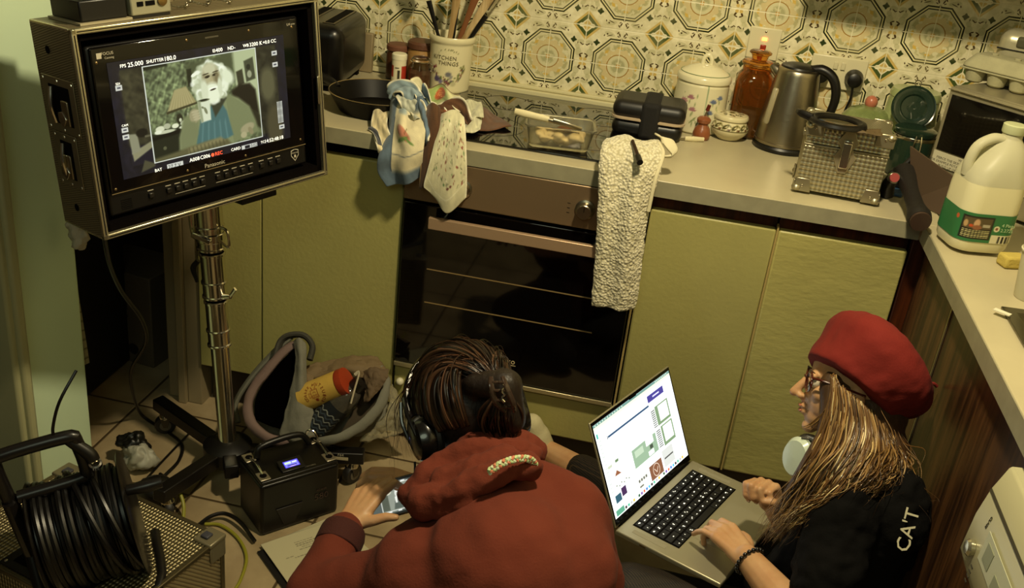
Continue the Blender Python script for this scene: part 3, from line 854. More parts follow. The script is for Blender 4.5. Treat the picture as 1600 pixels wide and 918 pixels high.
b = MB().tube(R_((1030, 224, .035), (1036, 242, -.005), (1024, 280, -.04), (1013, 330, -.05)), .0045, 8, smooth=6).build('side_hem', HEM, t, M=T(L0))
rows = [R_((1022, 208, .06), (1030, 212, .05), (1034, 222, .03)), R_((1036, 214, .04), (1040, 222, .03), (1042, 232, .02)), R_((1052, 220, .05), (1058, 234, .035), (1050, 244, .02)), R_((1054, 236, .06), (1048, 246, .04), (1030, 244, .01))]
cloth('corner_fold', rows, 16, 30, None, HEM, t, .005, M=T(L0))
t = thing('lighter', 'slim black and brown lighter lying on the cream towel', 'lighter', tuple(atY(993, 238, -.04)))
a0 = atY(988, 222, .0) - Vector(t.location); a1 = atY(1000, 254, -.075) - Vector(t.location)
MB().tube([a0, a0.lerp(a1, .7)], .0078, 12, flat=.6).build('body', mat('dark_brown_plastic', '2c1810', .3), t)
MB().tube([a0.lerp(a1, .7), a1], .0075, 12).build('cap', BLACK, t)

t = thing('paring_knife', 'small knife with an ivory handle beside the black lunch box', 'knife', tuple(atZ(1082, 217, .907)), 22)
MB().tube([(.032, 0, 0), (0, 0, 0), (-.022, 0, 0)], [.006, .0075, .006], 12, flat=.7, smooth=4).build('handle', MATS['ivory_handle'], t)
MB().tube([(-.022, 0, 0), (-.07, .004, -.003)], [.005, .002], 8, flat=.3).build('blade', STEEL, t)

# flowered canister
t = thing('canister', 'cream lidded canister painted with pink and blue flowers', 'canister', (.682, .523, ZT))
prof = [(.066, 0), (.071, .004)] + [(.072 + .001 * math.sin(k / 40 * PI), .005 + .125 * k / 50) for k in range(51)] + [(.068, .136)]
o = MB().lathe(prof, 140).build('body', PAINTED, t, angle=50)
def f(co):
    u = np.arctan2(co[:, 0], -co[:, 1]) * .072; p = Paint(u, co[:, 2], 'd5cdaa')
    for s in (-.052, -.012, .05): p.line([(s, .02), (s - .004, .06), (s + .003, .11)], .0012, '7a8a5a', .001)
    for (x_, y_, c) in [(-.028, .096, '9a6a70'), (-.018, .064, '9c6c72'), (-.046, .085, 'a8787a'), (.036, .09, '5f6a86'), (.03, .06, '5f6a86'), (.056, .1, '6a7490')]:
        for k in range(5): p.ell(x_ + .006 * math.cos(k * .6 + .3), y_ + .006 * math.sin(k * .6 + .3), .006, .0025, c, math.degrees(k * .6 + .3), .4)
        p.line([(x_, y_), (x_ - .004, y_ - .03)], .001, '6f7f4c', .001)
    for (x_, y_, an) in [(-.05, .04, 60), (-.04, .035, 110), (-.012, .04, 50), (.0, .03, 120), (.03, .03, 70), (-.06, .05, 100)]: p.ell(x_, y_, .014, .002, '7d8a58', an, .4)
    p.line([(.015, .0), (.016, .14)], .0014, '6f8a68', .001)
    return p.c
paint_obj(o, f)
MB().lathe([(.070, .136), (.074, .139), (.0745, .150), (.072, .154), (.064, .160), (.045, .172), (.02, .180), (.001, .182)], 64).build('lid', mat('cream_glaze', 'd8d1ae', .2, coat=.4), t)
q = MB().tube([(.0665 * math.cos(k * PI / 32), .0665 * math.sin(k * PI / 32), .1593) for k in range(64)], .001, 5, closed=True).build('lid_line', mat('sage_line', '7c8c66', .3), t)
MB().tube([(-.012, 0, .176), (-.010, 0, .196), (0, 0, .205), (.010, 0, .196), (.012, 0, .176)], .006, 12, smooth=6).build('knob', MATS['cream_glaze'], t)

# pepper mill
t = thing('pepper_mill', 'small reddish wooden pepper mill with a peg on top', 'mill', (.700, .424, ZT))
MB().lathe([(.020, 0), (.023, .004), (.024, .016), (.020, .030), (.0135, .038), (.013, .042), (.018, .046), (.019, .054), (.014, .060), (.006, .063), (.001, .064)], 32).build('body', mat('turned_wood', '8a5030', .3, coat=.3, var=.15, vscale=20), t)
MB().tube([(0, 0, .062), (.004, 0, .080)], .0018, 8).build('rod', STEEL, t)
MB().tube([(.004, 0, .078), (.007, 0, .094)], [.0055, .005], 12).build('peg', mat('dark_red_wood', '5a1d10', .35), t)

# painted lidded bowl
t = thing('lidded_bowl', 'small cream bowl and lid painted with olive scrolls', 'bowl', (.772, .470, ZT)); t.scale = (1.15,) * 3
o = MB().lathe([(.022, 0), (.026, .002)] + [(.026 + .019 * math.sin(k / 20 * PI / 2), .002 + .026 * k / 20) for k in range(21)] + [(.045 - .009 * k / 10, .028 + .020 * k / 10) for k in range(1, 11)], 96).build('bowl', PAINTED, t, angle=60)
def scroll(co):
    u = np.arctan2(co[:, 0], -co[:, 1]) * .045; p = Paint(u, co[:, 2], 'd2c8a0')
    for k in range(12):
        x_ = -.13 + k * .0235
        p.ell(x_, .036, .009, .0045, '4a4420', 30, .2).ell(x_ + .003, .037, .004, .0018, 'c8bd90', 30, .3).ell(x_ + .011, .040, .006, .0022, '6a6428', -35, .3).ell(x_ + .01, .031, .004, .002, '5a3a20', 0, .3)
    return p.rect(-1, 1, .0265, .0285, '5a5430', .0008).c
paint_obj(o, scroll)
o = MB().lathe([(.036, .048), (.040, .049), (.041, .054), (.039, .058)] + [(.038 * (1 - k / 12) + .0006, .059 + .004 * math.sin(k / 12 * PI / 2)) for k in range(13)], 96).build('lid', PAINTED, t, angle=60)
def f(co):
    p = Paint(co[:, 0], co[:, 1], 'd2c8a0')
    for k in range(8):
        a = k * PI / 4; p.ell(.022 * math.cos(a), .022 * math.sin(a), .009, .004, '4a4420', math.degrees(a) + 50, .2).ell(.022 * math.cos(a), .022 * math.sin(a), .004, .0015, 'cfc498', math.degrees(a) + 50, .3)
    return p.ell(0, 0, .007, .007, '5f5a2a', 0, .3).ring(0, 0, .034, .0015, '6a6230').c
paint_obj(o, f)

# amber storage jar
AMBER = mat('amber_glass', 'd8963c', .05, trans=.95, ior=1.45)
t = thing('glass_jar', 'amber glass storage jar half full of ground coffee', 'jar', (.818, .540, ZT))
MB().rings([rr(.092, .092, .03, 0), rr(.10, .10, .034, .004), rr(.102, .102, .034, .05), rr(.104, .104, .034, .150), rr(.096, .096, .04, .168), rr(.080, .080, .038, .178), rr(.080, .080, .038, .190), rr(.075, .075, .035, .190), rr(.075, .075, .035, .178), rr(.090, .090, .036, .166), rr(.098, .098, .03, .149), rr(.095, .095, .03, .008), rr(.05, .05, .02, .006)]).build('glass', AMBER, t)
MB().rings([rr(.09, .09, .028, .009), rr(.092, .092, .03, .012), rr(.092, .092, .03, .068), rr(.086, .086, .028, .072)]).build('coffee', mat('ground_coffee', '2c180c', .95, bump=.5, bscale=200), t)
MB().lathe([(.034, .186), (.037, .192), (.044, .195), (.045, .202), (.041, .206), (.034, .208), (.026, .2085), (.020, .211), (.024, .222), (.030, .226), (.030, .230), (.024, .234), (.001, .236)], 40).build('stopper', AMBER, t)

# kettle
t = thing('kettle', 'brushed steel electric kettle with a black handle', 'kettle', (.918, .462, ZT), -12)
MB().lathe([(.072, 0), (.078, .002), (.080, .010), (.076, .016)], 56).build('power_base', BLACK, t)
MB().lathe([(.074, .016), (.0785, .018), (.0785, .024), (.076, .026)] + [(.076 - .022 * (k / 20) ** 1.25, .026 + .185 * k / 20) for k in range(21)] + [(.052, .2145), (.047, .218)], 64).build('body', STEEL, t, angle=45)
MB().lathe([(.048, .217), (.046, .222), (.030, .227), (.001, .2275)], 48).build('lid', BLACK, t)
MB().tube([(.030, 0, .217), (.060, 0, .222), (.090, 0, .205), (.106, 0, .165), (.102, 0, .115), (.086, 0, .075), (.072, 0, .06)], [.012, .013, .013, .012, .011, .010, .009], 16, smooth=6, flat=1.1).build('handle', BLACK, t)
MB().tube([(.070, 0, .04), (.076, 0, .07), (.070, 0, .12)], [.01, .014, .01], 12, flat=1.6).build('handle_mount', BLACK, t)
ww = MB()
w = MB().tube([(-.0475, -.0545, .070), (-.047, -.0545, .074), (-.0405, -.0465, .160), (-.040, -.0455, .164)], [.006, .009, .009, .006], 14, flat=.9).build('water_window', mat('window_plastic', 'b8ad8a', .2, trans=.4), t)
MB().tube([(-.047, 0, .196), (-.062, 0, .206), (-.072, 0, .213)], [.018, .014, .008], 12, flat=1.2).build('spout', STEEL, t)

# wall switch and sockets
PLATE = mat('ivory_plastic', 'cdc5a2', .3)
t = thing('fused_switch', 'ivory switch plate with a glowing red neon above the amber jar', 'switch', (.825, .626, 1.14))
MB().box((0, -.005, 0), (.086, .010, .086)).build('plate', PLATE, t, bevel=.003)
MB().box((0, -.0105, .012), (.014, .003, .009)).build('neon', mat('red_neon', 'ff5a2a', .3, emit=9, ecol='ff6a30'), t, bevel=.001)
MB().box((0, -.012, -.012), (.016, .006, .018)).build('rocker', mat('red_rocker', '8a2c18', .3), t, bevel=.002)
MB().ball((0, -.0108, .032), (.003, .001, .003), 10).build('screw', STEEL, t)
t = thing('double_socket', 'ivory double socket on the tiles behind the kettle', 'socket', (1.037, .626, 1.09))
MB().box((0, -.005, 0), (.150, .010, .088)).build('plate', PLATE, t, bevel=.003)
for s in (-.010, .010): MB().box((s, -.0115, .022), (.011, .005, .020), RX(6)).build('rocker', PLATE, t, bevel=.001)
for s in (-.066, .066): MB().ball((s, -.0105, .0), (.003, .001, .003), 10).build('screw', STEEL, t)
for k, (xx, lab) in enumerate(((-.045, 'black plug in the left socket behind the kettle'), (.045, 'black plug in the right socket above the green pot'))):
    t = thing('plug', lab, 'plug', (1.037 + xx, .616, 1.083), group=None)
    MB().rings([[(q[0], 0, q[1]) for q in circ(20, .024)], [(q[0] * 1, -.010, q[1]) for q in circ(20, .025)], [(q[0], -.030, q[1] - .002) for q in circ(20, .019)], [(q[0], -.034, q[1] - .003) for q in circ(20, .012)]]).build('body', BLACK, t)
    MB().tube([(0, -.020, -.018), (.002, -.022, -.05), (-.004, -.02, -.10), (.01, -.03, -.165)], .0035, 8, smooth=5).build('cable', BLACK, t)

# green lidded pot
GGLAZE = mat('green_glaze', '5d6f38', .22, coat=.4, bump=.8, bscale=55, var=.35, vscale=45, bdist=.004)
t = thing('lidded_pot', 'green leafy glazed pot with a pink knob behind the small aluminium case', 'pot', (1.128, .525, ZT)); t.scale = (1, 1, 1.38)
MB().lathe([(.040, 0), (.055, .006), (.066, .03), (.066, .05), (.060, .066)], 48).build('pot', GGLAZE, t)
MB().lathe([(.066, .064), (.069, .067), (.066, .074), (.05, .088), (.022, .096), (.001, .098)], 48).build('lid', mat('leafy_lid', '7a8650', .25, coat=.4, bump=.9, bscale=40, var=.3, vscale=30, bdist=.005), t)
MB().ball((0, 0, .104), (.017, .017, .013), 20).build('knob', mat('pink_knob', 'b06a50', .3, coat=.3), t)

# pale green barrel jar, dark green lid, dark green clip jar
t = thing('barrel_jar', 'pale green ribbed jar against the tiles left of the microwave', 'jar', (1.236, .535, ZT)); t.scale = (1.05, 1.05, 1.32)
MB().lathe([(.05, 0), (.055, .004), (.062, .035), (.0635, .037), (.0635, .043), (.063, .045), (.065, .08), (.0665, .082), (.0665, .088), (.065, .09), (.061, .128), (.0625, .130), (.0625, .136), (.058, .145), (.001, .146)], 48).build('jar', mat('pale_green_glaze', '98a26c', .25, coat=.3), t)
DKG = mat('dark_green_enamel', '1c2c20', .18, coat=.5)
Ml = fm(atY(1427, 168, .455), (1, 0, 0), (0, .35, .94))
t = thing('pot_lid', 'round dark green enamel lid with a wire loop leaning on the ribbed jar', 'lid', M=Ml)
MB().lathe([(.001, -.001), (.030, 0), (.034, .004), (.050, .006), (.053, .003), (.056, .004), (.056, .001), (.050, -.004), (.001, -.006)], 48).build('lid', DKG, t)
MB().tube([(.008 * math.cos(k * PI / 8), .062 + .008 * math.sin(k * PI / 8), .002) for k in range(16)], .0014, 6, closed=True).build('wire_loop', CHROME, t)
t = thing('clip_jar', 'dark green clip-top jar with a steel band beside the small aluminium case', 'jar', (1.228, .385, ZT))
MB().lathe([(.045, 0), (.05, .004), (.052, .10), (.049, .108)], 40).build('jar', DKG, t)
MB().lathe([(.051, .110), (.0525, .113), (.052, .122), (.045, .126), (.001, .127)], 40).build('lid', DKG, t)
MB().lathe([(.0525, .100), (.0530, .101), (.0530, .107), (.0525, .108)], 40, cap=False).build('band', CHROME, t)
MB().tube([(-.006, -.054, .116), (-.008, -.060, .10), (-.008, -.058, .07), (.008, -.058, .07), (.008, -.060, .10), (.006, -.054, .116)], .0015, 6, smooth=4).build('clasp', CHROME, t)

# microwave
Mm = fm(Vector((1.262, .300, .905)), (.715, -.699, 0), (.699, .715, 0))
t = thing('microwave', 'silver microwave oven with a black door set across the corner', 'microwave', M=Mm)
SILV = mat('silver_paint', 'a8a083', .35, .6)
MB().bb(0, .46, 0.004, .30, .0, .255).build('casing', SILV, t, bevel=.006)
MB().bb(.002, .458, -.008, .003, .005, .253).build('door_frame', SILV, t, bevel=.003)
MB().bb(.012, .35, -.0105, -.008, .100, .236).build('door_glass', mat('microwave_glass', '0b0908', .1, coat=.4), t, bevel=.001)
MB().bb(0.0, .458, -.013, -.008, .246, .2475).build('edge_line', CHROME, t)
lab = MB().bb(.010, .30, -.0125, -.0105, .062, .098).build('warning_label', mat('label_white', 'bdb79c', .5), t)
for k, s_ in enumerate(('WARNING', 'PIERCE THE SKIN OF FOODS', '(FOR EXAMPLE POTATOES, SAUSAGES)', 'BUILD UP OF PRESSURE')):
    text('lettering', s_, .0085 if k else .009, fm((.10 if k == 0 else .075 - .0 * k, -.0127, .092 - k * .009), (1, 0, 0), (0, 0, 1)), mat('dark_print', '3a3428', .6), lab, .0001)
for s in (.05, .41): MB().bb(s - .02, s + .02, .02, .06, -.0045, .0).build('foot', BLACK, t)

# egg carton
Me = fm(Vector((1.385, .365, 1.1615)), (.80, -.60, 0), (.60, .80, 0))
t = thing('egg_carton', 'grey pulp egg carton on top of the microwave', 'carton', M=Me)
PULP = mat('grey_pulp', '9a9676', .9, bump=.5, bscale=160, var=.1, vscale=30)
b = MB()
for i in range(3):
    for j in range(2):
        b.lathe([(.014, 0), (.020, .004), (.026, .03), (.027, .034)], 20, T((-.055 + i * .055, -.026 + j * .052, 0)))
b.box((0, 0, .033), (.170, .112, .004))
b.build('tray', PULP, t, bevel=.001)
MB().rings([rr(.172, .114, .02, .036), rr(.168, .108, .02, .045), rr(.135, .080, .02, .068), rr(.10, .05, .015, .070)]).build('lid', PULP, t, bevel=.003)
for s in (-.028, .028): MB().lathe([(.0075, .0685), (.008, .0735), (.006, .0745), (.001, .075)], 16, T((s, -.012, 0))).build('closure_stud', PULP, t)

t = thing('radio', 'silver radio with a rounded front behind the egg carton', 'radio', M=fm(Vector((1.455, .465, 1.1615)), (.93, -.36, 0), (.36, .93, 0)))
MB().box((.03, 0, .062), (.20, .09, .124)).build('casing', mat('radio_silver', 'b7b193', .3, .5), t, bevel=.028, bseg=6)
MB().box((.04, -.038, .098), (.14, .02, .030)).build('dial_window', mat('dim_display', '4c4a38', .15), t, bevel=.008, bseg=3)
MB().box((.03, -.0435, .0785), (.198, .008, .003)).build('trim_line', BLACK, t)
MB().cyl((.045, -.05, .055), (.045, -.04, .055), .008).build('button', BLACK, t)

# small aluminium case
m, b, x, y, z, vec = nmat('dimpled_aluminium', .32, .75)
k1 = ((x + y) * 300 + z * 330).sin() * ((x + y) * 300 - z * 330).sin()
setc(b, mixc(k1.below(0, 1.4), 'c8c0a0', '8f8668')); setbump(b, k1, .5, .002)
DIMP = m
ALU = mat('aluminium', 'a9a186', .35, .85)
Ma = fm(Vector((1.022, .072, ZT)), (.191, -.014, 0), (.014, .191, 0))
t = thing('tool_case', 'small dimpled aluminium case with a steel latch on the worktop', 'case', M=Ma @ Matrix.Diagonal((1, 1, 1.08, 1)))
MB().box((0, .075, .058), (.188, .140, .100)).build('lower_body', DIMP, t, bevel=.003)
MB().box((0, .075, .134), (.188, .140, .044)).build('lid', DIMP, t, bevel=.003)
MB().box((0, .075, .110), (.191, .143, .004)).build('rim_strip', ALU, t, bevel=.001)
for sx in (-1, 1):
    for (zz, s) in ((.012, 1), (.152, -1)):
        for sy in (0, 1):
            b = MB().ball((sx * .090, .008 + sy * .134, zz), (.012, .012, .009), 12)
            b.box((sx * .078, .003 + sy * .144, zz + s * .008), (.042, .004, .030), taper=.7 if s > 0 else 1.0)
            b.box((sx * .097, .020 + sy * .11, zz + s * .005), (.004, .030, .022))
            c_ = b.build('corner_cap', ALU, t, bevel=.002)
            MB().ball((sx * .078, .0005 + sy * .149, zz + s * .006), (.003, .002, .003), 8).build('rivet', CHROME, c_)
la = MB().prism([(-.025, -.014), (-.009, -.048), (.009, -.048), (.025, -.014), (.014, .006), (.024, .020), (.009, .044), (-.009, .044), (-.024, .020), (-.014, .006)], 0, .003).build('latch_plate', mat('latch_steel', 'b8ae8e', .3, .7), t, M=T((0, .003, .108)) @ RX(90), bevel=.001)
MB().box((0, -.004, .100), (.020, .006, .056)).build('latch_lever', CHROME, t, bevel=.002)
MB().box((0, -.005, .130), (.020, .006, .008)).build('latch_hook', CHROME, t, bevel=.002)
MB().tube([(0.022 * q, -.003, .09 + .006) for q in (-.5, 0, .5)], .002, 6).build('latch_pin', CHROME, t)
for s in (-1, 1): MB().box((s * .097, .075, .12), (.006, .03, .012)).build('hinge_tab', ALU, t, bevel=.001)

t = thing('lens_ring', 'black rubber ring lying on the small aluminium case', 'ring', tuple(Vector(atZ(1308, 194, 1.076))))
MB().lathe([(.045, 0), (.060, 0), (.063, .004), (.061, .010), (.052, .012), (.044, .007), (.044, .002)], 48, cap=False, sx=1.05).build('ring', mat('black_rubber', '100d0b', .4), t)
MB().tube([(-.058, 0, .006), (-.082, .012, .010), (-.09, .03, .010)], [.010, .009, .006], 10, flat=.6, smooth=4).build('tab', MATS['black_rubber'], t)
t = thing('paper_scrap', 'crumpled brown wrapper under the black ring on the small case', 'paper', tuple(atZ(1330, 205, 1.0705)))
def sheet_scrap(t, w, d, m, seed=1, h=.01, n=14):
    rr_ = random.Random(seed); ph = [rr_.uniform(0, 6) for _ in range(4)]
    b = MB().grid(lambda u, v: ((u - .5) * w, (v - .5) * d, .002 + h * abs(math.sin(u * 6 + ph[0]) * math.sin(v * 5 + ph[1])) + .3 * h * math.sin(u * 15 + v * 11 + ph[2]) + .3 * h), n, n)
    return b.build('sheet', m, t, solid=.0008, angle=20)
sheet_scrap(t, .13, .05, mat('brown_paper', '5a4a30', .6), 4, .006)
t = thing('blue_pen_cap', 'small blue plastic strip on the left edge of the aluminium case', 'strip', M=Ma @ T((-.072, .022, .1692)) @ RZ(-10))
MB().box((0, 0, .003), (.035, .010, .006)).build('strip', mat('dull_blue_plastic', '34506e', .4), t, bevel=.002)

# torch, brown card, small things in the corner
p0 = atZ(1438, 345, .93); p1 = atZ(1418, 285, .96)
t = thing('torch', 'black rubber torch lying over the worktop corner', 'torch', tuple(p0))
d = p1 - p0
MB().tube([(0, 0, 0), d * .1, d * .35, d * .75, d * 1.1, d * 1.3], [.024, .0265, .019, .018, .023, .024], 24, smooth=3).build('body', mat('torch_rubber', '171310', .6, bump=.3, bscale=90), t)
MB().tube([d * -.03, d * .04], [.022, .0245], 24).build('end_cap', mat('brown_rubber', '3b2a20', .5), t)
t = thing('valve_tool', 'chrome tool with a round red button beside the aluminium case', 'tool', tuple(atZ(1398, 278, .965)))
MB().cyl((0, .0, 0), (-.004, -.018, .006), .0095, .0105, 20).build('red_button', mat('red_button', '8a2414', .35), t)
MB().cyl((0, .022, -.006), (0, 0, 0), .013, .013, 20).build('collar', CHROME, t)
MB().tube([(.005, .01, -.004), (.026, .004, .004), (.04, .03, .012)], [.008, .009, .006], 10, smooth=4).build('arm', CHROME, t)
MB().tube([(0, .02, -.006), (0, .045, -.03), (.004, .05, -.06)], [.014, .016, .016], 14, smooth=3).build('grip', BLACK, t)
t = thing('gadget', 'black gadget on a blue pad between the aluminium case and the torch', 'gadget', tuple(atZ(1392, 300, .902)), -20)
MB().box((0, .02, .004), (.06, .09, .008)).build('pad', MATS['dull_blue_plastic'], t, bevel=.002)
MB().box((.0, .04, .028), (.045, .05, .04)).build('body', BLACK, t, bevel=.008)
MB().tube([(.0, .05, .045), (.02, .06, .08), (.03, .05, .06)], .007, 10, smooth=4).build('arm', BLACK, t)
# brown card leaning
c0, c1, c2, c3 = atZ(1424, 312, .904), atY(1423, 228, .18), atY(1500, 283, .10), atZ(1490, 345, .904)
t = thing('clipboard', 'dark brown card leaning between the jars and the milk', 'card', tuple(c0))
n_ = (c1 - c0).cross(c3 - c0).normalized() * .002
MB().add([c0 - c0 - n_, c1 - c0 - n_, c2 - c0 - n_, c3 - c0 - n_, n_, c1 - c0 + n_, c2 - c0 + n_, c3 - c0 + n_], [(0, 1, 2, 3), (4, 7, 6, 5), (0, 4, 5, 1), (1, 5, 6, 2), (2, 6, 7, 3), (3, 7, 4, 0)]).build('card', mat('brown_card', '4a3a2a', .6), t)

# milk
t = thing('milk_bottle', 'four pint plastic milk bottle with a green label', 'bottle', (1.29, -.102, ZT), 14); t.scale = (1.08, 1.08, 1.07)
HDPE = mat('milky_plastic', 'd2ceae', .35, trans=.35, alpha=1, ior=1.2)
MILK = mat('milk_filled_plastic', 'd6cfa6', .35, coat=.1)
def ms(w, d, r, z): return rr(w, d, r, z, 8)
low = [ms(.09, .085, .03, .004), ms(.108, .102, .03, .008), ms(.114, .108, .03, .016), ms(.1155, .1095, .03, .03), ms(.1155, .1095, .03, .12), ms(.114, .108, .032, .142)]
MB().rings(low).build('milk', MILK, t)
def sh(R, dx, dy=0): return [(p[0] + dx, p[1] + dy, p[2]) for p in R]
up = [ms(.114, .108, .032, .1421), ms(.112, .106, .035, .155), sh(ms(.100, .098, .038, .175), .004), sh(ms(.080, .084, .034, .195), .010), sh(ms(.058, .062, .026, .213), .014), sh(ms(.040, .042, .019, .224), .016), sh(ms(.037, .037, .018, .228), .016), sh(ms(.037, .037, .018, .236), .016)]
MB().rings(up).build('shoulder', HDPE, t)
MB().tube([(-.048, 0, .150), (-.052, 0, .175), (-.044, 0, .205), (-.020, 0, .222), (.0, 0, .222)], [.012, .0098, .0098, .0098, .010], 14, smooth=6, flat=1.2).build('handle', HDPE, t)
MB().lathe([(.0205, .236), (.0215, .238), (.0215, .252), (.019, .254), (.001, .2545)], 32, T((.016, 0, 0))).build('cap', mat('pale_green_cap', 'b5b990', .4), t)
def band_grid(z0, z1, n1=260, n2=60, o_=.0012):
    pts = [Vector(p) for p in rr(.1155, .1095, .03, 0, 8)]
    pts = pts + [pts[0]]
    d = [0]
    for a_, b_ in zip(pts[:-1], pts[1:]): d.append(d[-1] + (b_ - a_).length)
    Lm = d[-1]; V = []; S = []
    for j in range(n2):
        for i in range(n1):
            s_ = Lm * i / (n1 - 1); k = 0
            while k < len(d) - 2 and d[k + 1] < s_: k += 1
            q = pts[k].lerp(pts[k + 1], (s_ - d[k]) / (d[k + 1] - d[k])); nn_ = Vector((q.x, q.y, 0)).normalized()
            V.append((q.x + nn_.x * o_, q.y + nn_.y * o_, z0 + (z1 - z0) * j / (n2 - 1))); S.append(s_)
    return V, S, Lm, n1, n2
V, S, Lm, n1, n2 = band_grid(.030, .088)
b = MB().add(V, [(j * n1 + i, j * n1 + i + 1, (j + 1) * n1 + i + 1, (j + 1) * n1 + i) for j in range(n2 - 1) for i in range(n1 - 1)])
o = b.build('label', PRINTED, t, angle=0)
front = Lm * .645                                   # arc position of the middle of the front (-y side)
S = np.array(S) - front; Zl = np.array([p[2] for p in V]) - .030
p = Paint(S, Zl, '2f6b3c')
p.rect(-.040, .020, .006, .052, '1d1a10', .001)
p.rect(-.037, .017, .027, .049, '55482e', .001).ell(-.012, .038, .006, .009, 'c09a74', 0, .3).ell(-.010, .030, .009, .005, '8a5a3c', 0, .3).ell(-.022, .033, .004, .003, 'b54a24', 0, .3).rect(.000, .014, .031, .037, 'a59c84').ell(-.032, .036, .004, .007, 'b09060', 0, .3)
for k in range(5):
    for q in range(9): p.rect(-.036 + q * .006, -.0312 + q * .006 + (k * q) % 2 * .0006, .009 + k * .0035, .0105 + k * .0035, 'c4bd86', .0005)
p.rect(.022, .075, -.01, .017, 'cfc9a6').rect(.070, .15, -.01, .1, 'cfc9a6')
for k in range(15): p.rect(.036 + k * .0019, .0368 + k * .0019 + (k % 3) * .0003, .001, .0155, '1e1a12', .0004)
p.ell(.029, .030, .006, .006, 'cfc9a6', 0, .1).ell(.029, .030, .003, .003, '7a4a34', 0, .2).ell(.062, .032, .005, .003, 'cfc9a6', 0, .1)
for k in range(6): p.rect(.080, .098, .004 + k * .008, .009 + k * .008, '6a6a54', .0006)
p.ell(-.052, .044, .004, .005, 'b5542c', 0, .3).rect(-.3, -.066, -.01, .1, '2f6b3c')
setcol(o.data, p.c)
for s_, zz, sz in (('4 Pints', .068, .0095), ('2.272L', .058, .0095)):
    o = text('lettering', s_, sz, fm((.033, -.0565, zz), (1, 0, 0), (0, 0, 1)), mat('pale_green_print', 'a8c090', .5), t, .0002, 'CENTER')

# paper cup, sponge, sink
t = thing('paper_cup', 'white paper cup standing by the sink', 'cup', (1.352, -.352, ZT))
MB().lathe([(.028, 0), (.029, .002), (.040, .092), (.0425, .093), (.043, .096), (.041, .098), (.039, .096), (.028, .006), (.001, .005)], 48).build('cup', mat('white_card', 'c4bfa0', .5), t)
t = thing('sponge', 'yellow sponge behind the paper cup', 'sponge', tuple(atZ(1577, 420, ZT)), 20)
MB().box((.012, .015, .013), (.05, .035, .026)).build('sponge', mat('yellow_sponge', 'b9a552', .9, bump=.8, bscale=150), t, bevel=.005)
t = thing('sink', 'stainless steel sink drainer set into the right worktop', 'sink', (1.28, -.43, .9))
SINK = mat('sink_steel', '77715c', .25, .95)
b = MB().rings([[(0, 0, 0), (.5, .05, 0), (.5, -1.0, 0), (.0, -1.0, 0)], [(0, 0, .006), (.5, .05, .006), (.5, -1.0, .006), (.0, -1.0, .006)], [(.022, -.022, .006), (.48, .025, .006), (.48, -.98, .006), (.022, -.98, .006)], [(.028, -.028, .002), (.474, .019, .002), (.474, -.974, .002), (.028, -.974, .002)]])
b.build('drainer', SINK, t, bevel=.002)
for k in range(6): MB().bb(.06 + k * .045, .068 + k * .045, -.9, -.08, .002, .005).build('drain_rib', SINK, t, bevel=.001)
t = thing('paper_tag', 'small white tag lying on the corner of the sink', 'tag', tuple(atZ(1566, 488, .9085)), -35)
MB().box((0, 0, .001), (.030, .012, .002)).build('tag', mat('tag_white', 'd8d4bc', .5), t)
t = thing('cable_bundle', 'dark tangled cable behind the milk bottle', 'cable', tuple(atZ(1600, 330, .905)))
rnd = random.Random(2)
MB().tube([(.0 + rnd.uniform(-.04, .05), .03 + rnd.uniform(-.05, .05), .012 + .05 * rnd.random()) for _ in range(14)], .009, 8, smooth=5).build('cable', mat('dark_cable', '2c281c', .5), t)
# ------------------------------------------------------------------ monitor in its flight case on a wheeled stand
Mm = T((-.243, -.495, 1.05)) @ Matrix.Rotation(1.07, 4, 'Z') @ Matrix.Rotation(-.068, 4, 'X') @ Matrix.Rotation(-.05, 4, 'Y')
t = thing('monitor_flight_case', 'aluminium edged flight case housing the monitor, mounted on the chrome stand', 'case', M=Mm)
m, b, x, y, z, vec = nmat('ribbed_laminate', .4, .35)
k1 = ((z + y * .3) * 1500).sin()
setc(b, mixc(k1.below(0, 1.5), '86795c', '5f543e')); setbump(b, k1, .3, .0008)
RIB = m
w_, h_, d_ = .266, .19, .142
for nm, c, s in (('side_panel', (-w_ + .004, d_ / 2 + .002, 0), (.008, d_ - .006, .372)), ('side_panel', (w_ - .004, d_ / 2 + .002, 0), (.008, d_ - .006, .372)),
                 ('top_panel', (0, d_ / 2 + .002, h_ - .004), (.526, d_ - .006, .008)), ('bottom_panel', (0, d_ / 2 + .002, -h_ + .004), (.526, d_ - .006, .008))):
    MB().box(c, s).build(nm, RIB, t, bevel=.001)
FOAM = mat('black_foam', '0a0706', .95, ior=1.1, bump=.6, bscale=250)
MB().box((0, d_ - .004, 0), (.52, .006, .37)).build('back_panel', FOAM, t)
for c, s in (((0, .07, -.174), (.516, .12, .014)), ((0, .07, .174), (.516, .12, .014)), ((-.252, .07, 0), (.012, .12, .36)), ((.252, .07, 0), (.012, .12, .36))):
    MB().box(c, s).build('foam_lining', FOAM, t)
EXTR = mat('edge_extrusion', 'c9c0a0', .25, .85)
for zz in (h_, -h_):
    e = MB().bb(-w_, w_, -.002, .010, zz - .010 if zz > 0 else zz, zz if zz > 0 else zz + .010).build('edge_extrusion', EXTR, t, bevel=.002)
    MB().bb(-w_ + .01, w_ - .01, -.0026, -.0018, zz * .974 - .0008, zz * .974 + .0008).build('groove', MATTE, e)
for xx in (w_, -w_):
    e = MB().bb(xx - .010 if xx > 0 else xx, xx if xx > 0 else xx + .010, -.002, .010, -h_, h_).build('edge_extrusion', EXTR, t, bevel=.002)
    MB().bb(xx * .982 - .0008, xx * .982 + .0008, -.0026, -.0018, -h_ + .01, h_ - .01).build('groove', MATTE, e)
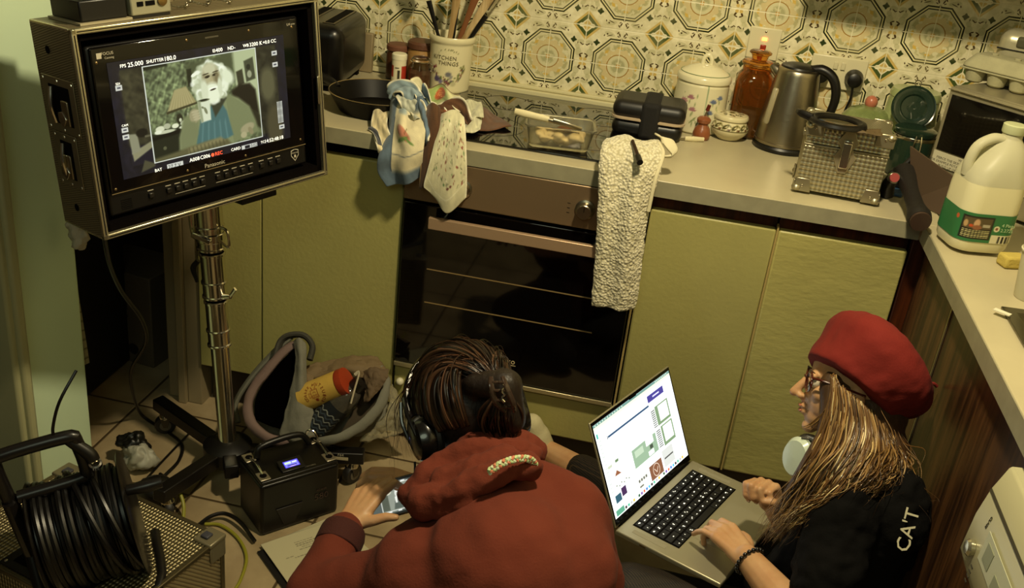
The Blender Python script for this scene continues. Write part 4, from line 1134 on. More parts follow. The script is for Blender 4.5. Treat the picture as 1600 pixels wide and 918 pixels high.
for xx in (-w_, w_):
    for zz in (-h_, h_): MB().bb(min(xx, xx * .98), max(xx, xx * .98), .01, d_, min(zz, zz * .97), max(zz, zz * .97)).build('edge_strip', EXTR, t, bevel=.002)
# recessed handles and butterfly latch on the left side
for (y0, y1, z0, z1) in ((.018, .128, -.002, .098), (.040, .120, -.105, -.004)):
    X0 = -w_ - .0005
    pl = MB().bb(X0 - .002, X0, y0, y1, z0, z1).build('handle_plate', mat('plate_steel', '9a9076', .35, .8), t, bevel=.0015)
    MB().bb(X0 - .0026, X0 - .0018, y0 + .018, y1 - .022, z0 + .016, z1 - .014).build('recess', MATTE, pl, bevel=.0005)
    MB().tube([(X0 - .004, y1 - .035, z0 + .018), (X0 - .010, y1 - .038, (z0 + z1) / 2), (X0 - .004, y1 - .035, z1 - .018)], .0045, 10, smooth=5).build('handle_bar', CHROME, pl)
    MB().box((X0 - .004, y0 + .035, (z0 + z1) / 2 - .01), (.006, .022, .045), RX(8) if False else None).build('latch_plate', STEEL, pl, bevel=.002)
    MB().prism([(.0, .0), (.016, .006), (.018, .022), (.004, .028), (-.01, .018)], 0, .005, T((X0 - .004, y0 + .03, z0 + .03)) @ RY(-90) @ RZ(20)).build('latch_wing', CHROME, pl, bevel=.001)
    for yy in (y0 + .006, (y0 + y1) / 2, y1 - .006):
        for zz in (z0 + .006, z1 - .006): MB().ball((X0 - .002, yy, zz), (.0015, .0028, .0028), 8).build('rivet', CHROME, pl)
for (yy, zz) in ((.09, .144), (.082, -.146)): MB().lathe([(.001, 0), (.007, 0), (.007, .001), (.001, .001)], 20, T((-w_ - .0002, yy, zz)) @ RY(-90)).build('bolt_hole', MATTE, t)
MB().bb(w_ - .016, w_ - .008, -.004, .004, -.03, .03).build('catch', CHROME, t, bevel=.002)
MB().bb(w_ - .0, w_ + .012, .03, .05, -.05, -.02).build('side_catch', CHROME, t, bevel=.002)
MB().box((.10, .06, -h_ - .012), (.09, .07, .024)).build('mount_plate', BLACK, t, bevel=.003)

t = thing('monitor', 'production monitor showing a white bearded man holding a mug, inside the flight case', 'monitor', M=Mm)
MB().bb(-.236, .228, .020, .11, -.160, .154).build('housing', BLACK, t, bevel=.006)
MB().bb(-.231, .220, .013, .0205, -.113, .152).build('acrylic_shield', mat('acrylic_black', '0b0908', .08, coat=.4), t, bevel=.003)
MB().bb(-.2305, .2205, .0125, .0128, -.1142, -.1128).build('shield_edge', mat('bright_edge', 'b09a70', .3, .6), t)
LCD = vmat('lcd_picture', .3, emit=.95)
def f(u, v):
    u = u - .011; v = v + .016
    p = Paint(u, v, '100f1c')
    p.rect(-.196, .168, -.100, .122, '15131c')
    # wide picture area, dimmed outside the frame guide
    p.rect(-.183, .160, -.070, .107, '2b2a1d', .002)
    p.rect(-.183, -.13, -.03, .10, '383624', .01)
    p.mottle(180, .22, 3)
    p.rect(-.183, -.137, -.070, -.035, '191722', .002).poly([(-.18, -.045), (-.135, -.03), (-.135, -.042), (-.178, -.062)], '8c8a68', .003).poly([(-.182, -.01), (-.165, -.012), (-.162, -.045), (-.18, -.048)], '8c8c70', .003).ell(-.155, -.012, .012, .008, '14120c', 0, .3).rect(-.15, -.138, -.022, -.018, '5f5c44')
    p.ell(.135, .03, .018, .035, '5a583c', 0, .5).ell(.145, -.06, .02, .05, '4a452e', 0, .5)
    x0, x1, z0, z1 = -.137, .111, -.074, .106
    def X(s): return x0 + (x1 - x0) * s
    def Z(q): return z1 - (z1 - z0) * q
    def E(s, q, a, b, c, ang=0, soft=.3, op=1): p.ell(X(s), Z(q), a * .248, b * .18, c, ang, soft, op)
    def PG(pts, c, soft=.003, op=1): p.poly([(X(a), Z(b)) for a, b in pts], c, soft, op)
    p.rect(x0, x1, z0, z1, '7c8562')
    q = Paint(u, v, '76805e').mottle(260, .28, 5).mottle(90, .12, 6)
    mk = ((u > x0) & (u < x1) & (v > z0) & (v < z1)); p.c[mk] = q.c[mk]
    PG([(0, 0), (.2, 0), (.2, .03), (0, .04)], '2c3020')
    PG([(.77, 0), (1, 0), (1, .75), (.8, .6)], 'b9c29c', .004)
    PG([(.36, .05), (.72, .0), (.78, .0), (.78, .3), (.36, .3)], '5c6346', .01)
    PG([(.36, .10), (.40, .10), (.40, .28), (.36, .28)], '2e3220')
    PG([(.80, .22), (.86, .20), (.87, .36), (.81, .38)], '4a4a36', .003); PG([(.88, .12), (.97, .09), (.98, .33), (.89, .35)], '565a44', .003); E(.925, .27, .022, .04, 'a5a98c'); E(.92, .19, .02, .03, '33362a')
    PG([(.74, .42), (.82, .36), (.92, .37), (.97, .45), (1.0, .9), (.80, .75)], '2b271a', .006)
    # desk, lamp
    PG([(0, .70), (.35, .66), (.35, 1), (0, 1)], '2e3222', .004); PG([(0, .735), (.3, .70), (.3, .74), (0, .77)], '15160e', .004)
    PG([(.235, .29), (.34, .27), (.42, .47), (.15, .52)], 'a69f74', .003)
    for k in range(9): PG([(.245 + k * .011, .29), (.25 + k * .011, .29), (.18 + k * .028, .505), (.17 + k * .028, .508)], 'c4bc90', .002, .6)
    PG([(.15, .50), (.42, .455), (.42, .475), (.15, .525)], '4d4a30', .002)
    E(.255, .60, .028, .055, '3a3a28'); E(.26, .61, .012, .02, 'd0d4b8')
    for (s, k, a, b, c) in [(.08, .66, .04, .03, 'd8dcc0'), (.14, .645, .03, .03, 'b8bca0'), (.21, .66, .03, .025, 'e0e4c8'), (.29, .65, .035, .03, 'd0d6ba'), (.12, .70, .09, .018, 'c8ccb0'), (.30, .69, .06, .02, 'e8ecd4'), (.06, .69, .03, .02, 'e4e8d0'), (.33, .60, .012, .05, 'c0c4a8')]: E(s, k, a, b, c)
    E(.1, .87, .015, .02, '6a6c50')
    # man
    PG([(.23, .80), (.28, .62), (.40, .50), (.55, .44), (.68, .42), (.80, .50), (.90, .62), (.95, .80), (.97, .93), (.7, 1), (.3, 1), (.22, .93)], '8f9670', .006)
    for k in range(26):
        a = .68 + k * .012
        PG([(a, .42 + k * .012), (a + .004, .42 + k * .012), (a + .05, 1), (a + .044, 1)], '6d7350', .002, .5)
    for k in range(12): PG([(.27 + k * .013, .60 - k * .01), (.275 + k * .013, .60 - k * .01), (.25 + k * .013, .95), (.245 + k * .013, .95)], '6d7350', .002, .5)
    PG([(.44, .64), (.55, .52), (.62, .47), (.68, .62), (.72, .90), (.55, .97), (.36, .98), (.40, .80)], '5a7c78', .004)
    for k in range(5): PG([(.45 + k * .05, .70 + k * .01), (.46 + k * .05, .70), (.43 + k * .06, .92), (.42 + k * .06, .92)], '7ea09c', .004, .6)
    PG([(.54, .50), (.66, .42), (.69, .48), (.60, .62), (.57, .66)], '4a4d3a', .004)
    rs = np.random.RandomState(8)
    E(.56, .27, .155, .20, 'cfd6ba', 10, .35)
    for k in range(110):
        a = rs.uniform(0, 6.28); rr_ = rs.uniform(.72, 1.05)
        E(.56 + .15 * rr_ * math.cos(a), .28 + .20 * rr_ * math.sin(a), rs.uniform(.01, .03), rs.uniform(.02, .05), ['e8eed6', 'd4dcc0', 'f4f8e8', 'b9c0a0'][rs.randint(4)], rs.uniform(0, 180), .6, .8)
    E(.57, .24, .082, .155, 'a09a78', 8, .3); E(.56, .14, .06, .06, 'c9c9a8', 0, .5); E(.545, .235, .03, .05, 'b8b490', 0, .5)
    E(.535, .215, .024, .014, '4a4430', 10); E(.605, .205, .024, .014, '4a4430', 10); E(.535, .222, .01, .008, '201c12'); E(.605, .212, .01, .008, '201c12')
    E(.522, .185, .03, .007, '5c5640', 8); E(.612, .175, .03, .007, '5c5640', 8)
    E(.572, .27, .015, .045, 'b5ad88', 0, .4); E(.575, .305, .024, .014, '8a8060'); E(.62, .25, .02, .06, '8a8262', 0, .5)
    E(.565, .395, .085, .11, 'e6ecd2', 8, .4); E(.575, .345, .045, .012, 'f2f6e4', 5); E(.575, .36, .028, .009, '4c4030', 8); E(.5, .36, .03, .12, 'd8dec2', 0, .5); E(.64, .34, .02, .1, 'd4dabe', 0, .5)
    E(.42, .17, .028, .018, 'eef2de', 20); E(.72, .25, .05, .10, 'dfe6ca', 30, .7)
    # hand, mug
    E(.385, .60, .045, .075, 'a7a280', 0, .3)
    for k in range(4): E(.395 + .004 * k, .555 + k * .028, .035, .014, 'b9b492', 5, .3)
    PG([(.425, .455), (.535, .45), (.53, .68), (.44, .69)], 'd9dfc6', .003); E(.48, .455, .053, .015, '6f7458'); E(.48, .452, .035, .008, '2a2c20'); E(.49, .57, .012, .04, '8a8e70', 20); E(.465, .53, .008, .02, '8a8e70', 60)
    PG([(.425, .455), (.45, .46), (.46, .68), (.44, .69)], 'a3a98a', .003)
    PG([(.30, .66), (.38, .66), (.40, .80), (.32, .92), (.24, .92), (.24, .80)], '868c68', .006)
    E(.86, .86, .07, .05, 'a9a482', 15, .3); E(.82, .93, .03, .035, 'b5b08c'); E(.89, .90, .02, .05, '989270', 30); 
    PG([(0, 1), (.0, .96), (.25, .93), (.5, .90), (.66, .93), (.7, 1)], '6f6c4c', .006); PG([(.3, .93), (.6, .89), (.64, .94), (.3, .98)], '8f8a64', .006)
    for k in range(10): PG([(.3 + k * .035, .93), (.31 + k * .035, .92), (.32 + k * .035, 1), (.31 + k * .035, 1)], '55523a', .002, .5)
    p.c[mk] = 255 * np.clip(p.c[mk] / 255 * 1.04, 0, 1) ** 1.25
    p.poly([(x0, z0), (x0, z0 - .006), (x0 - .03, z0 - .012), (x0 - .02, z0 + .01)], '4c4a34', .003)
    for a, b_, c, d in ((x0 - .001, x1 + .001, z1 - .0008, z1 + .0008), (x0 - .001, x1 + .001, z0 - .0008, z0 + .0008), (x0 - .001, x0 + .0008, z0, z1), (x1 - .0008, x1 + .001, z0, z1)): p.rect(a, b_, c, d, 'e4eadc', .0004)
    # level meters and little boxes
    for k in range(4): p.rect(.1535 + k * .0035, .1560 + k * .0035, -.055, -.010, 'c9ccc0', .0003)
    for k in range(15): p.rect(.152, .168, -.055 + k * .003, -.0546 + k * .003, '101018', .0002)
    for (a, b_) in ((.150, .085), (.150, .062), (.155, -.068), (-.194, .072), (-.194, -.005), (-.194, -.018)): p.rect(a, a + .013, b_, b_ + .009, 'd6d8cc', .0004).rect(a + .003, a + .010, b_ + .003, b_ + .006, '50505a', .0004)
    p.rect(-.113, -.078, -.093, -.083, 'd6d8cc', .0004).rect(.058, .096, -.092, -.083, 'd6d8cc', .0004).rect(.066, .078, -.0905, -.0845, '14141c', .0004)
    return p.c
screen('lcd_screen', .386, .214, 520, 300, f, LCD, t, T((-.011, .0122, .016)) @ RX(90))
HUD = mat('hud_white', 'f4f6ee', .4, emit=1.0); HUDB = mat('hud_dark', '101018', .4); HUDR = mat('hud_red', 'ff5a3a', .4, emit=1.1)
def hud(s, x_, z_, sz, m_=HUD, al='LEFT', par=t, y_=.0117): return text('screen_lettering', s, sz, fm((x_, y_, z_), (1, 0, 0), (0, 0, 1)), m_, par, .0001, al)
hud('FPS', -.180, .1135, .0085); hud('25.000', -.165, .1135, .0115); hud('SHUTTER', -.128, .1135, .0085); hud('180.0', -.092, .1135, .0115)
hud('EI', .013, .1135, .0085); hud('400', .020, .1135, .0105); hud('ND', .047, .1135, .0095); hud('-', .062, .1135, .0095); hud('WB', .083, .1135, .0085); hud('3200 K', .098, .1135, .0105); hud('+0.0 CC', .130, .1135, .0095)
hud('SDI', -.193, .084, .006); hud('CAM', -.193, .008, .006)
hud('BAT', -.140, -.089, .0085); hud('27.7 V', -.111, -.089, .0105, HUDB, y_=.0118); hud('A008', -.064, -.086, .0105); hud('C006', -.040, -.086, .0105); hud('REC', -.006, -.086, .010, HUDR)
MB().lathe([(.001, 0), (.0035, 0), (.0035, .0002), (.001, .0002)], 20, T((-.011, .0119, -.086)) @ RX(90)).build('record_dot', HUDR, t)
hud('CARD', .032, -.086, .0085); hud('0:02 h', .080, -.0875, .009, HUDB, y_=.0118); hud('TC', .105, -.086, .0075); hud('14:52:48:18', .114, -.086, .0105)
LET = mat('bezel_lettering', 'b8b09c', .4)
def bez(s, x_, z_, sz, y_=.0124): return text('lettering', s, sz, fm((x_, y_, z_), (1, 0, 0), (0, 0, 1)), LET, t, .0001)
bez('Panasonic', -.008, -.1055, .012); bez('LH', .197, .141, .007); bez('series', .208, .141, .0045); bez('FOCUS', -.200, .1395, .0075); bez('Canning', -.197, .132, .0055)
MB().box((-.216, .0125, .137), (.009, .0004, .010)).build('logo_square', LET, t)
MB().bb(.0, .03, .0125, .0128, .1385, .1415).build('tally_light', mat('tally_grey', '4a463a', .4), t)
for (xx, zz) in ((-.222, .126), (-.04, .141), (.10, .141), (.205, .135), (-.222, -.105), (-.07, -.105), (.066, -.105), (.208, -.101)):
    MB().ball((xx, .0125, zz), (.0028, .0012, .0028), 10).build('screw', mat('brass_screw', '8a7450', .3, .8), t)
for k, xx in enumerate((-.150, -.112, -.092, -.074, -.055, -.036, .0, .02, .04, .06, .08, .107, .13, .15)):
    bt = MB().box((xx, .018, -.136), (.010, .006, .010)).build('button', mat('button_black', '1c1915', .35), t, bevel=.0015)
    MB().box((xx, .0192, -.1265), (.012, .0006, .0014)).build('button_mark', LET, bt)
for (a, b_) in ((-.098, -.030), (-.005, .085)): MB().bb(a, b_, .0195, .0199, -.1475, -.1468).build('group_line', LET, t)
for k in range(6): MB().bb(-.212, -.190, .0192, .0199, -.150 + k * .0035, -.1488 + k * .0035).build('speaker_slot', MATTE, t)
sh_ = MB().prism([(-.010, .010), (.0, .013), (.010, .010), (.010, -.002), (0, -.014), (-.010, -.002)], 0, .0006, T((.195, .0195, -.133)) @ RX(90)).build('shield_badge', mat('badge_grey', 'b0aa98', .4), t)
MB().prism([(-.0085, .0085), (.0, .011), (.0085, .0085), (.0085, -.001), (0, -.0115), (-.0085, -.001)], 0, .0004, T((.195, .0190, -.133)) @ RX(90)).build('badge_field', MATTE, sh_)
text('lettering', 'FOCUS', .0050, fm((.195, .0185, -.129), (1, 0, 0), (0, 0, 1)), LET, sh_, .0001)
MB().box((.195, .0186, -.136), (.005, .0004, .006)).build('badge_mark', LET, sh_)

# things standing on the flight case
t = thing('recorder_box', 'small silver video box with a round socket on top of the monitor case', 'box', M=Mm @ T((-.10, .055, .1905)))
MB().box((.0, .0, .024), (.080, .075, .040)).build('casing', mat('pale_casing', '9c9880', .4, .4), t, bevel=.003)
MB().box((0, 0, .002), (.075, .07, .004)).build('base', BLACK, t)
MB().lathe([(.009, 0), (.009, .003), (.005, .004), (.001, .004)], 20, T((.022, -.038, .026)) @ RX(90)).build('socket', mat('brass_ring', '8f7444', .3, .8), t)
for xx, w in ((-.022, .012), (-.002, .018)): MB().box((xx, -.038, .024), (w, .002, .008)).build('port', MATTE, t)
t = thing('black_box', 'low black box with a pale edge left of the silver video box', 'box', M=Mm @ T((-.19, .07, .1905)))
MB().box((0, 0, .022), (.088, .10, .036)).build('body', BLACK, t, bevel=.003)
MB().box((0.0, 0, .002), (.098, .11, .004)).build('plate', mat('pale_edge', '9a9074', .4), t)
t = thing('chain', 'short coil of thin metal chain on top of the monitor case', 'chain', M=Mm @ T((.02, .055, .1905)))
rnd = random.Random(9)
pts = catmull([(-.07 + k * .013, .02 * math.sin(k * 1.7), .004 + .004 * (k % 2)) for k in range(13)], 6)
for k in range(0, len(pts) - 1):
    c = pts[k]; q = (pts[k + 1] - pts[k]).to_track_quat('X', 'Z').to_matrix().to_4x4()
    b_ = MB().tube([(.0035 * math.cos(a * PI / 5), .0018 * math.sin(a * PI / 5), 0) for a in range(10)], .0007, 5, T(c) @ q @ RX(90 * (k % 2)), closed=True)
    if k == 0: allc = MB()
    allc.add(b_.v, b_.f)
allc.build('links', STEEL, t)
t = thing('tissue', 'crumpled white tissue tucked behind the monitor case', 'tissue', tuple(at(122, 362, 2.13)))
MB().ball((0, 0, 0), (.022, .02, .04), 20).build('tissue', mat('dull_white_tissue', 'a89f8c', .9), t, disp=[(.02, .03), (.008, .01)], sub=1)

# stand
CH = mat('polished_chrome', 'dcd6c6', .2, 1)
hub = Vector((-.36, -.236, 0))
t = thing('wheeled_stand', 'chrome telescopic stand on a black wheeled base carrying the monitor', 'stand', tuple(hub)); LEAN = T((0, 0, .1)) @ RY(-3.4) @ T((0, 0, -.1))
_b = MB.build
def lean_build(s, name, m, parent=None, **k):
    o = _b(s, name, m, parent, **k)
    if parent is t and name not in ('hub', 'hub_ring', 'leg'): o.matrix_local = LEAN
    if parent is not None and parent.name.split('.')[0] in ('lower_tube', 'middle_tube', 'upper_tube', 'outer_tube'): pass
    return o
MB.build = lean_build
MB().lathe([(.026, .085), (.0225, .09), (.0225, .40)], 40).build('lower_tube', CH, t)
def tube_sec(r, z0, z1, nm):
    o_ = MB().lathe([(r, z0), (r, z1)], 40).build(nm, CH, t)
    for zz in (z0 + .004, z1 - .004, z0 + (z1 - z0) * .35): MB().lathe([(r, zz - .004), (r + .0028, zz - .002), (r + .0028, zz + .002), (r, zz + .004)], 40, cap=False).build('collar_ring', CHROME, o_)
tube_sec(.0265, .375, .50, 'middle_tube'); tube_sec(.0285, .507, .625, 'upper_tube'); tube_sec(.0315, .632, .80, 'outer_tube')
for zz, r in ((.5035, .0255), (.6285, .028)): MB().lathe([(r, zz - .005), (r, zz + .005)], 32, cap=False).build('black_joint', MATTE, t)
MB().lathe([(.022, .80), (.022, .93)], 32).build('head_spigot', CH, t)
MB().box((.02, .0, .90), (.10, .05, .06)).build('tilt_bracket', BLACK, t, bevel=.005)
MB().tube([(.025, -.01, .515), (.048, -.018, .522)], [.008, .006], 12).build('lock_screw', CHROME, t)
MB().tube([(.045, -.018, .520), (.066, -.026, .548)], [.004, .005], 10, flat=.6).build('lock_lever', CHROME, t)
MB().tube([(.032, -.012, .695), (.052, -.018, .690), (.055, -.018, .655), (.048, -.016, .650), (.030, -.010, .660)], .0035, 8, smooth=5).build('wire_grip', CH, t)
MB().tube([(-.036, -.014, .78), (-.038, -.016, .70), (-.034, -.016, .668), (-.028, -.02, .665)], .005, 10, smooth=4).build('side_rod', CH, t)
MB().lathe([(.0325, .655), (.0345, .657), (.0345, .675), (.0325, .677)], 40, cap=False).build('clamp_ring', CH, t)
MB().box((0, 0, 0), (.05, .010, .014), T((-.004, -.036, .672)) @ RY(18)).build('clamp_lever', CHROME, t, bevel=.003)
MB().tube([(-.034, -.006, .60), (-.046, -.010, .58), (-.040, -.010, .545)], [.006, .008, .004], 10, smooth=4).build('black_knob', BLACK, t)
MB().lathe([(.05, .035), (.062, .045), (.062, .085), (.04, .10), (.026, .102)], 40).build('hub', BLACK, t)
MB().lathe([(.0235, .088), (.0265, .090), (.0265, .098), (.0235, .1)], 40, cap=False).build('hub_ring', CH, t)
for k, (an, ln) in enumerate(((11, .345), (156, .275), (258, .25), (300, .12))):
    a = math.radians(an); e = Vector((math.cos(a) * ln, math.sin(a) * ln, .085))
    s_ = Vector((math.cos(a) * .03, math.sin(a) * .03, .065))
    q = fm(s_.lerp(e, .5), e - s_, Vector((-math.sin(a), math.cos(a), 0)))
    lg = MB().box((0, 0, 0), ((e - s_).length + .02, .034, .034), q).build('leg', mat('satin_black_steel', '151210', .4, .3), t, bevel=.003)
    if k < 3:
        ct = e + Vector((0, 0, -.024))
        MB().lathe([(.016, 0), (.016, .006), (.012, .012), (.012, .02)], 24, T((e.x - .02 * math.cos(a), e.y - .02 * math.sin(a), .050))).build('caster_mount', CHROME, lg)
        ca = a + .9
        q2 = T((e.x - .02 * math.cos(a), e.y - .02 * math.sin(a), .029)) @ Matrix.Rotation(ca, 4, 'Z')
        MB().lathe([(.010, -.011), (.026, -.010), (.0285, -.006), (.0285, .006), (.026, .010), (.010, .011)], 32, q2 @ RX(90)).build('wheel', mat('grey_rubber_wheel', '1d1a17', .5), lg)
        MB().lathe([(.001, -.0125), (.015, -.012), (.015, .012), (.001, .0125)], 24, q2 @ RX(90)).build('wheel_hub', mat('wheel_hub_grey', '5d5546', .4), lg)
        for s in (-1, 1): MB().prism([(-.013, .022), (.013, .022), (.006, -.004), (-.006, -.004)], -.001, .001, q2 @ T((0, s * .0145, 0)) @ RX(90)).build('fork', mat('fork_steel', '4a443a', .35, .8), lg, bevel=.0005)
MB.build = _b
L_ = fm((.345 * math.cos(math.radians(11)) - .045, .345 * math.sin(math.radians(11)) - .0265, .088), (.98, .19, 0), (0, 0, 1))
MB().box((.0, -.004, .0005), (.040, .009, .0006), L_).build('asset_label', mat('label_pale', 'b5a888', .5), t)
text('lettering', 'F64', .011, L_ @ T((0, .0065, .0005)), LET, t, .0001)

# ------------------------------------------------------------------ battery box
wv = Vector((.142, .155, 0)); 
Mb = fm(Vector((-.107, -.388, .0)) + Vector((-.042, .052, 0)), wv, (-.155, .142, 0))
t = thing('power_station', 'black portable battery box with a small lit display on the floor', 'battery', M=Mb)
BB = mat('battery_black', '080605', .36)
MB().box((0, 0, .075), (.205, .13, .146)).build('body', BB, t, bevel=.008, bseg=3)
MB().box((0, 0, .152), (.200, .126, .010)).build('lid', BB, t, bevel=.003)
MB().prism([(-.015, -.0), (.015, 0), (.035, .05), (-.035, .05)], 0, .003, T((-.03, -.0655, .02)) @ RX(90)).build('front_relief', mat('relief_black', '1a1512', .5), t, bevel=.001)
for (xx, yy, lab) in ((-.086, .045, 0), (-.086, -.040, 0), (.086, .045, 0), (.086, -.040, 0)):
    pl = MB().box((xx, yy, .1582), (.026, .034, .0025)).build('strap_plate', mat('plate_bright', 'a39a88', .35, .8), t, bevel=.002)
    MB().lathe([(.0085, 0), (.0085, .001), (.001, .001)], 20, T((xx, yy, .1594))).build('plate_hole', MATTE, pl)
MB().tube([(-.085, .04, .160), (-.085, .0, .168), (-.085, -.035, .160)], .0025, 8, smooth=4).build('strap_wire', CHROME, t)
MB().tube([(.085, .04, .160), (.085, .0, .168), (.085, -.035, .160)], .0025, 8, smooth=4).build('strap_wire', CHROME, t)
MB().tube([(-.07, .035, .160), (-.055, .04, .185), (.04, .04, .19), (.07, .035, .160)], .008, 12, smooth=5).build('carry_handle', BLACK, t)
MB().tube([(.06, .045, .163), (.07, .05, .185), (.083, .04, .187), (.09, .03, .17)], .003, 8, smooth=4).build('wire_hook', CHROME, t)
dM = T((-.010, -.030, .1575)) @ RX(12)
MB().box((0, 0, .0035), (.062, .040, .007), dM).build('display_bezel', BLACK, t, bevel=.002)
def f(u, v):
    p = Paint(u, v, '4a3ad0').rect(-.017, .017, -.009, .009, '7a78f0')
    return p.rect(-.016, .0, .001, .007, 'c8f0c0').rect(.003, .015, .002, .006, 'd8e8ff').rect(-.012, .012, -.006, -.003, '2a2a80').rect(-.006, .008, -.0085, -.007, 'e8c0ff').mottle(900, .08).c
screen('display', .038, .021, 60, 34, f, vmat('display_glow', .3, emit=1.4), t, dM @ T((0, 0, .0075)))
text('lettering', 'PORTABLE', .006, T((.03, -.052, .158)), mat('dim_lettering', '6a6456', .5), t, .0001)
text('lettering', '580', .026, fm((.055, -.0665, .068), (1, 0, 0), (0, 0, 1)), mat('dark_lettering', '3a2a24', .5), t, .0002)
text('lettering', 'POWER', .008, fm((.055, -.0665, .088), (1, 0, 0), (0, 0, 1)), MATS['dark_lettering'], t, .0002)

# ------------------------------------------------------------------ open backpack and its contents
GREY = mat('grey_canvas', '6f6d60', .85, bump=.4, bscale=160, var=.12, vscale=14)
PINK = mat('dusky_binding', '6e5a54', .85, bump=.3, bscale=160)
DARKI = mat('inside_shade', '030202', .95, ior=1.05)  # near-black that stands for the shade inside the bag
base = Vector((-.17, -.08, 0))
t = thing('backpack', 'grey backpack slumped open against the green cupboard', 'bag', tuple(base))
def lp(px, py, tt): return at(px, py, tt) - base
b = MB()
b.ball(lp(470, 655, 2.72), (.15, .07, .075), 20).ball(lp(540, 640, 2.70), (.14, .065, .07), 20).ball(lp(425, 640, 2.70), (.07, .05, .10), 18)
b.build('body', GREY, t, voxel=.008, sm=8, disp=[(.06, .02)])
b = MB().tube([lp(*q) for q in ((478, 690, 2.585), (430, 688, 2.57), (398, 668, 2.57), (387, 640, 2.58), (394, 610, 2.59), (420, 575, 2.60), (448, 545, 2.61), (466, 536, 2.62))], [.012, .014, .015, .015, .014, .014, .013, .012], 12, smooth=6, flat=.8)
b.build('rim_binding', PINK, t, disp=[(.03, .006)])
b = MB().tube([lp(*q) for q in ((470, 692, 2.585), (520, 686, 2.57), (560, 668, 2.58), (588, 642, 2.60), (602, 612, 2.62), (604, 592, 2.64), (596, 572, 2.65))], [.010, .013, .015, .014, .012, .011, .008], 12, smooth=6, flat=.7)
b.build('rim_roll', GREY, t, disp=[(.04, .010)])
def quadcloth(name, rows, m, t, nu=24, nv=30, thick=.003, disp=None, fn=None, ripple=None):
    return cloth(name, [[tuple(lp(*q)) for q in r] for r in rows], nu, nv, fn, m, t, thick, ripple, disp=disp)
quadcloth('opening_shade', [[(458, 545, 2.605), (464, 545, 2.61), (468, 550, 2.61)], [(425, 580, 2.60), (445, 580, 2.615), (462, 590, 2.61)], [(400, 620, 2.59), (425, 625, 2.61), (452, 640, 2.60)], [(398, 655, 2.585), (420, 665, 2.60), (445, 672, 2.59)]], DARKI, t)  # black sheet put in as the shade in the open mouth
quadcloth('flap', [[(458, 532, 2.60), (468, 528, 2.59), (478, 536, 2.595)], [(462, 560, 2.59), (470, 562, 2.575), (478, 570, 2.59)], [(456, 600, 2.585), (470, 605, 2.57), (482, 615, 2.59)], [(446, 640, 2.58), (468, 650, 2.56), (492, 650, 2.575)], [(436, 682, 2.575), (462, 692, 2.56), (494, 684, 2.57)]], GREY, t, disp=[(.03, .010)])
b = MB().tube([lp(*q) for q in ((372, 660, 2.66), (368, 630, 2.67), (392, 590, 2.67), (430, 548, 2.66), (455, 526, 2.65))], .016, 10, smooth=6, flat=.45)
b.build('shoulder_strap', GREY, t)
b = MB().tube([lp(*q) for q in ((430, 562, 2.63), (438, 535, 2.64), (452, 524, 2.64), (475, 524, 2.64), (488, 540, 2.64), (484, 562, 2.63))], .017, 10, smooth=6, flat=.5)
b.build('padded_back', mat('dark_grey_canvas', '3a3830', .85, bump=.4, bscale=160), t)
quadcloth('right_panel', [[(552, 580, 2.67), (580, 566, 2.67), (604, 590, 2.66)], [(560, 620, 2.65), (585, 622, 2.64), (602, 618, 2.63)], [(530, 680, 2.60), (560, 672, 2.59), (590, 650, 2.6)]], mat('brown_inner', '3d3325', .9), t)

# yellow tub
a0 = at(474, 622, 2.60); a1 = at(533, 598, 2.565); d = (a1 - a0)
zax = d.normalized(); Mt_ = fm(a0, zax.cross(Vector(-FW)).normalized(), Vector(-FW)) ; 
xx_ = zax.cross(-FW).normalized(); yy_ = zax.cross(xx_)
Mt_ = Matrix(((xx_.x, yy_.x, zax.x, a0.x), (xx_.y, yy_.y, zax.y, a0.y), (xx_.z, yy_.z, zax.z, a0.z), (0, 0, 0, 1)))
t = thing('snack_tub', 'yellow printed tub with a red end lying in the open backpack', 'tub', M=Mt_)
Lt = d.length
o = MB().lathe([(.001, 0)] + [(.036, .002 + (Lt - .004) * k / 60) for k in range(61)], 120).build('body', PRINTED, t, angle=40)
def f(co):
    # yy_ points away from the viewer when -FW is the reference: print faces the viewer
    an = np.arctan2(co[:, 0], -co[:, 1]) * .036; zz = co[:, 2] - Lt / 2
    p = Paint(zz + .004, an, 'c4a04a').mottle(60, .03)
    R = '7d2e16'
    p.line([(-.010, -.012), (.010, -.012), (.010, .010), (-.010, .010), (-.010, -.012)], .0016, R).line([(-.010, -.004), (-.016, -.006), (-.016, .006), (-.010, .004)], .0014, R)
    p.ring(-.004, .004, .0028, .001, R).ring(.004, .004, .0028, .001, R).line([(-.004, -.004), (0, -.006), (.004, -.004)], .0014, R).ell(0, .017, .004, .005, R, 0, .2).line([(-.006, .012), (0, .020), (.006, .012)], .0012, R).line([(-.004, -.014), (-.007, -.020)], .002, R).line([(.004, -.014), (.007, -.020)], .002, R)
    return p.c
paint_obj(o, f)
TR = mat('rust_print', '7d2e16', .5)
def arc_text(s, R0, a0_, a1_, sz, flip=False):
    for k, ch in enumerate(s):
        if ch == ' ': continue
        a = math.radians(a0_ + (a1_ - a0_) * k / max(1, len(s) - 1)); u_ = R0 * math.cos(a); v_ = R0 * math.sin(a)
        rot = math.degrees(a) + (90 if flip else -90)
        o = text('lettering', ch, sz, T((u_, v_, 0)) @ RZ(rot), TR, t, .0002)
        for v in o.data.vertices:
            uu, vv = v.co.x, v.co.y; th = vv / .036; r_ = .0366 + v.co.z
            v.co = (r_ * math.sin(th), -r_ * math.cos(th), uu + Lt / 2 - .004)
arc_text('ROBUST', .027, 70, -40, .012); arc_text('COFFEE POT', .027, 160, 300, .0105, True)
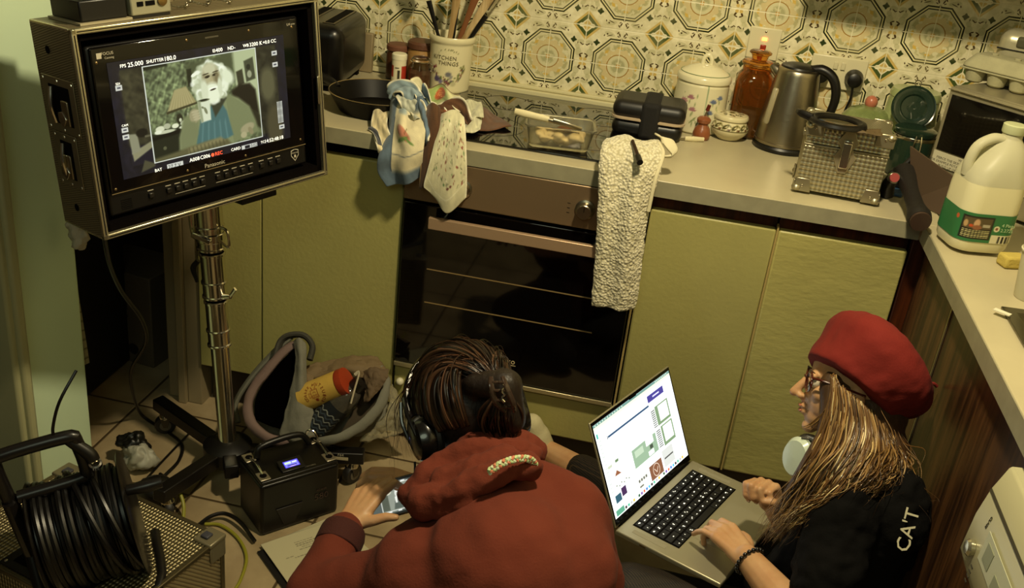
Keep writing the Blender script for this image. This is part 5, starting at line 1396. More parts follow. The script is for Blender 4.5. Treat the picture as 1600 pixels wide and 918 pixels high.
MB().lathe([(.0365, Lt), (.037, Lt + .001), (.036, Lt + .018), (.001, Lt + .02)], 60).build('lid', mat('orange_red_lid', '98361a', .4), t)

a0 = at(492, 668, 2.60); a1 = at(548, 612, 2.575); zax = (a1 - a0).normalized(); xx_ = zax.cross(-FW).normalized(); yy_ = zax.cross(xx_)
Mt_ = Matrix(((xx_.x, yy_.x, zax.x, a0.x), (xx_.y, yy_.y, zax.y, a0.y), (xx_.z, yy_.z, zax.z, a0.z), (0, 0, 0, 1)))
t = thing('water_bottle', 'clear drinking bottle with dark blue waves lying in the backpack', 'bottle', M=Mt_); Lt = (a1 - a0).length
o = MB().lathe([(.001, 0), (.026, .001)] + [(.034, .006 + (Lt * .62) * k / 50) for k in range(51)], 110).build('wave_print', PRINTED, t, angle=40)
def f(co):
    an = np.arctan2(co[:, 0], -co[:, 1]) * .034; p = Paint(an, co[:, 2], '14181c')
    for k in range(7):
        y0 = .004 + k * .0105
        p.line([(-.06 + q * .003, y0 + .0035 * math.sin(q * .9 + k * .8)) for q in range(41)], .0020 + .0012 * (k % 2), ['9a9c94', '3a444e'][k % 2], .001)
    return p.c
paint_obj(o, f)
MB().lathe([(.0335, Lt * .64), (.0335, Lt * .95), (.026, Lt * 1.08), (.018, Lt * 1.12), (.001, Lt * 1.12)], 40).build('clear_body', mat('smoky_clear', '8d8676', .08, trans=.8), t)
MB().lathe([(.021, Lt * 1.12), (.021, Lt * 1.12 + .022), (.001, Lt * 1.12 + .022)], 32).build('cap', BLACK, t)
c0 = Mt_.inverted() @ at(561, 582, 2.54); c1 = Mt_.inverted() @ at(548, 630, 2.53)
MB().tube([c0 + Vector((-.004, 0, -.012)), c0, c0.lerp(c1, .5), c1], .0045, 10, smooth=5, flat=.6).build('carry_loop', mat('pale_strap', 'b0a68c', .5), t)

t = thing('paper_bag', 'crumpled brown paper bag sticking out of the backpack', 'bag', tuple(base))
PB = mat('kraft_brown', '6f5c40', .8, bump=.3, bscale=90)
quadcloth('upper_sheet', [[(475, 572, 2.66), (505, 564, 2.67), (540, 558, 2.68), (590, 556, 2.68)], [(480, 588, 2.64), (510, 584, 2.64), (545, 572, 2.63), (600, 572, 2.65)], [(484, 598, 2.65), (520, 588, 2.66), (560, 590, 2.63), (607, 585, 2.63)]], PB, t, disp=[(.03, .016)], nu=30)
quadcloth('folded_mouth', [[(568, 580, 2.60), (585, 574, 2.59), (608, 576, 2.60)], [(570, 600, 2.59), (584, 592, 2.575), (605, 592, 2.58)], [(568, 628, 2.58), (578, 624, 2.57), (592, 610, 2.58)]], mat('kraft_dark', '5c4a34', .8), t, disp=[(.02, .014)])
quadcloth('side_sheet', [[(470, 575, 2.62), (478, 582, 2.61), (490, 585, 2.62)], [(474, 600, 2.61), (482, 598, 2.60), (490, 592, 2.61)]], PB, t, disp=[(.02, .01)])
t = thing('plastic_bag', 'translucent plastic bag lying on the floor beside the backpack', 'bag', tuple(base))
CLR = mat('thin_clear_film', 'd8cfb0', .25, trans=.75, ior=1.1)
quadcloth('film', [[(604, 590, 2.67), (612, 600, 2.68), (624, 620, 2.69)], [(606, 640, 2.65), (622, 640, 2.66), (640, 650, 2.68)], [(560, 690, 2.63), (600, 684, 2.66), (644, 672, 2.69)]], CLR, t, disp=[(.03, .03), (.012, .012)], thick=.0008)

# ------------------------------------------------------------------ script pages on a clipboard
pw = atZ(407, 850, .0)
q0, q1, q2 = atZ(407, 850, .012), atZ(504, 817, .012), atZ(470, 918, .012)
Mp = fm(q0, q1 - q0, q0 - q2 if False else (q1 - q0).cross(Vector((0, 0, -1))))
Mp = fm(q0, q1 - q0, Vector((0, 0, 1)).cross(q1 - q0))
t = thing('clipboard', 'black clipboard lying on the floor beside the battery box', 'clipboard', M=fm((q0.x, q0.y, .002), q1 - q0, Vector((0, 0, 1)).cross(q1 - q0)))
MB().bb(-.014, .215, -.33, -.012, 0, .004).build('board', mat('black_board', '0d0b0a', .5), t, bevel=.001)
PAPER = vmat('printed_paper', .85)
for k in range(3):
    t = thing('script_page', ('typed script page on top of the pile', 'blank edged page under the top script page', 'lowest page of the script pile on the clipboard')[k], 'paper', M=fm((q0.x, q0.y, .0075 + (2 - k) * .002), q1 - q0, Vector((0, 0, 1)).cross(q1 - q0)) @ RZ((0, 2.5, 5)[k]), group=None)
    def g(u, v, k=k): return (u * .205, -v * .29, .0008 * math.sin(u * 7 + k) + .0006 * math.sin(v * 9))
    o = MB().grid(g, 140, 180).build('sheet', PAPER, t, solid=.0006, angle=0)
    def f(co):
        p = Paint(co[:, 0], co[:, 1], 'b5ad8c')
        if k == 0:
            rs = np.random.RandomState(5)
            for (yy, xa, xb) in [(.034, .07, .115), (.041, .07, .15), (.048, .07, .15), (.055, .08, .13), (.062, .072, .12), (.076, .03, .05), (.083, .05, .16), (.090, .09, .13), (.104, .06, .15), (.111, .06, .13), (.132, .06, .15), (.139, .06, .16), (.146, .06, .11)]:
                x_ = xa
                while x_ < xb:
                    w = rs.uniform(.003, .009); p.rect(x_, x_ + w, -yy - .0012, -yy + .0012, '5a5444', .0008, .8); x_ += w + .002
        return p.c
    paint_obj(o, f)

# ------------------------------------------------------------------ big flight case and the cable reel
A_ = Vector((-.119, -.75, 0)); ux = Vector((-.207, .055, 0)).normalized(); uy = Vector((0, 0, 1)).cross(ux)
m, b, x, y, z, vec = nmat('diamond_plate', .35, .7)
k1 = (x * 420 + (y + z) * 300).sin() * (x * 420 - (y + z) * 300).sin()
setc(b, mixc(k1.below(.1, .9), 'b0a47e', '6a5f44')); setbump(b, k1, .8, .0025)
DIA = m
Mf = fm(A_ + ux * .215 - uy * (-.15) if False else A_ + ux * .215 + uy * .15, -ux, Vector((0, 0, 1)).cross(-ux))
t = thing('flight_case', 'large dimpled metal case on the floor under the cable reel', 'case', M=Mf)
MB().box((0, 0, .124), (.424, .294, .244)).build('body', DIA, t, bevel=.003)
FCE = mat('worn_edge', '6e644a', .35, .8)
for sy in (-1, 1):
    MB().box((0, sy * .146, .244), (.43, .010, .010)).build('edge_strip', FCE, t, bevel=.002)
    for sx in (-1, 1): MB().box((sx * .211, sy * .146, .125), (.010, .010, .24)).build('edge_strip', FCE, t, bevel=.002)
for sx in (-1, 1): MB().box((sx * .211, 0, .244), (.010, .29, .010)).build('edge_strip', FCE, t, bevel=.002)
for sx in (-1, 1):
    for sy in (-1, 1):
        c_ = MB().box((sx * .196, sy * .130, .2475), (.046, .048, .010)).box((sx * .214, sy * .132, .225), (.006, .044, .05)).box((sx * .198, sy * .149, .225), (.04, .006, .05)).build('corner_cap', mat('corner_grey', '857c62', .4, .5), t, bevel=.004)
        MB().lathe([(.013, 0), (.013, .006), (.006, .007), (.001, .0065)], 4, T((sx * .192, sy * .126, .252)) @ RZ(45)).build('stacking_stud', mat('slate_plastic', '3c3c44', .5), c_, bevel=.002)
pl = MB().box((.02, -.09, .2485), (.20, .10, .003)).build('handle_dish', BLACK, t, bevel=.002)
MB().box((.02, -.09, .2505), (.16, .065, .001)).build('dish_recess', MATTE, pl, bevel=.0005)
MB().tube([(-.05, -.10, .253), (-.05, -.06, .262), (.09, -.06, .262), (.09, -.10, .253)], .005, 10, smooth=4).build('handle_bar', CHROME, pl)
for xx in (-.07, .11):
    for yy in (-.13, -.05): MB().ball((xx, yy, .2505), (.004, .004, .002), 8).build('rivet', CHROME, pl)

# cable reel
RC = at(138, 822, 1.88)
ax = Vector((.80, .55, .20)).normalized()
vu = (Vector((0, 0, 1)) - ax * ax.z).normalized()
Mr = fm(RC, ax, vu.cross(ax))            # x = drum axis, z up
t = thing('cable_reel', 'black cable drum wound with black cable standing on the metal flight case', 'reel', M=Mr)
CAB = mat('black_cable', '0a0807', .36)
b = MB(); n = 13; pts = []
for k in range(n * 40 + 1):
    a = 2 * PI * k / 40; xx = -.072 + .144 * k / (n * 40) + .0025 * math.sin(a * .37)
    R_1 = .100 + .003 * math.sin(a * .23 + 1) + .0015 * math.sin(a * 1.7)
    pts.append((xx, R_1 * math.cos(a), R_1 * math.sin(a)))
b.tube(pts, .0064, 8).build('wound_cable', CAB, t)
MB().tube([(-.074 + q * .012, .108 * math.cos(q * .5 - 1.6), .108 * math.sin(q * .5 - 1.6)) for q in range(13)], .006, 8, smooth=4).build('loose_turn', CAB, t)
MB().tube([(-.05 + q * .010, .109 * math.cos(q * .45 - 2.2), .109 * math.sin(q * .45 - 2.2)) for q in range(14)], .006, 8, smooth=4).build('loose_turn', CAB, t)
MB().lathe([(.094, -.076), (.094, .076)], 40, RY(90)).build('drum', BLACK, t)
DRB = mat('drum_black', '120f0d', .3)
MB().lathe([(.001, -.002), (.116, -.003), (.122, 0), (.116, .003), (.001, .002)], 64, T((.083, 0, 0)) @ RY(90)).build('flange', DRB, t)
MB().lathe([(.001, -.002), (.110, -.003), (.114, 0), (.110, .003), (.001, .002)], 64, T((-.081, 0, 0)) @ RY(90)).build('flange', DRB, t)
FR = mat('frame_black', '141110', .32)
MB().tube([(-.105, 0, .10), (-.105, 0, .19), (-.095, 0, .205), (.018, 0, .205), (.032, 0, .19), (.032, 0, .125), (.018, 0, .11), (-.09, 0, .11)], .0125, 14, smooth=4).build('handle_loop', FR, t)
MB().tube([(-.105, 0, .11), (-.105, 0, .0), (-.108, .02, -.115)], .014, 12, smooth=4, flat=1.6).build('frame_side', FR, t)
MB().tube([(-.105, 0, .0), (-.107, -.06, -.10), (-.107, -.07, -.118)], .012, 12, smooth=4).build('frame_leg', FR, t)
MB().tube([(-.107, .07, -.118), (-.107, -.09, -.122), (-.02, -.10, -.124), (.09, -.09, -.12), (.10, .07, -.118)], .010, 12, smooth=4).build('base_bar', FR, t)
MB().tube([(.088, -.03, .075), (.125, -.035, .075), (.150, -.035, .074)], [.010, .013, .011], 16).build('crank_grip', FR, t)
MB().tube([(.02, 0, .20), (.046, -.010, .165), (.05, -.014, .150)], [.010, .0125, .012], 14, smooth=4).build('cable_connector', BLACK, t)
MB().lathe([(.010, 0), (.0115, .002), (.0115, .010), (.008, .011), (.006, .003), (.001, .003)], 24, fm((.052, -.018, .140), (.8, .3, .1), (-.3, .8, .4))).build('connector_ring', CHROME, t)
MB().tube([(.0, -.0, .212), (.006, .0, .235), (.03, .0, .28), (.07, .02, .32)], .0028, 8, smooth=5).build('thin_cable', CAB, t)

def cable(label, pts, r, m, name='cable', grp=None):
    P0 = Vector(pts[-1]); t = MB().tube([Vector(p) - P0 for p in pts], r, 8, smooth=7).build(name, m, None); t.location = P0
    return tag(t, label, 'cable', grp)
F = lambda px, py, z=.006: tuple(atZ(px, py, z))
cable('black cable hanging from the monitor case and trailing over the floor to the stand', [tuple(at(163, 372, 1.98)), tuple(at(172, 415, 2.05)), tuple(at(190, 455, 2.15)), tuple(at(222, 500, 2.3)), tuple(at(228, 535, 2.42)), tuple(at(206, 575, 2.55)), tuple(at(207, 610, 2.64)), F(222, 648, .02), F(262, 674), F(284, 694), F(280, 718), F(262, 738), F(246, 752)], .0045, CAB)
cable('thin black cable lying straight across the tiles behind the cable reel', [F(300, 672), F(268, 705), F(240, 735), F(225, 752)], .003, CAB)
cable('black cable looping over the tiles to the battery box', [F(310, 820), F(330, 806, .02), F(352, 802, .02), F(375, 815, .02), F(398, 845, .01)], .005, CAB)
YEL = mat('yellow_green_cable', '8d8a2a', .4)
cable('yellow green cable curling up behind the metal flight case', [F(245, 768, .02), F(262, 762, .05), F(280, 770, .05), F(287, 790, .03), F(286, 815, .01)], .0045, YEL)
cable('yellow green cable curving over the tiles right of the metal flight case', [F(320, 818), F(345, 820), F(372, 840), F(385, 870), F(376, 905), F(360, 930)], .004, YEL)
cable('tangle of thin black cable on the tiles beside the flight case', [F(250, 740), F(268, 752, .02), F(276, 764, .02), F(262, 775, .02), F(246, 768, .02), F(252, 756, .02), F(272, 758, .015), F(270, 780, .01), F(255, 790, .006)], .0045, CAB)

t = thing('plastic_carrier', 'crumpled white and black carrier bag on the floor behind the reel', 'bag', tuple(atZ(218, 735, .0)))
MB().ball((-.005, .01, .04), (.045, .035, .04), 24).build('white_part', mat('dull_white_film', '9a988a', .5), t, disp=[(.04, .05), (.015, .015)], sub=1)
MB().ball((-.03, .03, .055), (.04, .03, .03), 24).build('dark_part', mat('dark_film', '14130f', .4), t, disp=[(.03, .04), (.012, .015)], sub=1)
t = tag(MB().ball((0, 0, 0), (.05, .04, .04), 20).build('black_pouch', BLACK, None, disp=[(.05, .02)]), 'small black rubber boot lying behind the reel handle', 'pouch')
t.location = atZ(245, 770, .04)

# utility room seen through the doorway
t = thing('waste_bin', 'tall black bin in the dark utility room beyond the doorway', 'bin', (-1.02, .02, 0))
MB().bb(-.14, .14, -.17, .17, 0, .50).build('body', mat('bin_black', '1b1712', .5), t, bevel=.012)
MB().bb(-.145, .145, -.175, .175, .50, .56).build('lid', BLACK, t, bevel=.015, bseg=4)
MB().bb(-.06, .06, -.18, -.172, .44, .47).build('handle', MATTE, t, bevel=.003)
t = thing('shelf_rack', 'dark slatted rack in the utility room beside the door frame', 'rack', (-.98, .52, 0))
SR = mat('rack_brown', '2f2820', .6)
for x0 in (-.18, .17): MB().bb(x0, x0 + .02, -.12, .12, 0, 1.3).build('post', SR, t)
for zz in (.36, .62, .95): MB().bb(-.18, .19, -.12, .12, zz, zz + .02).build('shelf', SR, t)
for k in range(7): MB().bb(-.15 + k * .045, -.135 + k * .045, -.125, -.115, .64, .72).build('slat', SR, t)
t = thing('carton', 'brown printed carton on the floor under the dark rack', 'carton', (-.90, .27, 0), -8)
MB().bb(-.10, .12, -.09, .09, 0, .30).build('box', mat('dull_carton', '5d5240', .7, var=.1), t, bevel=.004)
text('lettering', 'FLO', .055, fm((.02, -.0915, .20), (0, 0, 1), (-1, 0, 0)), mat('dark_carton_print', '241c14', .7), t)
for zz in (.05, .11): MB().lathe([(.001, 0), (.018, 0), (.018, .001), (.001, .001)], 20, T((.05 if zz < .1 else -.02, -.0905, zz)) @ RX(90)).build('printed_dot', MATS['dark_carton_print'], t)
t = thing('checked_cloth', 'pale checked cloth hanging behind the pale wall end', 'cloth', (-.72, -.37, .30))
L0 = -Vector(t.location)
rows = [[tuple(atX(*q)) for q in r] for r in (((96, 400, -.70), (104, 398, -.69), (112, 396, -.68)), ((100, 450, -.70), (112, 450, -.69), (121, 448, -.68)), ((110, 510, -.70), (122, 510, -.69), (131, 508, -.68)), ((120, 566, -.70), (130, 570, -.69), (140, 566, -.68)))]
def f(u, v):
    p = Paint(u, v, '9a9478')
    for k in range(4): p.rect(.1 + k * .3, .13 + k * .3, -1, 2, '4f4b3a', .02)
    for k in range(12): p.rect(-1, 2, k * .085, k * .085 + .012, '4f4b3a', .01)
    return p.c
cloth('cloth', rows, 30, 90, f, CLOTH, t, .003, M=T(L0))
struct(MB().bb(-1.6, -1.55, .86, .9, .4, 2.0), 'trim_5', MATTE)

# white appliance at the lower right
t = thing('washing_machine', 'cream appliance with a sloping control panel and silver knob at the lower right', 'appliance', (1.20, -1.1, 0))
L0 = -Vector(t.location)
yb = -.885
prof = [atY(1600, 722, yb), atY(1581, 727, yb), atY(1576, 730, yb), atY(1548, 762, yb), atY(1524, 800, yb), atY(1500, 853, yb), atY(1518, 925, yb)]
P2 = [(p.x, p.z) for p in prof]; P2[0] = (1.232, P2[1][1] + .002)
APP = mat('cream_appliance', 'b3ae8a', .35)
poly = P2 + [(1.232, P2[-1][1])]
def ext(poly, y0, y1): return MB().rings([[(q[0], y0, q[1]) for q in poly], [(q[0], y1, q[1]) for q in poly]])
o = ext(poly, yb, yb - .55); o.build('control_housing', APP, t, M=T(L0), bevel=.003)
MB().bb(P2[-1][0] + .004 - 0, 1.232, yb - .55, yb, .02, P2[-1][1] + .02).build('cabinet', mat('green_grey_enamel', '8d9474', .4), t, M=T(L0), bevel=.003)
def onp(k0, k1, q, yy, off=.0006):
    a_ = Vector((P2[k0][0], 0, P2[k0][1])); b_ = Vector((P2[k1][0], 0, P2[k1][1])); p = a_.lerp(b_, q); d = (a_ - b_).normalized(); nn = Vector((-d.z, 0, d.x)); 
    if nn.x > 0: nn = -nn
    p = p + nn * off; return fm((p.x, yy, p.z), (0, -1, 0), d) if False else fm((p.x, yy, p.z), (0, -1, 0), (d.x, 0, d.z))
Lm_ = T(L0)
MB().box((.20, 0, 0), (.40, .005, .0015), Lm_ @ onp(2, 3, 1.0, yb - .003, .0003)).build('panel_seam', mat('seam_dark', '3a3524', .6), t)
kb = MB().lathe([(.013, 0), (.013, .006), (.010, .010), (.001, .011)], 32, Lm_ @ onp(4, 5, .55, yb - .042)).build('knob', mat('satin_silver', 'b9b49a', .2, .8), t)
MB().box((.14, .0, .0), (.16, .050, .001), Lm_ @ onp(4, 5, .1, yb - .01)).build('sticker', mat('pale_sticker', 'b9bb9e', .4), t)
MB().box((.09, .0, .0008), (.030, .030, .001), Lm_ @ onp(4, 5, .1, yb - .01)).build('sticker_window', mat('sticker_grey', '8b8f70', .4), t)
MB().box((.16, -.01, .0008), (.06, .022, .001), Lm_ @ onp(4, 5, .1, yb - .01)).build('sticker_window', MATS['sticker_grey'], t)
for k in range(4): MB().box((.045, -.012 - k * .009, 0), (.010, .0025, .0008), Lm_ @ onp(4, 5, .62, yb - .02)).build('printed_mark', MATS['seam_dark'], t)
text('lettering', 'CLASS', .008, Lm_ @ onp(3, 4, .6, yb - .05) @ RZ(-90), MATS['seam_dark'], t)
# ------------------------------------------------------------------ laptop
Ml = T((.66, -.509, .272)) @ Matrix.Rotation(1.127, 4, 'Z') @ Matrix.Rotation(-.016, 4, 'X') @ Matrix.Rotation(-.01, 4, 'Y')
t = thing('laptop', 'open grey laptop with a lit white screen on the lap under the typing hand', 'laptop', M=Ml)
LAL = mat('laptop_aluminium', 'a9a287', .38, .55)
MB().bb(-.004, .352, -.248, 0, .0, .012).build('base', LAL, t, bevel=.003, bseg=3)
MB().bb(.036, .316, -.132, -.019, .0118, .0124).build('keyboard_well', MATTE, t)
KEY = mat('key_black', '0d0c0c', .5); LEG = mat('key_legend', 'f4f2e6', .4, emit=.9)
rnd = random.Random(5)
kb = MB(); lg = MB()
rows_ = [14, 14, 14, 13, 12, 10]
for r, n in enumerate(rows_):
    y0 = -.0215 - r * .0186; ht = .0165 if r else .0165
    x_ = .0385; W_ = .275; ws = [1.0] * n
    if r == 2: ws[-1] = 1.5
    if r == 3: ws[0] = 1.7; ws[-1] = 1.8
    if r == 4: ws[0] = 2.2; ws[-1] = 2.3
    if r == 5: ws = [1, 1, 1, 1.25, 5.2, 1.25, 1, 1, 1, 1]
    k_ = W_ / sum(ws)
    for i, w in enumerate(ws):
        ww = w * k_
        c_ = MB().box((x_ + ww / 2, y0 - ht / 2, .0132), (ww - .0028, ht - .002, .0018))
        kb.add(c_.v, c_.f)
        if not (r == 5 and i == 4):
            for q in range(1 if rnd.random() < .6 else 2):
                lw = rnd.uniform(.0012, .0045); lh = rnd.uniform(.0014, .003)
                c_ = MB().box((x_ + ww / 2 + rnd.uniform(-.0025, .0025), y0 - ht / 2 + rnd.uniform(-.003, .003), .01425), (lw, lh, .0003)); lg.add(c_.v, c_.f)
        x_ += ww
kk = kb.build('keys', KEY, t, bevel=.0006, bseg=1); kk['kind'] = 'stuff'
ll = lg.build('key_legends', LEG, t); ll['kind'] = 'stuff'
MB().bb(.092, .262, -.242, -.142, .0120, .0123).build('trackpad', mat('trackpad_grey', 'a39c82', .3, .4), t, bevel=.0005)
for xx in (.02, .33): MB().bb(xx - .006, xx + .006, -.11, -.03, .0121, .0123).build('speaker_grille', mat('grille_grey', '8d866c', .6), t)
MB().bb(-.0045, -.0038, -.075, -.060, .004, .008).build('port', MATS['brass_screw'] if 'brass_screw' in MATS else CHROME, t)
al = 1.147
Mlid = T((.174, .002, .013)) @ RX(math.degrees(al)) 
MB().box((0, .120, -.0025), (.346, .241, .005), Mlid).build('lid', LAL, t, bevel=.002)
MB().box((0, .120, .0002), (.342, .236, .0008), Mlid).build('screen_bezel', mat('bezel_black', '060606', .15), t)
MB().cyl((.02, .004, .010), (.33, .004, .010), .006).build('hinge', MATTE, t)
def f(u, v):
    p = Paint(u, v, 'f4f8f4')
    W, H = .1665, .107
    def r(a, b_, c, d, col, s=.0006): p.rect(-W + 2 * W * a, -W + 2 * W * b_, H - 2 * H * d, H - 2 * H * c, col, s)
    r(-1, 2, 0, .028, '5d7f78'); r(-1, 2, .028, .06, 'd5d8b8'); 
    for k in range(12): r(.02 + k * .03, .032 + k * .03, .008, .020, 'b9cbb8')
    for k in range(8): r(.80 + k * .022, .81 + k * .022, .008, .020, 'c9d6c4')
    r(0, .075, .06, .9, 'e4e9e4'); r(.012, .03, .10, .15, '3f9a8a')
    for k in range(14): r(.02, .05, .18 + k * .042, .19 + k * .042, 'a8b0a8')
    r(.18, .30, .085, .095, 'b8bcb4'); r(.18, .26, .13, .137, 'c4c8c0')
    r(.13, .66, .19, .212, '27405c')
    r(.12, .128, .185, .22, '1c3040')
    for k in range(6): r(.15 + k * .03, .17 + k * .03, .235, .242, 'd0d4cc')
    r(.66, .88, .10, .175, '3a3578'); r(.73, .82, .13, .145, 'c8c8e8')
    # product tiles
    r(.72, .90, .255, .47, '6a8060'); r(.76, .885, .27, .44, 'dfe4da'); r(.66, .72, .27, .47, 'e8ece6')
    for k in range(9): r(.665, .715, .275 + k * .022, .287 + k * .022, '4a4f4a')
    r(.74, .90, .49, .715, '6a8060'); r(.765, .885, .505, .68, 'dfe4da'); r(.67, .735, .50, .70, 'e8ece6')
    for k in range(9): r(.675, .73, .505 + k * .022, .517 + k * .022, '4a4f4a')
    for a in (.82, .84, .86): r(a, a + .003, .28, .42, 'a0a8a0'); r(a, a + .003, .53, .66, 'a0a8a0')
    r(.34, .66, .50, .70, '7f967c'); r(.37, .48, .53, .60, '9fb098'); r(.52, .62, .50, .575, 'eef0ea'); r(.56, .60, .585, .63, '3c4438'); r(.53, .60, .64, .69, 'f0f2ec')
    r(.05, .10, .47, .50, 'a9b09a'); r(.14, .18, .46, .49, '5c7050')
    p.poly([(-W + .10 * 2 * W, H - .61 * 2 * H), (-W + .135 * 2 * W, H - .56 * 2 * H), (-W + .18 * 2 * W, H - .62 * 2 * H)], '7a4c34', .001)
    for k in range(6): r(.09 + k * .03, .103 + k * .03, .70 + (k % 2) * .02, .715 + (k % 2) * .02, '5a6248')
    r(.05, .12, .79, .87, '2a4c5a'); r(.13, .19, .76, .85, '3a2446'); r(.20, .203, .74, .86, '30303a')
    r(.33, .46, .80, .95, 'd0d2c8')
    for k in range(4): r(.34 + k * .03, .36 + k * .03, .83, .86, '5a5a50'); r(.34, .36 + k * .01, .90, .915, '5a5a50')
    r(.49, .66, .79, .95, '6f4a34')
    cx, cy = -W + .575 * 2 * W, H - .87 * 2 * H
    p.ring(cx, cy, .014, .0012, 'e4d8c4', .0006).line([(cx - .008, cy + .004), (cx, cy - .006), (cx + .008, cy + .004)], .0014, 'e4d8c4')
    r(.68, .83, .74, .93, 'b4b6b0'); r(.70, .82, .83, .845, '3c3c38')
    cs = ['3a6ab0', '48a080', 'e0e0e0', 'c05a40', '2a2a2a', 'd0a040', '6a4a90', '40a0c0', 'a0a0a0', '30503a']
    r(.04, .96, .955, .99, 'dfe4e0')
    for k in range(26): r(.06 + k * .034, .082 + k * .034, .958, .986, cs[(k * 7) % 10])
    r(.02, .12, .93, .99, '4f8a70')
    return p.c
screen('screen', .333, .214, 420, 270, f, vmat('laptop_glow', .2, emit=1.9), t, Mlid @ T((0, .124, .0008)))
MB().box((0, .2325, .0011), (.030, .006, .0004), Mlid).build('camera_notch', MATTE, t)

# ------------------------------------------------------------------ people
def skinmat(name, col):
    m, b, x, y, z, vec = nmat(name, .48)
    n1 = nnoise(vec, 28, 4); n2 = nnoise(vec, 260, 3)
    c = rgb(col); d = '%02x%02x%02x' % tuple(int(max(0, q * k)) for q, k in zip(c, (.90, .80, .72)))
    setc(b, mixc(n1.below(.5, .4) * .6, col, d)); setbump(b, n2, .18, .0008)
    b.inputs['Subsurface Weight'].default_value = .15; b.inputs['Subsurface Radius'].default_value = (.01, .004, .002); b.inputs['Subsurface Scale'].default_value = .5
    return m
SKIN = skinmat('skin', 'c99f74'); SKIN2 = skinmat('skin_pale', 'c49a70')

def hand(mb, M, curls, thumb, s=1.0, mir=1, spread=(.06, .0, -.05, -.12), lift=(0, 0, 0, 0), nails=None):
    """x across towards the thumb, y to the fingertips, z out of the back of the hand"""
    def q(p): return M @ Vector((p[0] * s * mir, p[1] * s, p[2] * s))
    bases = [(.027, .086), (.009, .090), (-.009, .085), (-.025, .075)]
    lens = [(.042, .026, .020), (.046, .029, .021), (.042, .027, .020), (.033, .020, .018)]
    rad = [(.0092, .0082, .0076, .0062), (.0095, .0085, .0078, .0064), (.0090, .0080, .0074, .0060), (.0080, .0070, .0064, .0054)]
    for i in range(4):
        bx, by = bases[i]; P = Vector((bx, by, 0)); a = 0
        mb.cap(q((bx * .5, .008, -.002)), q((bx, by, -.001)), .0135 * s, .0108 * s, 12)
        pts = [P]; 
        for k in range(3):
            a += math.radians(curls[i][k])
            d = Vector((math.sin(spread[i]) * math.cos(a), math.cos(a) * math.cos(spread[i]), -math.sin(a)))
            pts.append(pts[-1] + d * lens[i][k])
        mb.chain([q(p) for p in pts], [r * s for r in rad[i]], 12)
        mb.ball(q(pts[1]), rad[i][1] * 1.08 * s, 10)
        if nails is not None:
            d = (pts[3] - pts[2]).normalized(); n_ = Vector((0, math.sin(a), math.cos(a)))
            nails.append((q(pts[3] - d * .002 + n_ * rad[i][3] * .75), (M.to_3x3() @ Vector((d.x * mir, d.y, d.z))), (M.to_3x3() @ Vector((n_.x * mir, n_.y, n_.z)))))
    mb.ball(q((.0, .048, -.004)), (.030 * s, .040 * s, .0125 * s), 16, R=M.to_3x3().to_4x4())
    mb.ball(q((.020, .030, -.010)), (.014 * s, .024 * s, .012 * s), 14, R=M.to_3x3().to_4x4())
    mb.cap(q((.012, .0, -.002)), q((.014, .02, -.003)), .017 * s, .015 * s); mb.cap(q((-.012, .0, -.002)), q((-.016, .03, -.003)), .017 * s, .014 * s)
    mb.chain([q(p) for p in thumb], [.0125 * s, .0110 * s, .0095 * s, .0075 * s], 12)
def nail_parts(nails, parent, Minv, m):
    for p, d, n in nails:
        o = MB().ball((0, 0, 0), (.0042, .0058, .0012), 10).build('fingernail', m, parent, M=Minv @ fm(p, d.cross(n), d) )

def head_at(mb, Mh, s=1.0):
    """head: origin at its middle, x to the left ear, y forwards (face), z crown"""
    def E(c, r, n=20, R=None):
        mb.ball((0, 0, 0), 1, n, M=Mh @ T(Vector(c) * s) @ (R or Matrix()) @ Matrix.Diagonal((r[0] * s, r[1] * s, r[2] * s, 1)))
    E((0, -.016, .028), (.074, .090, .080), 28)      # skull
    E((0, .022, .030), (.064, .062, .066), 24)       # forehead
    E((0, .034, -.030), (.056, .052, .062), 24)      # mid face
    E((0, .048, -.066), (.036, .034, .036), 20)      # muzzle and jaw
    E((0, .064, -.096), (.018, .017, .015), 16)      # chin
    for q in (-1, 1):
        E((q * .042, .004, -.060), (.016, .042, .030), 16, RX(-28))  # jaw line
        E((q * .036, .060, -.022), (.019, .018, .017), 16)   # cheek
        E((q * .030, .080, .014), (.022, .010, .009), 14)    # brow
        E((q * .074, -.006, -.012), (.008, .017, .029), 16, RX(-8))  # ear
        E((q * .0085, .096, -.036), (.008, .009, .007), 12)  # nostril wing
    mb.chain([Mh @ Vector(p) * 1 if False else Mh @ (Vector(p) * s) for p in ((0, .082, .012), (0, .096, -.010), (0, .110, -.032))], [.007 * s, .0085 * s, .0095 * s], 14)
    mb.chain([Mh @ (Vector(p) * s) for p in ((0, .100, -.032), (0, .088, -.042))], [.007 * s, .006 * s], 12)
    E((0, .082, -.056), (.019, .0115, .0055), 14)    # upper lip
    E((0, .080, -.068), (.017, .0115, .006), 14)     # lower lip
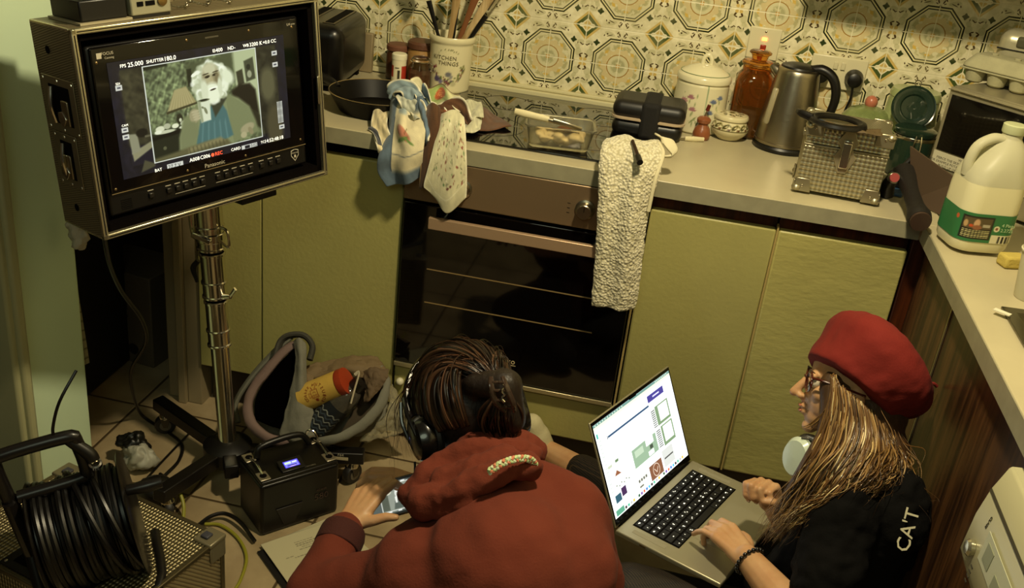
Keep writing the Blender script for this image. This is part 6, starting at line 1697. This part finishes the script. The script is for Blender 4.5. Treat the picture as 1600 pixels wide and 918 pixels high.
def face_parts(Mh, parent, Minv, s=1.0, iris='5a4a2c', closed=.5):
    EYE = mat('eye_white', 'cfc4ae', .15); 
    for q in (-1, 1):
        c = Vector((q * .030, .0745, .000)) * s
        e = MB().ball(c, .0118 * s, 20).build('eye', EYE, parent, M=Minv @ Mh)
        MB().ball(c + Vector((0, .0085, -.003)) * s, (.0055 * s, .0038 * s, .0055 * s), 14).build('iris', mat('iris', iris, .1), e)
        MB().tube([Mv for Mv in (c + Vector((-.012, .007, -.002)) * s, c + Vector((-.005, .0125, .0042)) * s, c + Vector((.005, .0125, .0042)) * s, c + Vector((.012, .007, -.002)) * s)], .0022 * s, 8, smooth=4).build('eyelid', SKIN, parent, M=Minv @ Mh)
        MB().tube([c + Vector((-.016, .006, .020)) * s, c + Vector((-.003, .015, .0235)) * s, c + Vector((.016, .008, .019)) * s], [.0012 * s, .0026 * s, .001 * s], 8, smooth=5, flat=.5).build('eyebrow', mat('brow_brown', '4a3420', .8), parent, M=Minv @ Mh)
    MB().ball(Vector((0, .0925, -.0565)) * s, (.0165 * s, .0035 * s, .0035 * s), 14).ball(Vector((0, .0905, -.0665)) * s, (.015 * s, .0035 * s, .0045 * s), 14).build('lips', mat('lip_pink', 'a86a54', .4), parent, M=Minv @ Mh, voxel=.0012, sm=3)

def strands(name, guides, n, colors, r, parent, Minv, seed=1, spread=.012, wave=.006, k=6, m=None, wfreq=9):
    """locks of hair: every strand runs between two neighbouring guide curves"""
    rnd = random.Random(seed); b = MB(); cols = []
    for s_ in range(n):
        g = rnd.uniform(0, len(guides) - 1.001); i = int(g); q = g - i
        o_ = Vector((rnd.gauss(0, 1), rnd.gauss(0, 1), rnd.gauss(0, 1))) * spread
        ph = rnd.uniform(0, 6.28); ph2 = rnd.uniform(0, 6.28); A_ = Vector((rnd.gauss(0, 1), rnd.gauss(0, 1), rnd.gauss(0, 1))).normalized()
        m_ = min(len(guides[i]), len(guides[i + 1])); L_ = rnd.uniform(.75, 1.05)
        P = [Vector(guides[i][j]).lerp(Vector(guides[i + 1][j]), q) for j in range(m_)]
        P = catmull(P, k); P = P[:max(4, int(len(P) * min(1, L_)))]
        nn = len(P); pts = []; rr_ = []
        for j, p in enumerate(P):
            u = j / (nn - 1)
            pts.append(p + o_ * (.35 + u) + A_ * (wave * math.sin(u * wfreq + ph) * u)); rr_.append(r * (.55 + .6 * math.sin(PI * min(1, u * 1.0 + .1))) * (1 - .85 * u ** 3))
        k0 = len(b.v); b.tube(pts, rr_, 5, flat=.6); cols += [rgb(colors[rnd.randrange(len(colors))]) * rnd.uniform(.75, 1.15)] * (len(b.v) - k0)
    o = b.build(name, m or vmat('hair_lock', .35, coat=.1), parent, angle=0, M=Minv)
    setcol(o.data, np.array(cols)); o['kind'] = 'stuff'; return o

# ---------- person with the beret
Wb = Vector((1.12, -.50, 0))
tw = thing('person', 'person in a red beret, glasses and black T-shirt sitting and typing on the laptop', 'person', tuple(Wb)); Wi = T(-Wb)
HC = at(1329, 606, 2.0)
yf = (RT * -.965 + UP * .20 + FW * .20).normalized()             # where the face points
zf0 = (UP * .97 + RT * .20 - FW * .10)
xf = yf.cross(zf0).normalized(); xf = -xf; zf = xf.cross(yf).normalized()
if zf.dot(UP) < 0: zf = -zf; xf = -xf
xl = yf.cross(zf).normalized()                                     # right hand side of a right-handed frame
Mh = Matrix(((xl.x, yf.x, zf.x, HC.x), (xl.y, yf.y, zf.y, HC.y), (xl.z, yf.z, zf.z, HC.z), (0, 0, 0, 1)))
b = MB(); head_at(b, Mh, .96)
nk = at(1352, 722, 2.01)
b.chain([Mh @ Vector((0, -.02, -.045)), nk], [.052, .058])
chest = at(1360, 808, 1.98); pel = Vector((1.08, -.50, .13))
b.chain([nk, chest, (chest + pel) / 2, pel], [.06, .090, .10, .125])
# left arm (near), hand on the palm rest
shL = at(1318, 800, 1.90); elL = at(1262, 985, 1.84); wrL = atZ(1167, 870, .350)
b.chain([nk.lerp(shL, .3), shL, elL, elL.lerp(wrL, .45), wrL], [.06, .052, .040, .037, .026])
yv = atZ(1126, 826, .352) - wrL; Mhl = fm(wrL, yv.cross(Vector((-.05, -.10, 1))), yv)
nails = []
hand(b, Mhl, [(24, 34, 22), (26, 42, 26), (30, 48, 28), (14, 26, 14)], [(.018, .018, -.010), (.040, .042, -.016), (.052, .064, -.022), (.056, .084, -.028)], .98, 1, (.10, .02, -.07, -.20), nails=nails)
# right arm, loose fist near the collar
shR = at(1290, 770, 2.14); elR = at(1246, 840, 2.22); wrR = at(1214, 796, 2.13)
b.chain([shR, elR, wrR], [.05, .038, .026])
yv = at(1188, 736, 2.09) - wrR; zb = (UP * .45 + FW * .55 + RT * .5)
Mhr = fm(wrR, yv.cross(zb), yv)
hand(b, Mhr, [(55, 88, 50), (62, 92, 50), (68, 92, 50), (72, 90, 50)], [(-.018, .020, -.012), (-.036, .046, -.026), (-.030, .066, -.042), (-.012, .074, -.050)], .90, 1, (-.03, -.01, .02, .05), nails=nails)
hpL = Vector((1.10, -.58, .12)); hpR = Vector((1.14, -.38, .12)); knL = Vector((.71, -.60, .178)); knR = Vector((.80, -.30, .17)); anL = Vector((.86, -.46, .06)); anR = Vector((.455, -.030, .120))
b.chain([hpL, knL, anL], [.09, .060, .04]); b.chain([hpR, knR, knR.lerp(anR, .45), anR], [.09, .060, .042, .030])
body = b.build('body', SKIN, tw, voxel=.0034, sm=2, M=Wi)
face_parts(Mh, tw, Wi, .96)
nail_parts(nails, tw, Wi, mat('fingernail_pink', 'c9a58a', .25))
# T-shirt
TS = mat('black_cotton', '0d0c0b', .9, bump=.35, bscale=220, ior=1.2)
b = MB(); b.chain([nk.lerp(chest, .22), chest, (chest + pel) / 2, pel + Vector((0, 0, .02))], [.082, .108, .115, .145])
b.ball(at(1394, 802, 1.93), (.070, .075, .10), 20)
b.chain([nk.lerp(shL, .45), shL, shL.lerp(elL, .62)], [.072, .070, .060]); b.ball(shL.lerp(elL, .45) + FW * -.005, .064, 16)
b.chain([nk.lerp(shR, .4), shR, shR.lerp(elR, .7)], [.07, .066, .056])
b.build('t_shirt', TS, tw, voxel=.006, sm=8, M=Wi, disp=[(.07, .028), (.02, .006)])
# leggings: dark with fishnet on the shins
m, b_, x, y, z, vec = nmat('fishnet', .7)
g1 = ((x + y) * 420 + z * 300).sin().abs().min((((x + y) * -420) + z * 300).sin().abs())
setc(b_, mixc(g1.below(.22, .12), '080605', '3e2f1c')); NET = m
b = MB(); b.chain([hpL, knL, anL], [.105, .082, .055]).chain([hpR, knR, knR.lerp(anR, .72)], [.098, .068, .044]); b.cap(hpL, hpR, .12, .12)
b.build('fishnet_tights', NET, tw, voxel=.006, sm=4, M=Wi)
SH = mat('canvas_shoe', 'c4bb93', .8, bump=.4, bscale=120)
sh0 = at(838, 684, 2.62)
for nm, pA, pB in (('shoe', anR + Vector((-.02, .02, -.02)), sh0 + Vector((-.02, .03, .02))), ('shoe', anL, anL + Vector((.06, .10, -.01)))):
    q = MB(); q.cap(pA, pA.lerp(pB, .6), .040, .038).cap(pA.lerp(pB, .5), pB, .036, .030); s_ = q.build(nm, SH, tw, voxel=.005, sm=4, M=Wi)
    dd = (pB - pA)
    MB().tube([pA.lerp(pB, .2) + UP * .038, pA.lerp(pB, .35) + UP * .040 + RT * .02, pA.lerp(pB, .5) + UP * .038 - RT * .012, pA.lerp(pB, .65) + UP * .036 + RT * .01], .003, 6, smooth=4).build('shoelace', mat('lace_dark', '4a4230', .8), s_, M=Matrix())
# writing on the shirt
Mt2 = fm(at(1419, 828, 1.838), (RT * .28 + UP * .955 + FW * .02), (RT * -.90 + UP * .27 - FW * -.05))
o = text('shirt_lettering', "CA'T", .036, Mt2, mat('cream_print', 'd6cfae', .7), tw, .0008, sx=1.05); o.matrix_local = Wi
# beret
nb = (UP * .74 + RT * .66 + FW * .08).normalized()               # axis of the beret, tipped to the back of the head
cb = at(1329, 601, 1.99)
xb = nb.orthogonal().normalized(); 
xb = (RT - nb * RT.dot(nb)).normalized(); yb_ = nb.cross(xb)
Mbt = Matrix(((xb.x, yb_.x, nb.x, cb.x), (xb.y, yb_.y, nb.y, cb.y), (xb.z, yb_.z, nb.z, cb.z), (0, 0, 0, 1)))
FELT = mat('red_felt', '74180e', .9, bump=.25, bscale=220, var=.07, vscale=10)
prof = [(.092, -.010), (.101, -.006), (.104, .002), (.112, .020), (.123, .045), (.128, .070), (.121, .096), (.100, .115), (.060, .125), (.02, .128), (.001, .128)]
R = []
for r_, z_ in prof:
    ring = []
    for j in range(64):
        a = 2 * PI * j / 64; k = 1 + (.035 * math.sin(3 * a + 1) + .02 * math.sin(5 * a)) * min(1, max(0, z_ / .03))
        zz = z_ - .014 * math.cos(a) * min(1, max(0, z_ / .05)); sh_x = .016 * min(1, max(0, z_ / .04))
        ring.append((r_ * k * math.cos(a) + sh_x, r_ * 1.0 * k * math.sin(a), zz))
    R.append(ring)
be = MB().rings(R, True, True).build('beret', FELT, tw, M=Wi @ Mbt, sub=2, angle=0, disp=[(.07, .014)])
be['label'] = 'red felt beret'
MB().tube([(.108, 0, .100), (.122, .0, .112), (.132, .004, .113)], .0035, 8, smooth=3).build('beret_stalk', FELT, be)
# hair
Hh = lambda px, py, tt: tuple(at(px, py, tt))
G = [
 [Hh(1302, 584, 1.935), Hh(1302, 618, 1.925), Hh(1294, 656, 1.925), Hh(1276, 702, 1.93), Hh(1250, 748, 1.94), Hh(1218, 790, 1.96), Hh(1190, 835, 1.98)],
 [Hh(1308, 600, 1.925), Hh(1312, 640, 1.915), Hh(1302, 685, 1.905), Hh(1280, 728, 1.90), Hh(1252, 770, 1.92), Hh(1226, 806, 1.94), Hh(1200, 842, 1.96)],
 [Hh(1326, 615, 1.920), Hh(1330, 655, 1.905), Hh(1318, 700, 1.890), Hh(1294, 742, 1.88), Hh(1268, 780, 1.90), Hh(1242, 808, 1.92), Hh(1214, 838, 1.94)],
 [Hh(1345, 630, 1.920), Hh(1350, 672, 1.905), Hh(1338, 712, 1.88), Hh(1316, 750, 1.865), Hh(1288, 780, 1.87), Hh(1256, 800, 1.89), Hh(1228, 815, 1.91)],
 [Hh(1362, 645, 1.925), Hh(1368, 684, 1.910), Hh(1362, 718, 1.88), Hh(1344, 748, 1.86), Hh(1318, 768, 1.86), Hh(1290, 782, 1.87), Hh(1262, 796, 1.88)],
 [Hh(1376, 655, 1.94), Hh(1386, 688, 1.925), Hh(1388, 715, 1.90), Hh(1380, 740, 1.875), Hh(1362, 752, 1.865), Hh(1345, 760, 1.86), Hh(1330, 770, 1.86)],
 [Hh(1384, 658, 1.97), Hh(1400, 690, 1.96), Hh(1412, 714, 1.94), Hh(1420, 735, 1.92), Hh(1424, 752, 1.91), Hh(1428, 768, 1.90), Hh(1430, 782, 1.89)]]
b = MB()
for g in G[1:-1]:
    b.chain([Vector(p) + FW * .034 + RT * (.012 if g is G[0] else 0) for p in g[:6]], [.014 if g is G[0] else .024, .018 if g is G[0] else .026, .022, .024, .020, .014], 10)
b.ball(at(1352, 640, 2.0), (.085, .08, .07), 16).chain([at(1370, 670, 1.99), at(1385, 705, 1.97)], [.05, .045])
b.build('hair_mass', mat('dark_blond_hair', '4a3218', .6, bump=.9, bscale=120, var=.3, vscale=60, stretch=(1, 1, .3)), tw, voxel=.006, sm=3, M=Wi)
strands('hair', G, 900, ['7a5a30', '5a3e20', '8f6e40', '452e16', 'a08050', '6a4a28'], .0027, tw, Wi, 3, .006, .014, wfreq=13)
strands('hair', G[:5], 80, ['d8c08a', 'c8aa70', 'e0cc9c'], .0024, tw, Wi, 8, .006, .014, wfreq=13)
strands('hair', G[4:], 60, ['6a4a26', '4a3218', '8a6636'], .0009, tw, Wi, 12, .022, .025)
strands('hair', [[Hh(1290, 640, 1.93), Hh(1278, 655, 1.95), Hh(1262, 668, 1.965), Hh(1244, 672, 1.98)], [Hh(1296, 628, 1.93), Hh(1286, 648, 1.94), Hh(1270, 662, 1.96), Hh(1256, 666, 1.97)]], 14, ['a07c48', '8a6636'], .0009, tw, Wi, 15, .003, .003)
# glasses
GM = mat('tortoise_frame', '4a1a10', .2, coat=.5)
gl = thing('glasses', 'dark red framed glasses worn by the person in the beret', 'glasses', M=Mh @ T((0, -.008, .001)) @ Matrix.Diagonal((.95, .98, .95, 1)))
def ringp(cx, w, h, y): return [(cx + w * math.cos(a) * (1 - .12 * math.sin(a)), y - abs(cx + w * math.cos(a)) * .12, h * math.sin(a) - .001) for a in [2 * PI * k / 28 for k in range(28)]]
for q in (-1, 1):
    MB().tube(ringp(q * .033, .026, .021, .098), .0022, 8, closed=True).build('rim', GM, gl)
    MB().tube([(q * .060, .091, .010), (q * .073, .070, .010), (q * .080, .02, .004), (q * .080, -.012, -.002)], .0026, 8, smooth=4, flat=1.3).build('temple', GM, gl)
    MB().add(ringp(q * .033, .025, .020, .098), [tuple(range(28))]).build('lens', GLASS, gl, solid=.0012)
MB().tube([(-.008, .098, .004), (0, .101, .007), (.008, .098, .004)], .0022, 8, smooth=4).build('bridge', GM, gl)
# headphones round the neck
t = thing('headphones', 'white headphones hanging round the neck of the person in the beret', 'headphones', tuple(at(1248, 714, 1.985)))
L0 = -Vector(t.location)
q = (RT * -.85 - FW * .5).to_track_quat('Z', 'Y').to_matrix().to_4x4()
MB().lathe([(.001, -.014), (.026, -.014), (.034, -.006), (.036, .004), (.030, .013), (.001, .015)], 40, q, sy=1.2).build('ear_cup', mat('pearl_white', 'c9d6c4', .2, coat=.3), t)
MB().lathe([(.020, -.024), (.030, -.022), (.031, -.014), (.02, -.013)], 32, q, sy=1.15).build('ear_pad', mat('grey_pad', '6b6a60', .7), t)
MB().tube([tuple(at(1244, 690, 1.985) + L0), tuple(at(1262, 682, 1.98) + L0), tuple(at(1300, 700, 1.96) + L0), tuple(at(1350, 720, 1.94) + L0)], [.004, .006, .007, .007], 10, smooth=5, flat=1.4).build('headband', mat('dark_band', '2a2822', .4), t)
MB().tube([tuple(at(1252, 684, 1.97) + L0), tuple(at(1264, 686, 1.965) + L0)], .0035, 8).build('slider', CHROME, t)
# bracelet
t = thing('bracelet', 'dark bead bracelet on the wrist resting on the laptop', 'bracelet', tuple(wrL)); 
fa = (wrL - elL).normalized(); cc = wrL - fa * .012; e1 = fa.orthogonal().normalized(); e2 = fa.cross(e1)
bd = MB().ball((0, 0, 0), .0048, 12); bm_ = mat('bead_dark', '16120f', .25, coat=.4)
o0 = None
for k in range(20):
    a = 2 * PI * k / 20; p = cc + e1 * (.0310 * math.cos(a)) + e2 * (.0310 * math.sin(a)) - wrL
    if o0 is None: o0 = bd.build('bead', bm_, t, M=T(p))
    else:
        o = o0.copy(); C.objects.link(o); o.parent = t; o.matrix_local = T(p)

# ---------- person in the red hoodie
Mb0 = Vector((.45, -.98, 0))
tm = thing('person', 'person in a rust red hoodie seen from behind bending over a phone', 'person', tuple(Mb0)); Mi = T(-Mb0)
HM = at(728, 648, 1.86)
xr = (at(822, 634, 1.90) - at(680, 668, 1.82)).normalized()       # towards the right ear
yf = (RT * -.35 + UP * .10 + FW * .80 - UP * .55).normalized(); yf = (yf - xr * yf.dot(xr)).normalized()
zf = xr.cross(yf).normalized()
Mhm = Matrix(((xr.x, yf.x, zf.x, HM.x), (xr.y, yf.y, zf.y, HM.y), (xr.z, yf.z, zf.z, HM.z), (0, 0, 0, 1)))
b = MB(); head_at(b, Mhm, 1.0)
nkm = at(790, 735, 1.83)
b.chain([HM + (nkm - HM) * .3, nkm], [.055, .058])
sp = [at(800, 795, 1.86), at(785, 885, 1.80), Vector((.46, -.90, .34)), Vector((.45, -.98, .13))]
b.chain([nkm] + sp, [.055, .07, .08, .10, .12])
sL = at(630, 900, 1.70); eL = at(492, 930, 1.74); wL = at(541, 822, 1.85)
sR = at(896, 800, 1.74); eR = at(930, 905, 1.80); wR = at(672, 762, 2.00)
b.chain([sp[0], sL, eL, wL], [.06, .042, .036, .026]); b.chain([sp[0], sR, eR, wR], [.06, .042, .036, .026])
yv = at(582, 762, 1.905) - wL; zb = (-FW * .80 - RT * .45 + UP * .25)
Mhl = fm(wL, yv.cross(zb), yv); nails = []
hand(b, Mhl, [(20, 50, 30), (22, 54, 34), (24, 58, 36), (28, 60, 36)], [(.018, .016, -.004), (.044, .030, -.004), (.062, .044, -.006), (.080, .052, -.010)], .98, 1, (.02, .0, -.03, -.06), nails=nails)
yv = at(628, 752, 1.985) - wR; Mhr2 = fm(wR, yv.cross(-FW * .5 + UP * .85), yv)
hand(b, Mhr2, [(15, 40, 30), (18, 44, 30), (22, 48, 30), (26, 50, 30)], [(-.018, .016, -.008), (-.036, .036, -.016), (-.040, .058, -.020), (-.036, .076, -.024)], .92, 1, nails=nails)
h1 = Vector((.36, -.96, .12)); h2 = Vector((.55, -.98, .12)); k1_ = Vector((.20, -.70, .14)); k2_ = Vector((.55, -.68, .12)); a1_ = Vector((.40, -.62, .06)); a2_ = Vector((.30, -.78, .06))
b.chain([h1, k1_, a1_], [.09, .06, .04]); b.chain([h2, k2_, a2_], [.09, .06, .04])
b.build('body', SKIN2, tm, voxel=.0036, sm=2, M=Mi)
nail_parts(nails, tm, Mi, MATS['fingernail_pink'])
face_parts(Mhm, tm, Mi, 1.0)
b = MB(); b.chain([h1, k1_, a1_], [.10, .068, .048]).chain([h2, k2_, a2_], [.10, .068, .048]); b.cap(h1, h2, .13, .13)
b.build('trousers', mat('dark_denim', '1a1714', .9, bump=.3, bscale=200), tm, voxel=.007, sm=5, M=Mi)
HOOD = mat('rust_jersey', '632613', .95, bump=.35, bscale=260, var=.06, vscale=9)
b = MB()
b.chain([at(800, 785, 1.80), at(800, 835, 1.74), at(785, 900, 1.66), Vector((.47, -.99, .36)), Vector((.45, -.98, .16))], [.080, .120, .150, .165, .165])
b.chain([at(690, 860, 1.74), at(668, 910, 1.68), Vector((.33, -.96, .32))], [.080, .110, .13])
b.chain([at(868, 815, 1.75), at(880, 890, 1.67)], [.085, .095])
b.chain([at(830, 775, 1.78), sR, sR.lerp(eR, .5), eR], [.070, .066, .058, .055])
b.chain([at(660, 865, 1.73), sL, eL], [.062, .062, .055]); b.chain([eL, eL.lerp(wL, .55), wL - (wL - eL).normalized() * .012], [.055, .045, .038])
b.chain([eR, wR.lerp(eR, .25)], [.055, .040])
b.build('hoodie', HOOD, tm, voxel=.006, sm=30, M=Mi, disp=[(.12, .012), (.03, .003)])
b = MB(); d = (wL - eL).normalized()
b.tube([wL - d * .050, wL - d * .018, wL - d * .006], [.0435, .0430, .0400], 24)
b.build('cuff', mat('rust_ribbing', '3c140c', .9, bump=.6, bscale=200, stretch=(1, 1, 4)), tm, M=Mi, bevel=.002)
# hood lying round the neck
b = MB()
def loop(pts, r): 
    P = catmull(pts, 6); b.chain(P, [r] * len(P), 10)
loop([at(652, 790, 1.70), at(655, 760, 1.71), at(675, 736, 1.72), at(708, 716, 1.73), at(750, 706, 1.735), at(796, 704, 1.74), at(826, 712, 1.76)], .024)
loop([at(655, 782, 1.66), at(690, 775, 1.645), at(725, 760, 1.64), at(765, 742, 1.64), at(800, 732, 1.65), at(828, 728, 1.68)], .024)
loop([at(700, 752, 1.68), at(745, 735, 1.68), at(790, 722, 1.69)], .030)
loop([at(640, 770, 1.70), at(655, 790, 1.67), at(690, 795, 1.65), at(730, 782, 1.64)], .020)
b.chain([at(735, 700, 1.77), at(775, 692, 1.775), at(812, 694, 1.79), at(836, 708, 1.80)], [.026, .030, .028, .024])
b.build('hood', HOOD, tm, voxel=.005, sm=6, M=Mi, disp=[(.05, .022), (.02, .005)])
# braided cord
P = catmull([at(764, 736, 1.600), at(785, 723, 1.606), at(808, 716, 1.622), at(828, 717, 1.645), at(838, 728, 1.665)], 14)
for c_, ph in (('b4c890', 0), ('c8785a', 2.1), ('c4ccaa', 4.2)):
    pts = []
    for i, p in enumerate(P):
        tt = (P[min(i + 1, len(P) - 1)] - P[max(0, i - 1)]).normalized(); n_ = tt.cross(FW).normalized()
        a = i * .75 + ph; pts.append(p + n_ * (.0036 * math.sin(a)) - FW * (.0028 * math.sin(2 * a) + .002))
    br = MB().tube(pts, .0031, 8).build('braided_cord', mat('cord_' + c_, c_, .7), tm, M=Mi)
# hair gathered into a clip
S_ = .122
def onhead(x, y, z, k=1.0): 
    v = Vector((x, y, z)).normalized(); return Mhm @ Vector((v.x * .088 * k, v.y * .108 * k - .012, v.z * .100 * k + .022))
b = MB(); b.ball((0, 0, 0), 1, 30, M=Mhm @ T((0, -.016, .020)) @ Matrix.Diagonal((.086, .102, .098, 1)))
clip = at(788, 602, 1.745)
b.ball(clip + FW * .012, (.034, .034, .03), 16).chain([clip, at(800, 655, 1.76)], [.03, .026]).chain([clip, at(742, 600, 1.76)], [.03, .022])
b.chain([at(796, 610, 1.80), at(800, 650, 1.80), at(792, 680, 1.80)], [.020, .022, .018])
b.build('hair_mass', mat('dark_brown_hair', '1b110b', .5, bump=.8, bscale=140, stretch=(1, 1, .3)), tm, voxel=.006, sm=5, M=Mi)
cl = Mhm.inverted() @ clip
G = []
for k in range(15):
    a = math.radians(-150 + k * 300 / 14)
    st = Vector((math.sin(a), math.cos(a) * .9, -.45 + .35 * math.cos(a)))
    en = Vector((cl.x / .088, (cl.y + .012) / .108, (cl.z - .022) / .10)).normalized()
    g = []
    md = Vector((st.x * .75, (st.y + en.y) * .35, 1.05 + .2 * math.cos(a)))
    for j in range(15):
        u = j / 14; v = (st.normalized() * (1 - u) ** 2 + md * (2 * u * (1 - u)) + en * u * u).normalized(); g.append(tuple(onhead(v.x, v.y, v.z, 1.04 + .04 * math.sin(PI * u) + .04 * u)))
    G.append(g)
dk = ['2a1a10', '1a100a', '3a2516', '23150d', '4a3020', '6a4630']
strands('hair', G, 300, ['120a06', '1e120a', '2c1b10', '0c0704', '3c281a', '543a28'], .0056, tm, Mi, 21, .0030, .004, m=vmat('dark_hair_lock', .28, coat=.2))
G2 = [[tuple(clip + RT * .0 - FW * .01), tuple(at(770, 622, 1.735)), tuple(at(752, 648, 1.745)), tuple(at(760, 672, 1.765)), tuple(at(775, 684, 1.78))],
      [tuple(clip - FW * .01), tuple(at(782, 628, 1.73)), tuple(at(778, 655, 1.735)), tuple(at(785, 676, 1.75)), tuple(at(790, 690, 1.76))],
      [tuple(clip - FW * .01), tuple(at(802, 622, 1.735)), tuple(at(812, 648, 1.745)), tuple(at(806, 676, 1.76)), tuple(at(798, 692, 1.765))]]
strands('hair', G2, 90, ['120a06', '2c1b10', '0c0704', '543a28'], .0036, tm, Mi, 23, .004, .006, m=MATS['dark_hair_lock'])
G3 = [[tuple(at(700, 575, 1.80)), tuple(at(668, 578, 1.82)), tuple(at(640, 610, 1.84)), tuple(at(632, 650, 1.85)), tuple(at(648, 690, 1.85)), tuple(at(660, 715, 1.84))],
      [tuple(at(720, 560, 1.80)), tuple(at(690, 555, 1.82)), tuple(at(655, 585, 1.84)), tuple(at(625, 625, 1.86)), tuple(at(618, 690, 1.88)), tuple(at(610, 740, 1.9))],
      [tuple(at(760, 556, 1.80)), tuple(at(790, 545, 1.82)), tuple(at(812, 560, 1.83)), tuple(at(818, 590, 1.84)), tuple(at(826, 620, 1.84)), tuple(at(836, 650, 1.84))]]
strands('hair', G3[:2], 26, dk, .0007, tm, Mi, 29, .008, .010, m=MATS['dark_hair_lock'])
strands('hair', G, 160, dk, .0012, tm, Mi, 31, .006, .012, m=MATS['dark_hair_lock'])
# claw clip
t = thing('hair_clip', 'dark clear claw clip holding the dark hair of the person in the hoodie', 'hair clip', tuple(clip)); L0 = -clip
CLP = mat('smoked_clip', '4a3a30', .1, trans=.4)
for s, off in ((-1, -.013), (1, .013)):
    A0 = [at(776 + s * 9, 588, 1.70), at(780 + s * 12, 606, 1.695), at(788 + s * 13, 628, 1.705), at(796 + s * 8, 642, 1.72)]
    MB().tube([p + L0 for p in A0], [.003, .0042, .0042, .003], 8, smooth=5, flat=1.4).build('jaw', CLP, t)
    for k in range(4):
        p = catmull(A0, 6)[3 + k * 4]; MB().tube([p + L0, p + L0 - RT * (s * .010) - FW * .001, p + L0 - RT * (s * .018) + FW * .014], [.0028, .0026, .0016], 8, smooth=3).build('tooth', CLP, t)
for k in range(7):
    pass
MB().tube([tuple(at(786 + 2.5 * math.sin(q * 2), 600 + q * 4, 1.694) + L0) for q in range(8)], .0022, 8).build('spring', CHROME, t)
# big headphones
t = thing('headphones', 'black over-ear headphones worn over the dark hair of the person in the hoodie', 'headphones', M=Mhm)
HPB = mat('headphone_black', '0f0d0c', .25, coat=.4)
for s in (-1, 1):
    q = T((s * .094, .0, -.022)) @ RY(90 * s)
    MB().lathe([(.022, -.014), (.038, -.014), (.041, -.004), (.040, .004), (.034, .016), (.020, .021), (.001, .022)], 40, q, sx=1.15).build('ear_cup', HPB, t)
    MB().lathe([(.022, -.028), (.038, -.027), (.042, -.02), (.040, -.013), (.022, -.013)], 36, q, sx=1.12).build('ear_pad', mat('black_leatherette', '14110f', .55, bump=.3, bscale=120), t)
    MB().tube([(s * .112, -.022, -.022), (s * .116, -.020, .02), (s * .110, -.010, .055)], .0035, 8, smooth=4).build('yoke', HPB, t)
    MB().tube([(s * .112, .022, -.022), (s * .116, .020, .02), (s * .110, .010, .055)], .0035, 8, smooth=4).build('yoke', HPB, t)
P = [(.104 * math.cos(a), 0.004, .030 + .108 * math.sin(a)) for a in [PI * k / 24 for k in range(25)]]
MB().tube(P, .0062, 10, flat=2.0).build('headband', HPB, t)
MB().tube([(p[0] * 1.0, 0, p[2] + .004) for p in P[2:-2]], .0022, 8).build('band_edge', mat('bronze_edge', '3c3024', .45, .3), t)
MB().tube([(-.112, .03, -.055), (-.12, .03, -.09), (-.11, .02, -.14)], .0022, 8, smooth=4).build('cable', BLACK, t)
# phone
Mp2 = fm(at(630, 772, 1.950), RT * .965 + UP * .24 + FW * .10, UP * .93 - RT * .25 + FW * .36)
t = thing('phone', 'smartphone with a lit greyish picture in the hands of the person in the hoodie', 'phone', M=Mp2)
MB().box((0, 0, -.004), (.150, .074, .008)).build('body', mat('brown_phone_case', '5a4a34', .4), t, bevel=.003)
def f(u, v):
    p = Paint(u, v, '0f1010').rect(-.066, .066, -.030, .030, '5f665e').mottle(150, .3, 3)
    p.rect(-.066, -.045, -.03, .03, '5a625c', .004).rect(-.045, .03, -.026, .026, '949a8c', .001).rect(-.044, -.030, -.024, .010, '585e50', .002).ell(-.030, .012, .008, .006, 'dcdcc0', 0, .2).ell(-.008, .006, .008, .011, 'f0f2e8', 0, .2).ell(-.009, .003, .004, .006, '8a8474', 0, .3).poly([(-.022, -.024), (-.018, -.008), (-.008, -.004), (.004, -.010), (.010, -.024)], '565f56', .002).rect(-.017, -.013, -.012, .0, 'f4f6ec', .001).line([(-.045, -.026), (.03, -.026), (.03, .026), (-.045, .026), (-.045, -.026)], .0012, 'f2f4ea', .0006).rect(-.06, -.05, -.005, .01, 'e4e8dc', .002)
    for k in range(5): p.rect(-.06 + k * .02, -.052 + k * .02, .0265, .029, 'f4f6f0', .0004).rect(-.055 + k * .02, -.048 + k * .02, -.029, -.0265, 'f4f6f0', .0004)
    p.rect(.048, .066, -.03, .03, 'a8aea4', .004)
    return p.c
screen('screen', .142, .068, 140, 70, f, vmat('phone_glow', .2, emit=1.0), t, T((0, 0, .0005)))
t = thing('ring', 'thin gold ring on the hand holding the phone', 'ring', M=Mhl @ T(Vector((-.009, .105, -.012)) * .98) @ RX(60))
MB().lathe([(.0086, -.0015), (.0100, -.0012), (.0100, .0012), (.0086, .0015)], 24, cap=False).build('band', mat('gold', 'c9a050', .2, 1), t)
